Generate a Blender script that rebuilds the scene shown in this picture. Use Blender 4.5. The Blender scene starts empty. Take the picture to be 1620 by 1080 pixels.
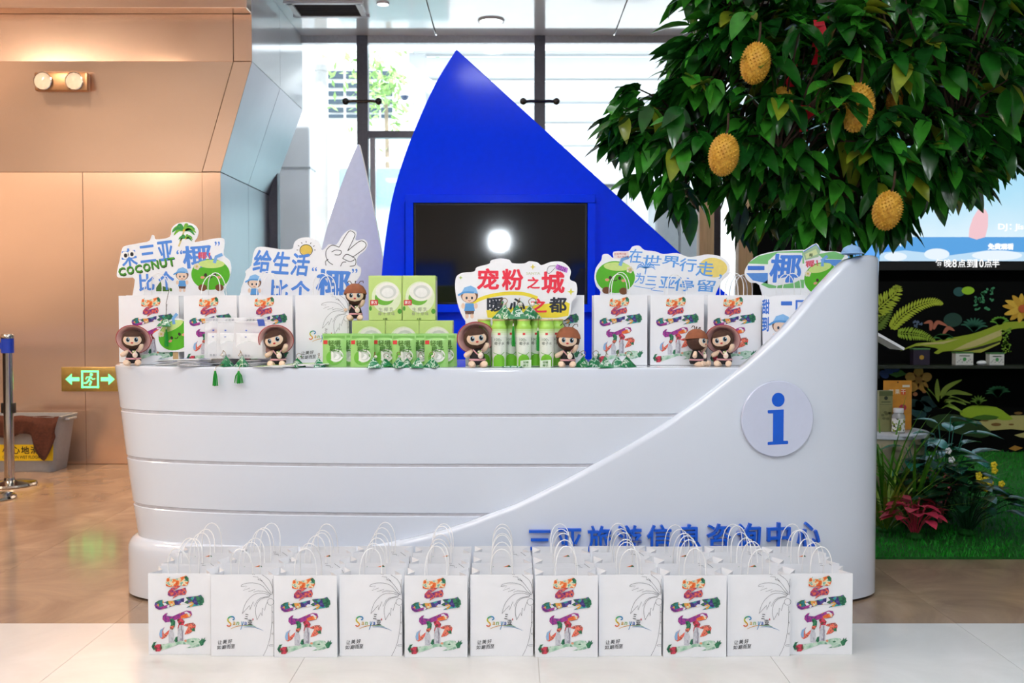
import bpy, bmesh, math, random
from mathutils import Vector, Matrix
from mathutils.geometry import tessellate_polygon

# ------------------------------------------------------------------ camera, world, light, exposure
SC = bpy.context.scene
COL = SC.collection
F = 1580.0                                   # focal length in pixels of the 1620 x 1080 frame
CAM = Vector((0.0, -4.78, 1.34))
PITCH = math.atan(50.0 / F)
cd = bpy.data.cameras.new('camera')
cd.sensor_width = 36.0
cd.lens = F / 1620.0 * 36.0
cd.clip_end = 300
cd.dof.use_dof = True
cd.dof.focus_distance = 4.35
cd.dof.aperture_fstop = 4.5
cam = bpy.data.objects.new('camera', cd)
COL.objects.link(cam)
cam.location = CAM
cam.rotation_euler = (math.pi / 2 - PITCH, 0, 0)
SC.camera = cam

SC.view_settings.view_transform = 'Standard'
SC.view_settings.look = 'None'
SC.view_settings.gamma = 1.0
SC.view_settings.use_curve_mapping = False
SC.view_settings.exposure = 0.35

W = bpy.data.worlds.new('world')
SC.world = W
W.use_nodes = True
bg = W.node_tree.nodes['Background']
bg.inputs['Color'].default_value = (0.86, 0.94, 1.0, 1)
bg.inputs['Strength'].default_value = 3.0

def add_light(name, kind, loc, rot, energy, color=(1, 1, 1), size=1.0, size_y=None, angle=None, spot=None):
    ld = bpy.data.lights.new(name, kind)
    ld.energy = energy
    ld.color = color
    if kind == 'AREA':
        ld.size = size
        if size_y:
            ld.shape = 'RECTANGLE'
            ld.size_y = size_y
    if kind == 'SUN':
        ld.angle = angle
    if kind == 'SPOT':
        ld.spot_size = spot
        ld.spot_blend = 0.6
        ld.shadow_soft_size = size
    lo = bpy.data.objects.new(name, ld)
    COL.objects.link(lo)
    lo.location = loc
    lo.rotation_euler = rot
    return lo

# daylight on the forecourt behind the glass
add_light('sun', 'SUN', (0, -5, 20), (math.radians(38), 0, math.radians(12)), 5.0, (1.0, 0.97, 0.92), angle=0.03)

# luminaires of the hall ceiling: (x, y, sx, sy, watts, colour); their frames are built with the ceiling
CEIL_Z = 4.16
LUMINAIRES = [(-2.1, -2.6, 1.2, 0.6, 17, (0.97, 0.95, 0.96), 'front left'), (0.0, -2.6, 1.2, 0.6, 19, (0.84, 0.92, 1.0), 'front middle'), (2.1, -2.6, 1.2, 0.6, 18, (0.78, 0.89, 1.0), 'front right'),
              (-2.1, -5.6, 1.2, 0.6, 17, (0.97, 0.95, 0.96), 'rear left'), (0.0, -5.6, 1.2, 0.6, 19, (0.84, 0.92, 1.0), 'rear middle'), (2.1, -5.6, 1.2, 0.6, 18, (0.78, 0.89, 1.0), 'rear right'),
              (-1.0, 1.2, 0.6, 0.6, 16, (0.97, 0.98, 1.0), 'square one behind the counter'),
              (-5.4, -0.4, 1.2, 0.6, 70, (1.0, 0.72, 0.50), 'warm one added nearest the steel wall'), (-5.4, -4.2, 1.2, 0.6, 70, (1.0, 0.72, 0.50), 'warm one added farther from the steel wall')]  # warm pair added to put reflections on the steel wall
for lx, ly, sx, sy, wt, lc, _n in LUMINAIRES:
    add_light('luminaire_light', 'AREA', (lx, ly, CEIL_Z - 0.035), (0, 0, 0), wt, lc, sx, sy)
# warm wall washers over the steel wall on the left
WARM_LAMPS = [(-5.2, 2.3, 3.95), (-4.2, 2.3, 3.95), (-3.2, 2.3, 3.95)]
for p in WARM_LAMPS:
    add_light('warm_lamp_light', 'SPOT', p, (math.radians(22), 0, 0), 170, (1.0, 0.70, 0.46), 0.06, spot=math.radians(100))

# unseen spots added to brighten the jungle mural
ADDED_SPOTS = [(2.9, 2.2, 3.95), (4.6, 2.2, 3.95)]
for p in ADDED_SPOTS:
    add_light('added_mural_spot_light', 'SPOT', p, (math.radians(38), 0, 0), 95, (0.98, 1.0, 0.92), 0.05, spot=math.radians(85))
# floodlight high on the rear wall of the hall, seen mirrored in the television
add_light('floodlight_light', 'AREA', (-0.2, -9.45, 2.42), (math.radians(90), 0, 0), 22, (0.85, 0.93, 1.0), 0.2, 0.2)

# ------------------------------------------------------------------ geometry helpers
def at(px, py, D):
    """world point on the ray of a photo pixel at horizontal distance D in front of the lens"""
    r = (px - 810.0) / F
    u = (540.0 - py) / F
    cp, sp = math.cos(PITCH), math.sin(PITCH)
    v = Vector((r, cp + u * sp, -sp + u * cp))
    return CAM + v * (D / v.y)

def gx(px, D):
    return at(px, 490, D).x

def gz(py, D):
    return at(810, py, D).z

YC = -CAM.y          # distance D = y + YC

def link(o, parent=None):
    COL.objects.link(o)
    if parent:
        o.parent = parent
    return o

def tag(o, label=None, cat=None, group=None, kind=None):
    if label: o['label'] = label
    if cat: o['category'] = cat
    if group: o['group'] = group
    if kind: o['kind'] = kind
    return o

def thing(name, loc=(0, 0, 0), label=None, cat=None, group=None, rotz=0.0, kind=None, parent=None):
    o = bpy.data.objects.new(name, None)
    link(o, parent)
    o.location = loc
    o.rotation_euler = (0, 0, rotz)
    return tag(o, label, cat, group, kind)

def inst(name, mesh, parent=None, loc=(0, 0, 0), rot=(0, 0, 0), scale=(1, 1, 1)):
    o = bpy.data.objects.new(name, mesh)
    link(o, parent)
    o.location = loc
    o.rotation_euler = rot
    o.scale = scale
    return o

class MB:
    """collects geometry and links it as one mesh object"""
    def __init__(self):
        self.v = []; self.f = []; self.m = []; self.mats = []
    def mi(self, mat):
        if mat not in self.mats:
            self.mats.append(mat)
        return self.mats.index(mat)
    def add(self, vs, fs, mat):
        k = len(self.v); i = self.mi(mat)
        self.v += [tuple(p) for p in vs]
        for f in fs:
            self.f.append(tuple(k + j for j in f)); self.m.append(i)
        return self
    def box(self, x0, x1, y0, y1, z0, z1, mat):
        vs = [(x, y, z) for z in (z0, z1) for y in (y0, y1) for x in (x0, x1)]
        return self.add(vs, [(0, 2, 3, 1), (4, 5, 7, 6), (0, 1, 5, 4), (2, 6, 7, 3), (0, 4, 6, 2), (1, 3, 7, 5)], mat)
    def tube(self, path, r, mat, seg=8, caps=True, closed=False):
        path = [Vector(p) for p in path]
        n = len(path)
        rs = r if isinstance(r, (list, tuple)) else [r] * n
        vs, fs = [], []
        prev = None
        for i, p in enumerate(path):
            if closed:
                t = path[(i + 1) % n] - path[i - 1]
            else:
                t = path[min(i + 1, n - 1)] - path[max(i - 1, 0)]
            t = t.normalized() if t.length > 1e-9 else Vector((0, 0, 1))
            if prev is None:
                a = Vector((0, 0, 1)) if abs(t.z) < 0.9 else Vector((1, 0, 0))
                u = t.cross(a).normalized()
            else:
                u = (prev - t * prev.dot(t))
                u = u.normalized() if u.length > 1e-6 else t.orthogonal().normalized()
            prev = u
            w = t.cross(u)
            for k in range(seg):
                an = 2 * math.pi * k / seg
                vs.append(p + (u * math.cos(an) + w * math.sin(an)) * rs[i])
        m = n if closed else n - 1
        for i in range(m):
            for k in range(seg):
                a, b = i * seg + k, i * seg + (k + 1) % seg
                c, d = ((i + 1) % n) * seg + (k + 1) % seg, ((i + 1) % n) * seg + k
                fs.append((a, b, c, d))
        if caps and not closed:
            fs.append(tuple(reversed(range(seg))))
            fs.append(tuple((n - 1) * seg + k for k in range(seg)))
        return self.add(vs, fs, mat)
    def lathe(self, prof, mat, seg=24, c=(0, 0, 0), a0=0.0, a1=2 * math.pi):
        full = abs(a1 - a0 - 2 * math.pi) < 1e-6
        m = seg if full else seg + 1
        vs, fs = [], []
        for (r, z) in prof:
            for k in range(m):
                an = a0 + (a1 - a0) * k / seg
                vs.append((c[0] + r * math.cos(an), c[1] + r * math.sin(an), c[2] + z))
        for i in range(len(prof) - 1):
            for k in range(seg):
                k2 = (k + 1) % m
                fs.append((i * m + k, i * m + k2, (i + 1) * m + k2, (i + 1) * m + k))
        return self.add(vs, fs, mat)
    def ball(self, c, r, mat, seg=16, rings=10, rot=None, fn=None):
        if not isinstance(r, (list, tuple)):
            r = (r, r, r)
        vs, fs = [], []
        R = rot if rot else Matrix.Identity(3)
        for i in range(rings + 1):
            th = math.pi * i / rings
            for k in range(seg):
                ph = 2 * math.pi * k / seg
                d = Vector((math.sin(th) * math.cos(ph), math.sin(th) * math.sin(ph), math.cos(th)))
                s = fn(d) if fn else 1.0
                p = R @ Vector((d.x * r[0] * s, d.y * r[1] * s, d.z * r[2] * s))
                vs.append((c[0] + p.x, c[1] + p.y, c[2] + p.z))
        for i in range(rings):
            for k in range(seg):
                k2 = (k + 1) % seg
                fs.append((i * seg + k, (i + 1) * seg + k, (i + 1) * seg + k2, i * seg + k2))
        return self.add(vs, fs, mat)
    def prism(self, pts, y0, y1, mat, side=None):
        """2-D outline in (x, z) given depth along y; y0 is the front"""
        n = len(pts)
        tris = tessellate_polygon([[Vector((p[0], p[1], 0)) for p in pts]])
        area = sum(pts[i][0] * pts[(i + 1) % n][1] - pts[(i + 1) % n][0] * pts[i][1] for i in range(n))
        vs = [(p[0], y0, p[1]) for p in pts] + [(p[0], y1, p[1]) for p in pts]
        fr, bk = [], []
        for t in tris:
            a, b, c = [Vector(pts[j]) for j in t]
            ccw = (b - a).x * (c - a).y - (b - a).y * (c - a).x > 0
            t = tuple(t) if ccw else tuple(reversed(t))
            fr.append(t)
            bk.append(tuple(n + j for j in reversed(t)))
        sd = []
        for i in range(n):
            j = (i + 1) % n
            q = (j, i, n + i, n + j)
            sd.append(q if area > 0 else tuple(reversed(q)))
        self.add(vs, fr + bk, mat)
        k = len(self.v)
        self.add(vs, sd, side or mat)
        return self
    def grid(self, rows, mat, closed=False):
        """rows: list of equally long lists of points"""
        n = len(rows[0])
        vs = [p for r in rows for p in r]
        fs = []
        for i in range(len(rows) - 1):
            for k in range(n if closed else n - 1):
                k2 = (k + 1) % n
                fs.append((i * n + k, i * n + k2, (i + 1) * n + k2, (i + 1) * n + k))
        return self.add(vs, fs, mat)
    def mesh(self, name, smooth=True, bevel=0.0, segs=2, weld=False, normals=True, angle=40):
        me = bpy.data.meshes.new(name)
        me.from_pydata(self.v, [], self.f)
        for m in self.mats:
            me.materials.append(m)
        me.polygons.foreach_set('material_index', self.m)
        bm = bmesh.new(); bm.from_mesh(me)
        if weld or bevel:
            bmesh.ops.remove_doubles(bm, verts=bm.verts, dist=1e-5)
        if normals:
            bmesh.ops.recalc_face_normals(bm, faces=bm.faces)
        if bevel:
            es = [e for e in bm.edges if len(e.link_faces) == 2 and e.calc_face_angle(0) > 0.5]
            bmesh.ops.bevel(bm, geom=es, offset=bevel, offset_type='OFFSET', segments=segs, profile=0.5, affect='EDGES', clamp_overlap=True)
        if smooth:
            for f in bm.faces: f.smooth = True
            lim = math.radians(angle)
            for e in bm.edges:
                if len(e.link_faces) == 2 and e.calc_face_angle(0) > lim:
                    e.smooth = False
        bm.to_mesh(me); bm.free()
        return me
    def build(self, name, parent=None, loc=(0, 0, 0), rot=(0, 0, 0), **kw):
        return inst(name, self.mesh(name, **kw), parent, loc, rot)

def catmull(pts, k=4, closed=True):
    n = len(pts)
    out = []
    for i in range(n if closed else n - 1):
        g = (lambda j: pts[j % n]) if closed else (lambda j: pts[max(0, min(n - 1, j))])
        p0, p1, p2, p3 = g(i - 1), g(i), g(i + 1), g(i + 2)
        for s in range(k):
            t = s / k
            out.append(tuple(0.5 * (2 * p1[d] + (p2[d] - p0[d]) * t + (2 * p0[d] - 5 * p1[d] + 4 * p2[d] - p3[d]) * t * t
                                    + (3 * p1[d] - p0[d] - 3 * p2[d] + p3[d]) * t ** 3) for d in range(len(p1))))
    if not closed:
        out.append(tuple(pts[-1]))
    return out

# ------------------------------------------------------------------ materials
MATS = {}
def srgb(*c):
    if len(c) == 1:
        h = c[0].lstrip('#'); c = [int(h[i:i + 2], 16) for i in (0, 2, 4)]
    return tuple(((x / 255) / 12.92 if x / 255 <= 0.04045 else ((x / 255 + 0.055) / 1.055) ** 2.4) for x in c) + (1.0,)

def mat(name, col, rough=0.5, metal=0.0, var=0.06, scale=30.0, bump=0.0, bscale=200.0, coat=0.0, emit=0.0, ecol=None, sss=0.0, trans=0.0, spec=0.5, col2=None, stretch=None, alpha=1.0):
    if name in MATS:
        return MATS[name]
    m = bpy.data.materials.new(name)
    m.use_nodes = True
    nt = m.node_tree; N = nt.nodes; L = nt.links
    b = N['Principled BSDF']
    if isinstance(col, str): col = srgb(col)
    if len(col) == 3: col = tuple(col) + (1,)
    tc = N.new('ShaderNodeTexCoord')
    src = tc.outputs['Object']
    if stretch:
        mp = N.new('ShaderNodeMapping'); mp.inputs['Scale'].default_value = stretch
        L.new(src, mp.inputs['Vector']); src = mp.outputs['Vector']
    nz = N.new('ShaderNodeTexNoise')
    nz.inputs['Scale'].default_value = scale; nz.inputs['Detail'].default_value = 4
    L.new(src, nz.inputs['Vector'])
    rp = N.new('ShaderNodeValToRGB')
    if col2 is None:
        c2 = tuple(min(1, x * (1 + var)) for x in col[:3]) + (1,)
        c1 = tuple(x * (1 - var) for x in col[:3]) + (1,)
    else:
        c1 = col
        c2 = srgb(col2) if isinstance(col2, str) else tuple(col2[:3]) + (1,)
    rp.color_ramp.elements[0].position = 0.35; rp.color_ramp.elements[1].position = 0.65
    rp.color_ramp.elements[0].color = c1; rp.color_ramp.elements[1].color = c2
    L.new(nz.outputs['Fac'], rp.inputs['Fac'])
    L.new(rp.outputs['Color'], b.inputs['Base Color'])
    b.inputs['Roughness'].default_value = rough
    b.inputs['Metallic'].default_value = metal
    b.inputs['Specular IOR Level'].default_value = spec
    b.inputs['Coat Weight'].default_value = coat
    b.inputs['Coat Roughness'].default_value = 0.05
    if alpha < 1: b.inputs['Alpha'].default_value = alpha
    if trans: b.inputs['Transmission Weight'].default_value = trans
    if sss:
        b.inputs['Subsurface Weight'].default_value = sss
        b.inputs['Subsurface Radius'].default_value = (0.02, 0.02, 0.02)
    if emit:
        b.inputs['Emission Color'].default_value = tuple(ecol) + (1,) if ecol else col
        b.inputs['Emission Strength'].default_value = emit
    if bump:
        n2 = N.new('ShaderNodeTexNoise'); n2.inputs['Scale'].default_value = bscale; n2.inputs['Detail'].default_value = 3
        L.new(src, n2.inputs['Vector'])
        bp = N.new('ShaderNodeBump'); bp.inputs['Strength'].default_value = bump; bp.inputs['Distance'].default_value = 0.01
        L.new(n2.outputs['Fac'], bp.inputs['Height']); L.new(bp.outputs['Normal'], b.inputs['Normal'])
    MATS[name] = m
    return m

def patch_mat(name, cols, scale=40.0, rough=0.5, seed=0.0, stretch=(1, 1, 1), detail=2.0, kind='noise'):
    """printed patches of several inks"""
    if name in MATS:
        return MATS[name]
    m = bpy.data.materials.new(name); m.use_nodes = True
    nt = m.node_tree; N = nt.nodes; L = nt.links
    b = N['Principled BSDF']; b.inputs['Roughness'].default_value = rough
    tc = N.new('ShaderNodeTexCoord'); mp = N.new('ShaderNodeMapping')
    mp.inputs['Location'].default_value = (seed, seed * 0.37, seed * 0.71); mp.inputs['Scale'].default_value = stretch
    L.new(tc.outputs['Object'], mp.inputs['Vector'])
    if kind == 'voronoi':
        t = N.new('ShaderNodeTexVoronoi'); t.inputs['Scale'].default_value = scale
        L.new(mp.outputs['Vector'], t.inputs['Vector'])
        sp = N.new('ShaderNodeSeparateColor'); L.new(t.outputs['Color'], sp.inputs['Color']); fac = sp.outputs['Red']
    else:
        t = N.new('ShaderNodeTexNoise'); t.inputs['Scale'].default_value = scale; t.inputs['Detail'].default_value = detail
        L.new(mp.outputs['Vector'], t.inputs['Vector'])
        mr = N.new('ShaderNodeMapRange'); mr.inputs['From Min'].default_value = 0.3; mr.inputs['From Max'].default_value = 0.7
        L.new(t.outputs['Fac'], mr.inputs['Value']); fac = mr.outputs['Result']
    rp = N.new('ShaderNodeValToRGB'); rp.color_ramp.interpolation = 'CONSTANT' if kind == 'voronoi' else 'EASE'
    els = rp.color_ramp.elements
    n = len(cols)
    els[0].position = 0.0; els[0].color = srgb(cols[0])
    els[1].position = 1.0 / n if kind == 'voronoi' else 1.0 / (n - 1); els[1].color = srgb(cols[1])
    for i in range(2, n):
        e = els.new(i / n if kind == 'voronoi' else i / (n - 1)); e.color = srgb(cols[i])
    L.new(fac, rp.inputs['Fac']); L.new(rp.outputs['Color'], b.inputs['Base Color'])
    MATS[name] = m
    return m

def ink(hexcol):
    return mat('ink_' + hexcol.lstrip('#'), hexcol, rough=0.5, var=0.03, scale=60)

# ------------------------------------------------------------------ lettering and flat print
TEXT_CACHE = {}
def text_mesh(s, bold=0.0, extrude=0.0, res=2):
    key = (s, bold, extrude, res)
    if key in TEXT_CACHE:
        return TEXT_CACHE[key]
    cu = bpy.data.curves.new('lettering', 'FONT')
    cu.body = s; cu.size = 1.0; cu.offset = bold; cu.extrude = extrude; cu.resolution_u = res; cu.fill_mode = 'FRONT' if not extrude else 'BOTH'
    ob = bpy.data.objects.new('lettering_source', cu)
    COL.objects.link(ob)
    dg = bpy.context.evaluated_depsgraph_get()
    ev = ob.evaluated_get(dg)
    me = ev.to_mesh()
    vs = [tuple(v.co) for v in me.vertices]; fs = [tuple(p.vertices) for p in me.polygons]
    ev.to_mesh_clear()
    bpy.data.objects.remove(ob); bpy.data.curves.remove(cu)
    TEXT_CACHE[key] = (vs, fs)
    return vs, fs

class Art:
    """flat print drawn in pixel-like units, laid on a real surface at its real size"""
    def __init__(self, scale, ox, oy, lay=0.0004):
        self.s = scale; self.ox = ox; self.oy = oy; self.lay = lay
        self.mb = MB()
    def q(self, p):
        return ((p[0] - self.ox) / self.s, (self.oy - p[1]) / self.s)
    def put(self, vs, fs, m, layer):
        out = []
        vv = [(self.q(p)[0], -self.lay * layer, self.q(p)[1]) for p in vs]
        for f in fs:
            a, b, c = vv[f[0]], vv[f[1]], vv[f[2]]
            cr = (b[0] - a[0]) * (c[2] - a[2]) - (b[2] - a[2]) * (c[0] - a[0])
            out.append(tuple(f) if cr > 0 else tuple(reversed(f)))
        self.mb.add(vv, out, m)
    def poly(self, pts, m, layer=1, smooth=0):
        if smooth: pts = catmull(pts, smooth)
        tr = tessellate_polygon([[Vector((p[0], p[1], 0)) for p in pts]])
        self.put(pts, [tuple(t) for t in tr], m, layer)
    def oval(self, cx, cy, rx, ry, m, layer=1, n=20, rot=0.0):
        c, s = math.cos(rot), math.sin(rot)
        pts = []
        for k in range(n):
            x, y = rx * math.cos(2 * math.pi * k / n), ry * math.sin(2 * math.pi * k / n)
            pts.append((cx + x * c - y * s, cy + x * s + y * c))
        self.put(pts, [tuple(range(n))], m, layer)
    def line(self, pts, w, m, layer=1, closed=False, smooth=0, taper=False):
        if smooth: pts = catmull(pts, smooth, closed)
        n = len(pts)
        vs, fs = [], []
        for i in range(n):
            a = pts[(i - 1) % n] if closed else pts[max(0, i - 1)]
            b = pts[(i + 1) % n] if closed else pts[min(n - 1, i + 1)]
            dx, dy = b[0] - a[0], b[1] - a[1]
            l = math.hypot(dx, dy) or 1
            ww = w
            if taper:
                t = i / (n - 1); ww = w * (0.15 + 0.85 * math.sin(math.pi * min(1, 0.12 + t * 0.88)))
            nx, ny = -dy / l * ww / 2, dx / l * ww / 2
            vs += [(pts[i][0] + nx, pts[i][1] + ny), (pts[i][0] - nx, pts[i][1] - ny)]
        for i in range(n if closed else n - 1):
            j = (i + 1) % n
            fs.append((2 * i, 2 * i + 1, 2 * j + 1, 2 * j))
        self.put(vs, fs, m, layer)
    def text(self, s, x0, y0, x1, y1, m, layer=2, bold=0.0, rot=0.0, shear=0.0, res=2, _stamp=False):
        """lettering fitted into the box x0..x1, y0 (top)..y1 (bottom), then turned about the box centre"""
        vs, fs = text_mesh(s, 0.004 if (bold > 0.012 or _stamp) else bold, 0.0, res)
        if not vs: return
        extra = bold - 0.01
        if extra > 0.002 and not _stamp:              # heavier strokes: the same print laid down again, shifted
            w_, h_ = (x1 - x0) * extra * 0.9, (y1 - y0) * extra * 0.9
            for k_, (dx, dy) in enumerate(((-1, 0), (1, 0), (0, -1), (0, 1), (-.7, -.7), (.7, -.7), (-.7, .7), (.7, .7))):
                self.text(s, x0 + w_ + dx * w_, y0 + h_ + dy * h_, x1 - w_ + dx * w_, y1 - h_ + dy * h_, m, layer + 0.06 * k_, 0.0, rot, shear, res, True)
            return
        ax, bx = min(v[0] for v in vs), max(v[0] for v in vs)
        ay, by = min(v[1] for v in vs), max(v[1] for v in vs)
        cx, cy = (x0 + x1) / 2, (y0 + y1) / 2
        c, sn = math.cos(rot), math.sin(rot)
        out = []
        for v in vs:
            x = (v[0] - ax) / (bx - ax or 1) * (x1 - x0) - (x1 - x0) / 2
            y = (by - v[1]) / (by - ay or 1) * (y1 - y0) - (y1 - y0) / 2
            x -= shear * y
            out.append((cx + x * c - y * sn, cy + x * sn + y * c))
        self.put(out, fs, m, layer)
    def chars(self, s, pts, w, h, m, layer=2, bold=0.0, rot=0.0, shear=0.0):
        for ch, (cx, cy) in zip(s, pts):
            self.text(ch, cx - w / 2, cy - h / 2, cx + w / 2, cy + h / 2, m, layer, bold, rot, shear)
    def mesh(self, name, warp=None):
        if warp:
            self.mb.v = [warp(v) for v in self.mb.v]
        return self.mb.mesh(name, smooth=False, normals=False)
    def build(self, name, parent=None, loc=(0, 0, 0), rot=(0, 0, 0), warp=None):
        return inst(name, self.mesh(name, warp), parent, loc, rot)
# ------------------------------------------------------------------ the setting
R = random.Random(7)
def struct(o, label=None):
    o['kind'] = 'structure'
    if label: o['label'] = label
    return o

def marble(name, c0, c1, c2, rough, tile, gap):
    m = bpy.data.materials.new(name); m.use_nodes = True
    nt = m.node_tree; N = nt.nodes; L = nt.links; b = N['Principled BSDF']
    tc = N.new('ShaderNodeTexCoord')
    n1 = N.new('ShaderNodeTexNoise'); n1.inputs['Scale'].default_value = 1.6; n1.inputs['Detail'].default_value = 9; n1.inputs['Roughness'].default_value = 0.62; n1.inputs['Distortion'].default_value = 1.2
    L.new(tc.outputs['Object'], n1.inputs['Vector'])
    rp = N.new('ShaderNodeValToRGB'); e = rp.color_ramp.elements
    e[0].position = 0.32; e[0].color = srgb(c0); e[1].position = 0.68; e[1].color = srgb(c2)
    x = e.new(0.5); x.color = srgb(c1)
    L.new(n1.outputs['Fac'], rp.inputs['Fac'])
    L.new(rp.outputs['Color'], b.inputs['Base Color'])
    b.inputs['Roughness'].default_value = rough
    MATS[name] = m
    return m

M_brown = marble('brown_marble', '#8a7260', '#a08770', '#b59c84', 0.13, 0.8, 0.004)
M_cream = marble('cream_stone', '#cfcecb', '#d6d5d2', '#dddcda', 0.2, 0.8, 0.004)
M_joint = mat('floor_joint', '#b5ada0', 0.6)

def tiled(name, x0, x1, ys, w, m, off=0.0):
    """stone slabs laid side by side, every slab a piece of the floor"""
    root = None
    mb = MB(); mb.box(x0, x1, ys[0], ys[-1], -0.06, -0.004, M_joint)
    root = struct(mb.build(name, smooth=False))
    cache = {}
    for j in range(len(ys) - 1):
        x = x0 + (off if j % 2 else 0)
        k = 0
        while x < x1 - 0.01:
            xe = min(x + w, x1)
            d = ys[j + 1] - ys[j]
            key = (round(xe - x, 3), round(d, 3))
            if key not in cache:
                t = MB(); t.box(0.0008, key[0] - 0.0008, 0.0008, key[1] - 0.0008, -0.012, 0.0, m)
                cache[key] = t.mesh('slab', smooth=False)
            inst('slab', cache[key], root, (x, ys[j], 0))
            x = xe; k += 1
    return root

YB = -0.546                                    # where the brown stone ends and the pale stone begins
tiled('floor', -8.0, 7.5, [YB + 0.9 * i for i in range(0, 8)], 0.9, M_brown, 0.0)
tiled('floor_front', -8.0, 7.5, [YB - 0.9 * 10 + 0.9 * i for i in range(0, 11)], 0.9, M_cream, 0.0)

# ---- ceiling of pale metal panels
M_ceil = mat('ceiling_panel_paint', '#f6f8fb', 0.15, coat=1.0, metal=0.0, var=0.015, scale=3)
M_dark = mat('dark_gap', '#3c3f44', 0.6)
M_white = mat('white_enamel', '#e9ebee', 0.35, var=0.02)
M_lamp = mat('lamp_diffuser', '#ffffff', 0.4, emit=6.0, ecol=(1, 0.98, 0.95))
mb = MB(); mb.box(-8, 7.5, -9.6, 5.62, CEIL_Z + 0.02, CEIL_Z + 0.12, M_dark)
ceil = struct(mb.build('ceiling', smooth=False))
ys = [5.62 - 1.22 * i for i in range(13)]
cmesh = MB(); cmesh.box(0.004, 1.826, 0.004, 1.216, 0, 0.02, M_ceil)
cm = cmesh.mesh('ceiling_panel', bevel=0.003, segs=1)
for j in range(12):
    for i in range(9):
        x = -8.1 + 0.35 + i * 1.83
        inst('ceiling_panel', cm, ceil, (x - 0.35 + (0.0), ys[j + 1], CEIL_Z))
for lx, ly, sx, sy, wt, lc, nm_ in LUMINAIRES:
    o = thing('ceiling_light', (lx, ly, CEIL_Z), 'recessed hall ceiling light, ' + nm_, 'light', 'hall ceiling lights')
    f = MB()
    f.box(-sx / 2 - .05, sx / 2 + .05, -sy / 2 - .05, -sy / 2, -0.02, 0, M_white); f.box(-sx / 2 - .05, sx / 2 + .05, sy / 2, sy / 2 + .05, -0.02, 0, M_white)
    f.box(-sx / 2 - .05, -sx / 2, -sy / 2, sy / 2, -0.02, 0, M_white); f.box(sx / 2, sx / 2 + .05, -sy / 2, sy / 2, -0.02, 0, M_white)
    f.build('frame', o, smooth=False)
    f = MB(); f.box(-sx / 2, sx / 2, -sy / 2, sy / 2, -0.012, 0, M_lamp); f.build('diffuser', o, smooth=False)

def downlight(px, py, r, label):
    D = (CEIL_Z - CAM.z) / ((490 - py) / F)
    p = at(px, py, D)
    o = thing('downlight', (p.x, p.y, CEIL_Z), label, 'downlight', 'round downlights')
    f = MB(); f.lathe([(r, 0), (r, -0.012), (r * 0.86, -0.016), (r * 0.84, -0.004)], M_white, 28); f.build('trim_ring', o)
    f = MB(); f.lathe([(0.0001, -0.006), (r * 0.84, -0.006)], M_lamp, 28); f.build('lens', o)
downlight(777, 37, 0.13, 'round recessed downlight in the ceiling above the blue sail tip')
downlight(606, 10, 0.06, 'small round downlight in the ceiling beside the air vent')

# air vent in the ceiling
D1 = (CEIL_Z - CAM.z) * F / (490 - 29); D0 = (CEIL_Z - CAM.z) * F / (490 - 8)
va, vb = at(473, 29, D1), at(566, 8, D0)
o = thing('air_vent', ((va.x + vb.x) / 2, (va.y + vb.y) / 2, CEIL_Z), 'rectangular air vent with dark slats in the pale ceiling', 'vent')
wx, wy = (vb.x - va.x) / 2, abs(va.y - vb.y) / 2
f = MB()
for s in (-1, 1):
    f.box(-wx - .05, wx + .05, s * wy - .025, s * wy + .025, -0.02, 0.0, M_white)
    f.box(s * wx - .025, s * wx + .025, -wy, wy, -0.02, 0.0, M_white)
f.build('frame', o, smooth=False)
f = MB(); f.box(-wx, wx, -wy, wy, -0.003, 0.0, mat('vent_dark', '#15171a', 0.7)); f.build('backing', o, smooth=False)
for k in range(6):
    f = MB(); f.box(-wx, wx, -0.004, 0.004, -0.014, -0.002, mat('vent_slat', '#3a3d42', 0.5, metal=0.4))
    f.build('slat', o, (0, -wy + (k + 0.5) * 2 * wy / 6, 0), (0.6, 0, 0), smooth=False)

# ---- steel-clad block on the left (lower part upright, upper part flaring out)
def steel(name, col, rough, bump, sc=(1.2, 1.2, 60)):
    m = bpy.data.materials.new(name); m.use_nodes = True
    nt = m.node_tree; N = nt.nodes; L = nt.links; b = N['Principled BSDF']
    tc = N.new('ShaderNodeTexCoord'); mp = N.new('ShaderNodeMapping'); mp.inputs['Scale'].default_value = sc
    L.new(tc.outputs['Object'], mp.inputs['Vector'])
    n1 = N.new('ShaderNodeTexNoise'); n1.inputs['Scale'].default_value = 6; n1.inputs['Detail'].default_value = 5
    L.new(mp.outputs['Vector'], n1.inputs['Vector'])
    n2 = N.new('ShaderNodeTexNoise'); n2.inputs['Scale'].default_value = 0.9; n2.inputs['Detail'].default_value = 0.5
    L.new(tc.outputs['Object'], n2.inputs['Vector'])
    mr = N.new('ShaderNodeMapRange'); mr.inputs['To Min'].default_value = rough * 0.93; mr.inputs['To Max'].default_value = rough * 1.08
    L.new(n1.outputs['Fac'], mr.inputs['Value']); L.new(mr.outputs['Result'], b.inputs['Roughness'])
    bp = N.new('ShaderNodeBump'); bp.inputs['Strength'].default_value = bump; bp.inputs['Distance'].default_value = 0.05
    L.new(n2.outputs['Fac'], bp.inputs['Height']); L.new(bp.outputs['Normal'], b.inputs['Normal'])
    b.inputs['Metallic'].default_value = 1.0; b.inputs['Base Color'].default_value = srgb(col)
    MATS[name] = m
    return m
M_copper = steel('bronze_steel', '#f6dac6', 0.24, 0.6)
M_copper.node_tree.nodes['Principled BSDF'].inputs['Metallic'].default_value = 0.9
M_silver = steel('silver_steel', '#8d8c93', 0.3, 0.03, (1.2, 1.2, 1.2))
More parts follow.
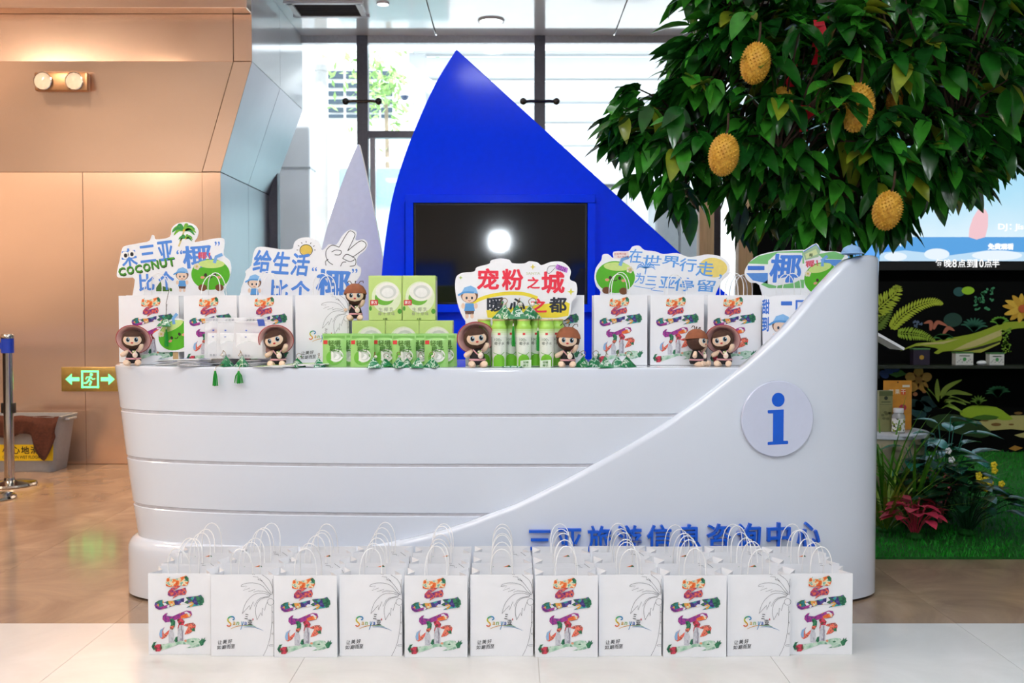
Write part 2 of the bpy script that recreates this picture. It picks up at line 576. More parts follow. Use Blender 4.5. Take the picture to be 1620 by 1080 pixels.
WX0, WX1 = -8.0, -2.51
WY = 8.64 - YC                                   # front face of the lower part
WB = 10.45 - YC
Z1 = gz(272, 8.64)                               # where the flare begins
Z2 = gz(97, 8.42); YF = 8.42 - YC                # where the flare ends
Z3 = gz(22, 8.42)
XT = gx(402, 8.42)
M_seam = mat('seam_shadow', '#4a3c32', 0.6)
core = MB(); core.box(WX0, WX1 - 0.02, WY + 0.012, WB, 0, Z1, M_seam)
wall = struct(core.build('wall_left', smooth=False))
fc = MB()
i_ = 0.02
lo4 = [(WX0, WY + i_, Z1), (WX1 - i_, WY + i_, Z1), (WX1 - i_, WB, Z1), (WX0, WB, Z1)]
mi4 = [(WX0, YF + i_, Z2), (XT - i_, YF + i_, Z2), (XT - i_, WB, Z2), (WX0, WB, Z2)]
hi4 = [(WX0, YF + i_, CEIL_Z), (XT - i_, YF + i_, CEIL_Z), (XT - i_, WB, CEIL_Z), (WX0, WB, CEIL_Z)]
fc.grid([lo4, mi4, hi4], M_seam, closed=True); fc.build('flare_core', wall, smooth=False)
def panel(pts, m, t=0.012, name='panel', g=0.0025):
    """flat cladding sheet through four corner points, its edges eased back from the joint"""
    P = [Vector(p) for p in pts]
    c = sum(P, Vector()) / len(P)
    n = (P[1] - P[0]).cross(P[2] - P[0]).normalized()
    P = [p + (c - p).normalized() * g * 1.4 for p in P]
    b = MB()
    vs = [p for p in P] + [p - n * t for p in P]
    k = len(P)
    b.add(vs, [tuple(range(k)), tuple(reversed(range(k, 2 * k)))] + [(i, k + i, k + (i + 1) % k, (i + 1) % k) for i in range(k)], m)
    return b.build(name, wall, smooth=False, bevel=0.0015, segs=1)
xs = gx(133.5, 8.64); xe = gx(322, 8.64); xe2 = gx(373, 8.42)
for a, b_ in ((WX0, -5.9), (-5.9, xs), (xs, xe), (xe, WX1)):
    panel([(a, WY, 0.0), (b_, WY, 0.0), (b_, WY, Z1), (a, WY, Z1)], M_copper)
panel([(WX0, WY, Z1), (xe, WY, Z1), (xe2, YF, Z2), (WX0, YF, Z2)], M_copper)
panel([(xe, WY, Z1), (WX1, WY, Z1), (XT, YF, Z2), (xe2, YF, Z2)], M_copper)
panel([(WX0, YF, Z2), (xe2, YF, Z2), (xe2, YF, Z3), (WX0, YF, Z3)], M_copper)
panel([(xe2, YF, Z2), (XT, YF, Z2), (XT, YF, Z3), (xe2, YF, Z3)], M_copper)
# bulkhead lip over the block
bk = MB(); bk.box(WX0, XT, YF - 0.16, YF - 0.002, Z3, CEIL_Z, M_copper); bk.build('bulkhead', wall, smooth=False, bevel=0.006)
# right-hand side of the block
ym = (WY + WB) / 2
XT2 = XT
for ya, yb in ((WY, ym), (ym, WB)):
    panel([(WX1, ya, 0), (WX1, yb, 0), (WX1, yb, Z1), (WX1, ya, Z1)], M_silver)
    ta = YF + (WB - YF) * ((ya - WY) / (WB - WY)); tb = YF + (WB - YF) * ((yb - WY) / (WB - WY))
    panel([(WX1, ya, Z1), (WX1, yb, Z1), (XT2, tb, Z2), (XT2, ta, Z2)], M_silver)
    panel([(XT2, ta, Z2), (XT2, tb, Z2), (XT2, tb, CEIL_Z), (XT2, ta, CEIL_Z)], mat('pale_cladding', '#e3e6ea', 0.12, var=0.01))
# lower far part of the block's white end panel against the glass
blk = MB(); blk.box(XT - 0.02, XT + 0.02, WB - 0.06, WB - 0.02, 0, CEIL_Z, mat('black_gasket', '#0e1114', 0.4))

# side wall behind the steel block and the hall's right-hand wall
M_plain = mat('plain_wall', '#cfd2d6', 0.6, var=0.02)
b = MB(); b.box(7.5, 7.6, -9.6, 6.0, 0, CEIL_Z + .1, M_plain); struct(b.build('wall_right', smooth=False))
b = MB(); b.box(-8.1, -8.0, -9.6, 6.0, 0, CEIL_Z + .1, mat('left_hall_wall', '#ead2bb', 0.5)); lw = struct(b.build('wall_left_hall', smooth=False))
for k in range(10):  # unseen dark panels added so the steel wall reflects darker low down
    b = MB(); b.box(-8.0, -7.96, -9.6 + k * 1.345, -9.6 + k * 1.345 + 1.335, 0, 1.3, mat('added_panel_dark', '#2c1a10', 0.4, var=.15, scale=4)); b.build('added_dark_panel', lw, smooth=False)

b = MB(); b.box(-8.1, 7.6, -9.7, -9.6, 0, CEIL_Z + .1, mat('rear_hall_wall', '#b9b0a4', 0.6)); struct(b.build('wall_front', smooth=False))

# ---- emergency light with two lamps on the flare
p = at(100, 131, 8.40)
o = thing('emergency_light', (p.x, p.y - 0.02, p.z), 'twin-lamp emergency light fixed on the bronze steel wall near the ceiling', 'light')
f = MB(); f.box(-0.22, 0.22, -0.03, 0.05, -0.075, 0.08, mat('fixture_bronze', '#a37f60', 0.35, metal=0.8)); f.build('body', o, bevel=0.015)
for sx in (-0.14, 0.12):
    f = MB()
    f.lathe([(0.0001, -0.07), (0.04, -0.07), (0.072, -0.02), (0.076, 0.0), (0.07, 0.003)], mat('lamp_chrome', '#cfcac4', 0.15, metal=1.0), 24)
    lo = f.build('lamp', o, (sx, -0.05, 0.0), (math.radians(90), 0, 0))
    f = MB(); f.lathe([(0.0001, 0.018), (0.035, 0.014), (0.07, 0.0)], mat('lamp_lens', '#efe6da', 0.08, trans=0.4), 24)
    f.build('lens', lo)

# ---- green running-man exit sign
p = at(141, 600, 8.6)
o = thing('exit_sign', (p.x, WY, p.z), 'green glowing exit sign with arrows and running figure on steel wall', 'sign')
f = MB(); f.box(-0.25, 0.25, -0.02, 0.0, -0.105, 0.105, mat('sign_brass', '#b09a5a', 0.3, metal=0.7)); f.build('plate', o, bevel=0.004)
GR = mat('exit_green', '#5cf08a', 0.4, emit=1.6, ecol=(0.12, 0.95, 0.30))
s = F / 8.62
A = Art(s, 141, 600)
A.poly([(102, 600), (112, 591), (112, 597), (124, 597), (124, 603), (112, 603), (112, 609)], GR)
A.poly([(180, 600), (170, 591), (170, 597), (158, 597), (158, 603), (170, 603), (170, 609)], GR)
for q in ([(127, 586), (155, 586), (155, 589), (127, 589)], [(127, 589), (130, 589), (130, 614), (127, 614)], [(152, 589), (155, 589), (155, 614), (152, 614)], [(127, 611), (155, 611), (155, 614), (127, 614)]):
    A.poly(q, GR)
A.oval(143, 592.5, 2.4, 2.4, GR)
A.line([(142, 595.5), (139, 601), (143, 604), (140, 609.5)], 3.0, GR); A.line([(139.5, 601), (135, 606), (131, 606)], 2.6, GR)
A.line([(142, 596), (136, 596.5), (134, 600)], 1.8, GR); A.line([(142, 596.5), (145, 600), (149, 599)], 1.8, GR)
A.build('pictogram', o, (0, -0.0205, 0))

# ---- glass front at the back of the hall
GD = 10.4; GY = GD - YC
M_mull = mat('mullion_grey', '#66666e', 0.35, metal=0.5)
def glass(name, tint, gl=0.10):
    m = bpy.data.materials.new(name); m.use_nodes = True
    nt = m.node_tree; N = nt.nodes; L = nt.links
    N.remove(N['Principled BSDF'])
    t = N.new('ShaderNodeBsdfTransparent'); t.inputs['Color'].default_value = tint
    g = N.new('ShaderNodeBsdfGlossy'); g.inputs['Roughness'].default_value = 0.02
    fr = N.new('ShaderNodeFresnel'); fr.inputs['IOR'].default_value = 1.45
    mx = N.new('ShaderNodeMixShader')
    nz = N.new('ShaderNodeTexNoise'); nz.inputs['Scale'].default_value = 0.6
    mu = N.new('ShaderNodeMath'); mu.operation = 'MULTIPLY'; mu.inputs[1].default_value = 1.0
    L.new(fr.outputs['Fac'], mu.inputs[0]); L.new(mu.outputs[0], mx.inputs['Fac'])
    L.new(t.outputs['BSDF'], mx.inputs[1]); L.new(g.outputs['BSDF'], mx.inputs[2])
    L.new(mx.outputs['Shader'], N['Material Output'].inputs['Surface'])
    MATS[name] = m
    return m
M_glass = glass('window_glass', (0.95, 0.97, 0.99, 1))
xm = [WX1 + 0.03, gx(575.5, GD), gx(853.5, GD), gx(1130, GD), 4.5]
for k in range(len(xm) - 1):
    root = thing('window_%d' % (k + 1), (xm[k], GY, 0), kind='structure')
    wdt = xm[k + 1] - xm[k]
    f = MB(); f.box(0.04, wdt - 0.04, 0.02, 0.032, 0.1, CEIL_Z - 0.08, M_glass); f.build('pane', root, smooth=False)
    f = MB(); f.box(-0.056, 0.056, -0.04, 0.09, 0, CEIL_Z, M_mull); f.build('mullion', root, smooth=False, bevel=0.004)
    f = MB(); f.box(0, wdt, -0.03, 0.06, CEIL_Z - 0.075, CEIL_Z, mat('head_rail', '#c3c6cb', 0.3, metal=0.4)); f.build('head_rail', root, smooth=False)
    f = MB(); f.box(0, wdt, -0.03, 0.06, 0, 0.1, M_mull); f.build('bottom_rail', root, smooth=False)
    if k in (1, 2):
        for s in (-1, 1):
            f = MB(); f.tube([(0, -0.05, 0), (s * 0.09, -0.05, 0.005), (s * 0.16, -0.05, 0)], 0.016, mat('fitting_steel', '#55514e', 0.25, metal=0.9), 8)
            fo = f.build('spider_arm', root, (0, 0, gz(162, GD)))
            f = MB(); f.ball((s * 0.17, -0.05, 0), 0.037, mat('fitting_steel', '#55514e', 0.25, metal=0.9), 12, 8); f.build('fitting_cap', fo)
    if k == 1:
        zt = gz(213, GD)
        f = MB(); f.box(0.056, wdt, -0.03, 0.06, zt - 0.035, zt + 0.035, M_mull); f.build('transom', root, smooth=False)
        f = MB(); f.box(0.075, 0.125, -0.02, 0.05, 0.1, zt, mat('door_stile', '#9b9ca3', 0.35, metal=0.5)); f.build('door_stile', root, smooth=False)

# ---- forecourt outside
M_conc = mat('pale_concrete', '#d5d4cf', 0.8, var=0.05, scale=4)
M_wht = mat('white_plaster', '#eceeee', 0.8, var=0.02, scale=2)
b = MB(); b.box(-16, 16, GY + 0.3, 40, -0.25, -0.1, M_conc); struct(b.build('ground_outside', smooth=False))
# unseen sheet added to soften daylight outside, and a pale pilaster beside the steel block
M_shade_sheet = bpy.data.materials.new('shade_sheet_frosted'); M_shade_sheet.use_nodes = True
_N = M_shade_sheet.node_tree.nodes; _L = M_shade_sheet.node_tree.links
_t = _N.new('ShaderNodeBsdfTranslucent'); _z = _N.new('ShaderNodeTexNoise'); _z.inputs['Scale'].default_value = 2.0
_r = _N.new('ShaderNodeValToRGB'); _r.color_ramp.elements[0].color = (.86, .89, .9, 1); _r.color_ramp.elements[1].color = (.9, .93, .95, 1)
_L.new(_z.outputs['Fac'], _r.inputs['Fac']); _L.new(_r.outputs['Color'], _t.inputs['Color']); _L.new(_t.outputs['BSDF'], _N['Material Output'].inputs['Surface'])
b = MB(); b.add([(-9, 11.6 - YC, CEIL_Z + .6), (8, 11.6 - YC, CEIL_Z + .6), (8, 13.3 - YC, CEIL_Z + .6), (-9, 13.3 - YC, CEIL_Z + .6)], [(0, 1, 2, 3)], M_shade_sheet); struct(b.build('added_shade_sheet', smooth=False))
D = 11.1
o = thing('pale_pilaster', (gx(455, D), D - YC, -0.1), 'broad pale grey pilaster just outside the glass beside the steel block', 'pilaster')
w_ = gx(492, D) - gx(455, D)
f = MB(); f.box(-w_ - .5, w_, 0, .3, 0, CEIL_Z + .6, mat('pilaster_grey', '#f0f2f2', .6, var=.03, scale=3)); f.build('shaft', o, smooth=False, bevel=.02)
f = MB(); f.box(-w_ - .5, w_ + .005, -.005, .305, 1.55, 1.57, mat('pilaster_joint', '#aeb2b3', .6)); f.build('joint', o, smooth=False)
f = MB(); f.box(-w_ - .5, w_ + .005, -.005, .305, 3.0, 3.02, mat('pilaster_joint', '#aeb2b3', .6)); f.build('joint', o, smooth=False)
# round column
D = 12.2; p = at(497, 490, D)
o = thing('concrete_column', (gx(509, D), D - YC, -0.1), 'round pale concrete column standing outside the glass', 'column')
f = MB(); f.lathe([(0.082, 0), (0.082, 2.2), (0.082, 4.4)], mat('column_concrete', '#aeada9', .8, var=.06, scale=5), 24); f.build('shaft', o)
f = MB(); f.lathe([(0.087, gz(108, D) + 0.1 - 0.04), (0.087, gz(108, D) + 0.1)], mat('column_concrete', '#aeada9', .8), 24); f.build('collar', o)
# grey block with louvred windows
D = 19.0; y0 = D - YC
o = thing('louvred_building', (gx(570, D), y0, -0.1), 'white building with dark louvred window bands seen through the glass', 'building')
xl, xr = gx(440, D) - gx(570, D), gx(646, D) - gx(570, D)
f = MB(); f.box(xl - .3, xr, 0.05, 2.0, 0, gz(106, D) + 0.5, M_wht); f.build('wall', o, smooth=False)
Mw = mat('dark_window', '#31424f', 0.15)
for r_, (ya, yb) in enumerate(((112, 124), (131, 138), (144, 151), (157, 164), (170, 177), (181, 186))):
    for (xa, xb) in ((496, 502), (521, 545), (549, 566), (585, 601), (604, 622)):
        f = MB(); f.box(gx(xa, D) - gx(570, D), gx(xb, D) - gx(570, D), 0.0, 0.06, gz(yb, D) + .1, gz(ya, D) + .1, Mw); f.build('window', o, smooth=False)
# tree by the building
D = 17.0
o = thing('street_tree', (gx(612, D), D - YC, -0.1), 'sunlit green tree outside beside the louvred building', 'tree')
f = MB(); f.tube([(0, 0, 0), (0.05, 0, 2.4), (0, 0, gz(150, D))], [0.05, 0.045, 0.03], mat('bark', '#8d7f6c', 0.9)); f.build('trunk', o)
Mtl = mat('far_leaf', '#8fb56a', 0.6, var=0.25, scale=8)
lf = MB()
for k in range(420):
    a, b_, c = R.gauss(0, 0.38), R.gauss(0, 0.3), R.gauss(0, 0.4)
    p = Vector((a, b_, gz(135, D) + 0.1 + c)); u = Vector((R.uniform(-1, 1), R.uniform(-1, 1), R.uniform(-1, 1))).normalized(); w = u.orthogonal().normalized()
    lf.add([p - u * .09, p + w * .035, p + u * .09, p - w * .035], [(0, 1, 2, 3)], Mtl)
lo = lf.build('foliage', o, smooth=False, normals=False); lo['kind'] = 'stuff'
# white stepped structure (underside of the overpass stairs)
D = 14.5; y0 = D - YC
o = thing('overpass', (gx(900, D), y0, -0.1), 'white overpass with stepped beams filling the view behind glass', 'overpass')
X0 = gx(900, D)
for k, (ya, yb) in enumerate(((66, 82), (85, 118), (121, 153), (156, 183), (186, 219), (222, 262))):
    f = MB(); f.box(gx(655, D) - X0, gx(1260, D) - X0, 0.12 * k, 0.12 * k + 0.3, gz(yb, D) + .1, gz(ya, D) + .1 - 0.02, M_wht); f.build('step_beam', o, smooth=False, bevel=0.01, segs=1)
f = MB(); f.box(gx(600, D) - X0, gx(1260, D) - X0, -0.4, 0.1, gz(76, D) + .1, gz(66, D) + .1, mat('beam_grey', '#bfc3c4', 0.7)); f.build('edge_beam', o, smooth=False)
f = MB()
q = [(gx(600, D) - X0, gz(66, D) + .1), (gx(690, D) - X0, gz(135, D) + .1), (gx(690, D) - X0, gz(155, D) + .1), (gx(600, D) - X0, gz(86, D) + .1)]
f.prism(q, -0.2, 0.1, M_wht); f.build('stringer', o, smooth=False)
for xx in (660, 1240):
    f = MB(); f.box(gx(xx, D) - X0 - .12, gx(xx, D) - X0 + .12, 0.1, 0.4, 0, gz(80, D) + .1, M_wht); f.build('support', o, smooth=False)
f = MB(); f.box(gx(655, D) - X0, gx(1260, D) - X0, 1.0, 1.1, 0, gz(262, D) + 0.1, M_wht); f.build('back_wall', o, smooth=False)
# dome camera
p = at(640, 152, 13.6)
o = thing('dome_camera', p, 'small dome security camera hanging outside the glass', 'camera')
f = MB(); f.tube([(0, 1.0, 0.12), (0, 0, 0.12), (0, 0, 0.06)], 0.03, M_white); f.lathe([(0.0001, 0.07), (0.06, 0.06), (0.07, 0.02), (0.06, 0.0)], M_white, 16); f.build('housing', o)
f = MB(); f.ball((0, 0, 0), (0.055, 0.055, 0.06), mat('dome_dark', '#4c5a72', 0.1), 14, 10); f.build('dome', o)
# turquoise hoarding
D = 13.2
o = thing('turquoise_barrier', (gx(600, D), D - YC, -0.1), 'pale turquoise translucent barrier panel outside the glass', 'barrier')
for k in range(3):
    f = MB(); f.box(gx(538 + k * 58, D) - gx(600, D), gx(594 + k * 58, D) - gx(600, D), 0, 0.03, 0.05, gz(266, D) + .1, mat('turquoise_panel', '#bfe4e4', 0.3)); f.build('panel', o, bevel=0.005, segs=1)
for k in range(4):
    f = MB(); f.box(gx(537 + k * 58, D) - gx(600, D) - .01, gx(537 + k * 58, D) - gx(600, D) + .01, -0.02, 0.05, 0, gz(270, D) + .1, M_white); f.build('post', o, smooth=False)
# grey cabinets
for nm, xa, xb, D, yt, lab in (('utility_cabinet', 948, 1030, 12.6, 292, 'tall grey utility cabinet outside with ribbed top, nearer the blue sail'), ('utility_cabinet', 1036, 1112, 11.7, 318, 'grey utility cabinet outside beside the wooden post')):
    c = (gx(xa, D) + gx(xb, D)) / 2; w = (gx(xb, D) - gx(xa, D)) / 2
    o = thing(nm, (c, D - YC, -0.1), lab, 'cabinet')
    M_cab = mat('cabinet_grey', '#a9aeb0', 0.5, var=0.03)
    f = MB(); f.box(-w, w, 0, 0.6, 0, gz(yt, D) + .1, M_cab); f.build('body', o, bevel=0.01)
    f = MB(); f.box(-w - .03, w + .03, -0.04, 0.64, gz(yt, D) + .1, gz(yt - 6, D) + .1, mat('cabinet_top', '#bfc3c4', 0.5)); f.build('top', o, bevel=0.008)
    for s in (-1, 1):
        f = MB(); f.box(s * w / 2 - w * .45, s * w / 2 + w * .45, -0.02, 0, 0.1, gz(yt + 8, D) + .1, M_cab); dd = f.build('door', o, bevel=0.006)
        f = MB(); f.tube([(s * 0.06, -0.03, 1.0), (s * 0.06, -0.05, 1.02), (s * 0.06, -0.05, 1.18), (s * 0.06, -0.03, 1.2)], 0.008, M_mull, 6); f.build('handle', dd)

# ---- floodlight and blue display on the rear wall, spots added to brighten the mural (mirrored in the television and lacquer)
o = thing('floodlight', (-0.2, -9.6, 2.42), 'square floodlight high on the rear wall behind the viewer', 'light')
f = MB(); f.box(-.3, .3, 0, .12, -.3, .3, M_dark); f.build('housing', o, bevel=.01)
f = MB(); f.lathe([(.0001, .0), (.13, .0), (.13, -.01)], mat('flood_lens', '#ffffff', .3, emit=6.0, ecol=(1, 1, 1)), 28); f.build('lens', o, (0, .131, 0), (-math.pi / 2, 0, 0))
for k, (xa, xb, nm_) in enumerate(((-3.6, -0.9, 'left'), (0.9, 2.6, 'right'))):
    o = thing('wall_display', ((xa + xb) / 2, -9.6, 1.75), 'blue glowing display panel on the rear wall, %s of the floodlight' % nm_, 'screen')
    f = MB(); f.box(xa - (xa + xb) / 2, xb - (xa + xb) / 2, 0, .05, -.3, .35, M_dark); f.build('case', o, smooth=False)
    f = MB(); f.box(xa - (xa + xb) / 2 + .03, xb - (xa + xb) / 2 - .03, .05, .055, -.27, .32, mat('blue_display', '#1a40d0', .4, emit=0.5, ecol=(.05, .18, .9))); f.build('panel', o, smooth=False)
for k, p in enumerate(ADDED_SPOTS):
    o = thing('added_mural_spot', (p[0], p[1], CEIL_Z), 'added black spotlight brightening the mural, %s one' % ('left', 'right')[k], 'spotlight', 'added mural spotlights')
    f = MB(); f.tube([(0, 0, 0), (0, 0, -.1)], .012, M_dark, 8); f.build('stem', o)
    f = MB(); f.lathe([(.03, .12), (.055, .1), (.06, .02), (.055, .0)], M_dark, 20); f.build('can', o, (0, 0, -.16), (math.radians(38), 0, 0))
for k, p in enumerate(WARM_LAMPS):
    o = thing('wall_washer', (p[0], p[1], CEIL_Z), 'bronze wall-washer lamp on the ceiling before the steel wall, %s one' % ('left', 'middle', 'right')[k], 'light', 'wall washers')
    f = MB(); f.tube([(0, 0, 0), (0, 0, -.1)], .012, M_dark, 8); f.build('stem', o)
    f = MB(); f.lathe([(.04, .13), (.07, .1), (.075, .02), (.07, .0)], mat('fixture_bronze', '#a37f60', 0.35, metal=0.8), 20); f.build('can', o, (0, 0, -.18), (math.radians(22), 0, 0))
# ------------------------------------------------------------------ the boat-shaped information counter
CX, AX, BY, NN = -0.048, 1.78, 0.42, 2.6
HC = 1.085
def se(th, a, b, n=NN):
    c, s = math.cos(th), math.sin(th)
    return (a * math.copysign(abs(c) ** (2 / n), c), b * math.copysign(abs(s) ** (2 / n), s))
def skin_xy(px):
    """point of the outer skin's front under a photo column"""
    lo, hi = -math.pi + 0.001, -0.001
    for _ in range(60):
        mid = (lo + hi) / 2
        x, y = se(mid, AX, BY)
        if 810 + F * (x + CX) / (y + YC) < px: lo = mid
        else: hi = mid
    return x + CX, y, mid
def skin_normal(th):
    (x0, y0), (x1, y1) = se(th - 0.01, AX, BY), se(th + 0.01, AX, BY)
    t = Vector((x1 - x0, y1 - y0, 0)).normalized()
    return Vector((t.y, -t.x, 0))
M_gloss = mat('white_lacquer', '#dce4f0', 0.12, var=0.01, scale=2, coat=0.6)
M_groove = mat('grey_groove', '#c9cad2', 0.4)
CT = thing('information_counter', (0, 0, 0), 'white glossy boat-shaped information counter with blue lettering and swooping side', 'counter')
def hull_ring(z, k=1.0, inset=0.0, n=160):
    t = max(0.0, min(1.0, (z - 0.2) / (HC - 0.2)))
    al = 1.72 + (1.835 - 1.72) * t ** 0.85
    b = 0.375 + 0.025 * t
    pts = []
    for i in range(n):
        th = 2 * math.pi * i / n
        c = math.cos(th)
        a = al if c < 0 else 1.70
        x, y = se(th, a - inset, b - inset)
        pts.append((x + CX, y, z))
    return pts
seams = [0.874, 0.652, 0.432]
edges = [HC] + seams + [0.06]
for i in range(4):
    zt, zb = edges[i], edges[i + 1]
    g = 0.0065
    top = zt - (g if i else 0.0); bot = zb + g
    m = MB()
    rows = [hull_ring(bot, inset=0.012), hull_ring(bot, inset=0.003), hull_ring(bot + 0.003)]
    for k in range(1, 6):
        rows.append(hull_ring(bot + 0.003 + (top - bot - 0.006) * k / 5))
    if i == 0:
        rows[-1] = hull_ring(top - 0.012)
        for a in (30, 60, 90):
            an = math.radians(a); rows.append(hull_ring(top - 0.012 + 0.012 * math.sin(an), inset=0.012 * (1 - math.cos(an))))
        rows.append(hull_ring(top, inset=0.1))
    else:
        rows += [hull_ring(top, inset=0.003), hull_ring(top, inset=0.012)]
    m.grid(rows, M_gloss, closed=True)
    m.build('hull_panel', CT, angle=24)
m = MB()
m.grid([hull_ring(z, inset=0.005) for z in (0.05, 0.3, 0.6, 0.9, HC - 0.03)], M_groove, closed=True)
m.build('groove_strip', CT)
# worktop
m = MB(); ring = hull_ring(HC - 0.0005, inset=0.09)
m.add(ring, [tuple(range(len(ring)))], M_gloss); ring2 = hull_ring(HC - 0.03, inset=0.09)
m.add(ring2, [tuple(reversed(range(len(ring2))))], M_gloss)
m.build('worktop', CT, smooth=False)
# swooping outer skin
TOWER = 1.593
edge_px = [(1365, 405), (1345, 410), (1330, 422), (1310, 443), (1293, 461), (1250, 512), (1208, 553), (1178, 579), (1150, 600), (1100, 638), (1050, 672), (1000, 703),
           (950, 730), (900, 757), (830, 792), (760, 821), (700, 840), (640, 855), (580, 866)]
tab = []
for px, py in edge_px:
    x, y, th = skin_xy(px)
    tab.append((x, gz(py, y + YC)))
tab.append((-0.9, 0.285)); tab.append((-3, 0.27)); tab.insert(0, (9, TOWER)); tab.insert(1, (tab[1][0] + 0.05, TOWER))
tab.sort()
def ztop(th):
    x, y = se(th, AX, BY); x += CX
    if math.sin(th) > 0:                     # the back: tower wraps round, then falls to the plinth
        t = (x - 1.66) / 0.05
        t = max(0.0, min(1.0, t)); t = t * t * (3 - 2 * t)
        return 0.27 + (TOWER - 0.27) * t
    for (a, za), (b, zb) in zip(tab, tab[1:]):
        if a <= x <= b:
            return za + (zb - za) * (x - a) / (b - a)
    return 0.27
n = 420
ths = [-math.pi * 1.5 + 2 * math.pi * i / n for i in range(n)]
zs = [ztop((t + math.pi) % (2 * math.pi) - math.pi) for t in ths]
for _ in range(2):
    zs = [(zs[i - 1] + 2 * zs[i] + zs[(i + 1) % n]) / 4 for i in range(n)]
cols = []
for i, t in enumerate(ths):
    x, y = se(t, AX, BY); nrm = skin_normal(t)
    zt = zs[i]
    (xa, ya), (xb, yb) = se(ths[i - 1], AX, BY), se(ths[(i + 1) % n], AX, BY)
    dl = math.hypot(xb - xa, yb - ya)
    sl = min(2.0, abs(zs[(i + 1) % n] - zs[i - 1]) / max(dl, 1e-4))
    r = 0.024; rz = r * math.sqrt(1 + sl * sl)
    if zt < 0.32: r, rz = 0.05, 0.06
    prof = [(0.0, 0.012), (0.0, 0.2 * zt)] + [(0.0, zt * k / 5 - rz * (k / 5)) for k in (2, 3, 4, 5)]
    for a in (18, 36, 54, 72, 90):
        an = math.radians(a); prof.append((r * (1 - math.cos(an)), zt - rz + rz * math.sin(an)))
    prof += [(0.055, zt), (0.062, zt - 0.01), (0.062, 0.012)]
    cols.append([(x + CX - nrm.x * o_, y - nrm.y * o_, z) for o_, z in prof])
m = MB(); m.grid(list(zip(*cols)), M_gloss, closed=True)
m.build('outer_skin', CT, angle=60)
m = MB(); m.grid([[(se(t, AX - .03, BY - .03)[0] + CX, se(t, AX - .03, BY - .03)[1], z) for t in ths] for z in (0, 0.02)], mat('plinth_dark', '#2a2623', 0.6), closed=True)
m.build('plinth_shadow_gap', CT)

def on_skin(px, py, off=0.0):
    x, y, th = skin_xy(px)
    nr = skin_normal(th)
    z = gz(py, y + YC)
    return Vector((x, y, z)) + nr * off, math.atan2(nr.x, -nr.y), nr
# raised blue letters
M_blue = mat('letter_blue', '#1560d8', 0.3, var=0.03)
for k, ch in enumerate('三亚旅游信息咨询中心'):
    px = 854 + k * 47.4
    pos, rz, nr = on_skin(px, 853 - k * 0.9, 0.0)
    s = F / (pos.y + YC)
    vs, fs = text_mesh(ch, 0.013, 0.02, 3)
    ax, bx = min(v[0] for v in vs), max(v[0] for v in vs); ay, by = min(v[1] for v in vs), max(v[1] for v in vs)
    hgt = {'三': 0.66, '亚': 0.72}.get(ch, 0.86) * 48 / s / (by - ay); wid = 39 / s / (bx - ax)
    m = MB(); m.add([((v[0] - (ax + bx) / 2) * wid, -(v[2] + 0.02) * 0.4, (v[1] - (ay + by) / 2) * hgt) for v in vs], fs, M_blue)
    lo = m.build('letter', CT, pos + nr * 0.001, (0, 0, rz), smooth=False)
# acrylic information disc
pos, rz, nr = on_skin(1230, 662, 0.002)
s = F / (pos.y + YC)
m = MB()
rd = 60.5 / s
m.lathe([(0.0001, 0.0), (rd, 0.0), (rd, 0.008), (rd - 0.003, 0.011), (0.0001, 0.011)], mat('acrylic_disc', '#d2d9ee', 0.08, var=0.01, coat=0.5), 72)
disc = m.build('info_disc', CT, pos, (math.pi / 2, 0, rz), angle=30)
A = Art(s, 1229.5, 662, 0.0005)
A.oval(1229.5, 631.5, 10.8, 11.2, M_blue, 1, 32)
A.poly([(1212, 648), (1214, 647.5), (1239, 647), (1239, 697), (1246, 697), (1247, 698.5), (1247, 701), (1246, 702), (1213, 703), (1212.3, 702), (1212.3, 699), (1213, 698), (1221, 697.6), (1221, 653), (1213, 652.8), (1211.8, 651)], M_blue, 1)
io = A.build('info_symbol', disc, (0, 0, 0.0115), (-math.pi / 2, 0, 0))
# ------------------------------------------------------------------ sails behind the counter, with the television
SD = 5.6
def outline(pts, D, ox=0.0):
    return [(at(x, y, D).x - ox, at(x, y, D).z) for x, y in pts]
M_sail = mat('blue_gloss', '#0038fa', 0.10, var=0.02, spec=0.3)
ox = gx(790, SD)
SAIL = thing('blue_sail_stand', (ox, SD - YC, 0), 'tall glossy blue sail-shaped stand behind the counter holding a television', 'display stand')
lft = catmull([(722, 78), (690, 130), (660, 195), (637, 255), (620, 315), (610, 375), (604, 430), (600, 500), (598, 600), (598, 640)], 5, closed=False)
pts = lft + [(598, 899), (1160, 899), (1160, 474), (1078, 402)]
pts = [(x, y) for x, y in pts]
o2 = outline(pts, SD, ox)
o2 = [(x, max(0.0, z)) for x, z in o2]
hx0, hx1 = gx(643, SD) - ox, gx(941, SD) - ox
hz0, hz1 = gz(494, SD), gz(309, SD)
m = MB(); m.prism(o2, 0.0, 0.14, M_sail); sl = m.build('sail_panel', SAIL, smooth=False, bevel=0.004, segs=2)
fr = MB()
t = 0.045
fr.box(hx0, hx1, -0.05, 0.0, hz1 - t, hz1, M_sail); fr.box(hx0, hx1, -0.05, 0.0, hz0, hz0 + t, M_sail)
fr.box(hx0, hx0 + t, -0.05, 0.0, hz0 + t, hz1 - t, M_sail); fr.box(hx1 - t, hx1, -0.05, 0.0, hz0 + t, hz1 - t, M_sail)
fr.build('screen_surround', SAIL, smooth=False, bevel=0.003)
TV = thing('television', (0, 0, 0), None, None, parent=SAIL)
TV.name = 'television'
m = MB(); m.box(hx0 + t, hx1 - t, -0.03, -0.001, hz0 + t, hz1 - t, mat('tv_bezel', '#0a0b0e', 0.3)); m.build('bezel', TV, smooth=False, bevel=0.003)
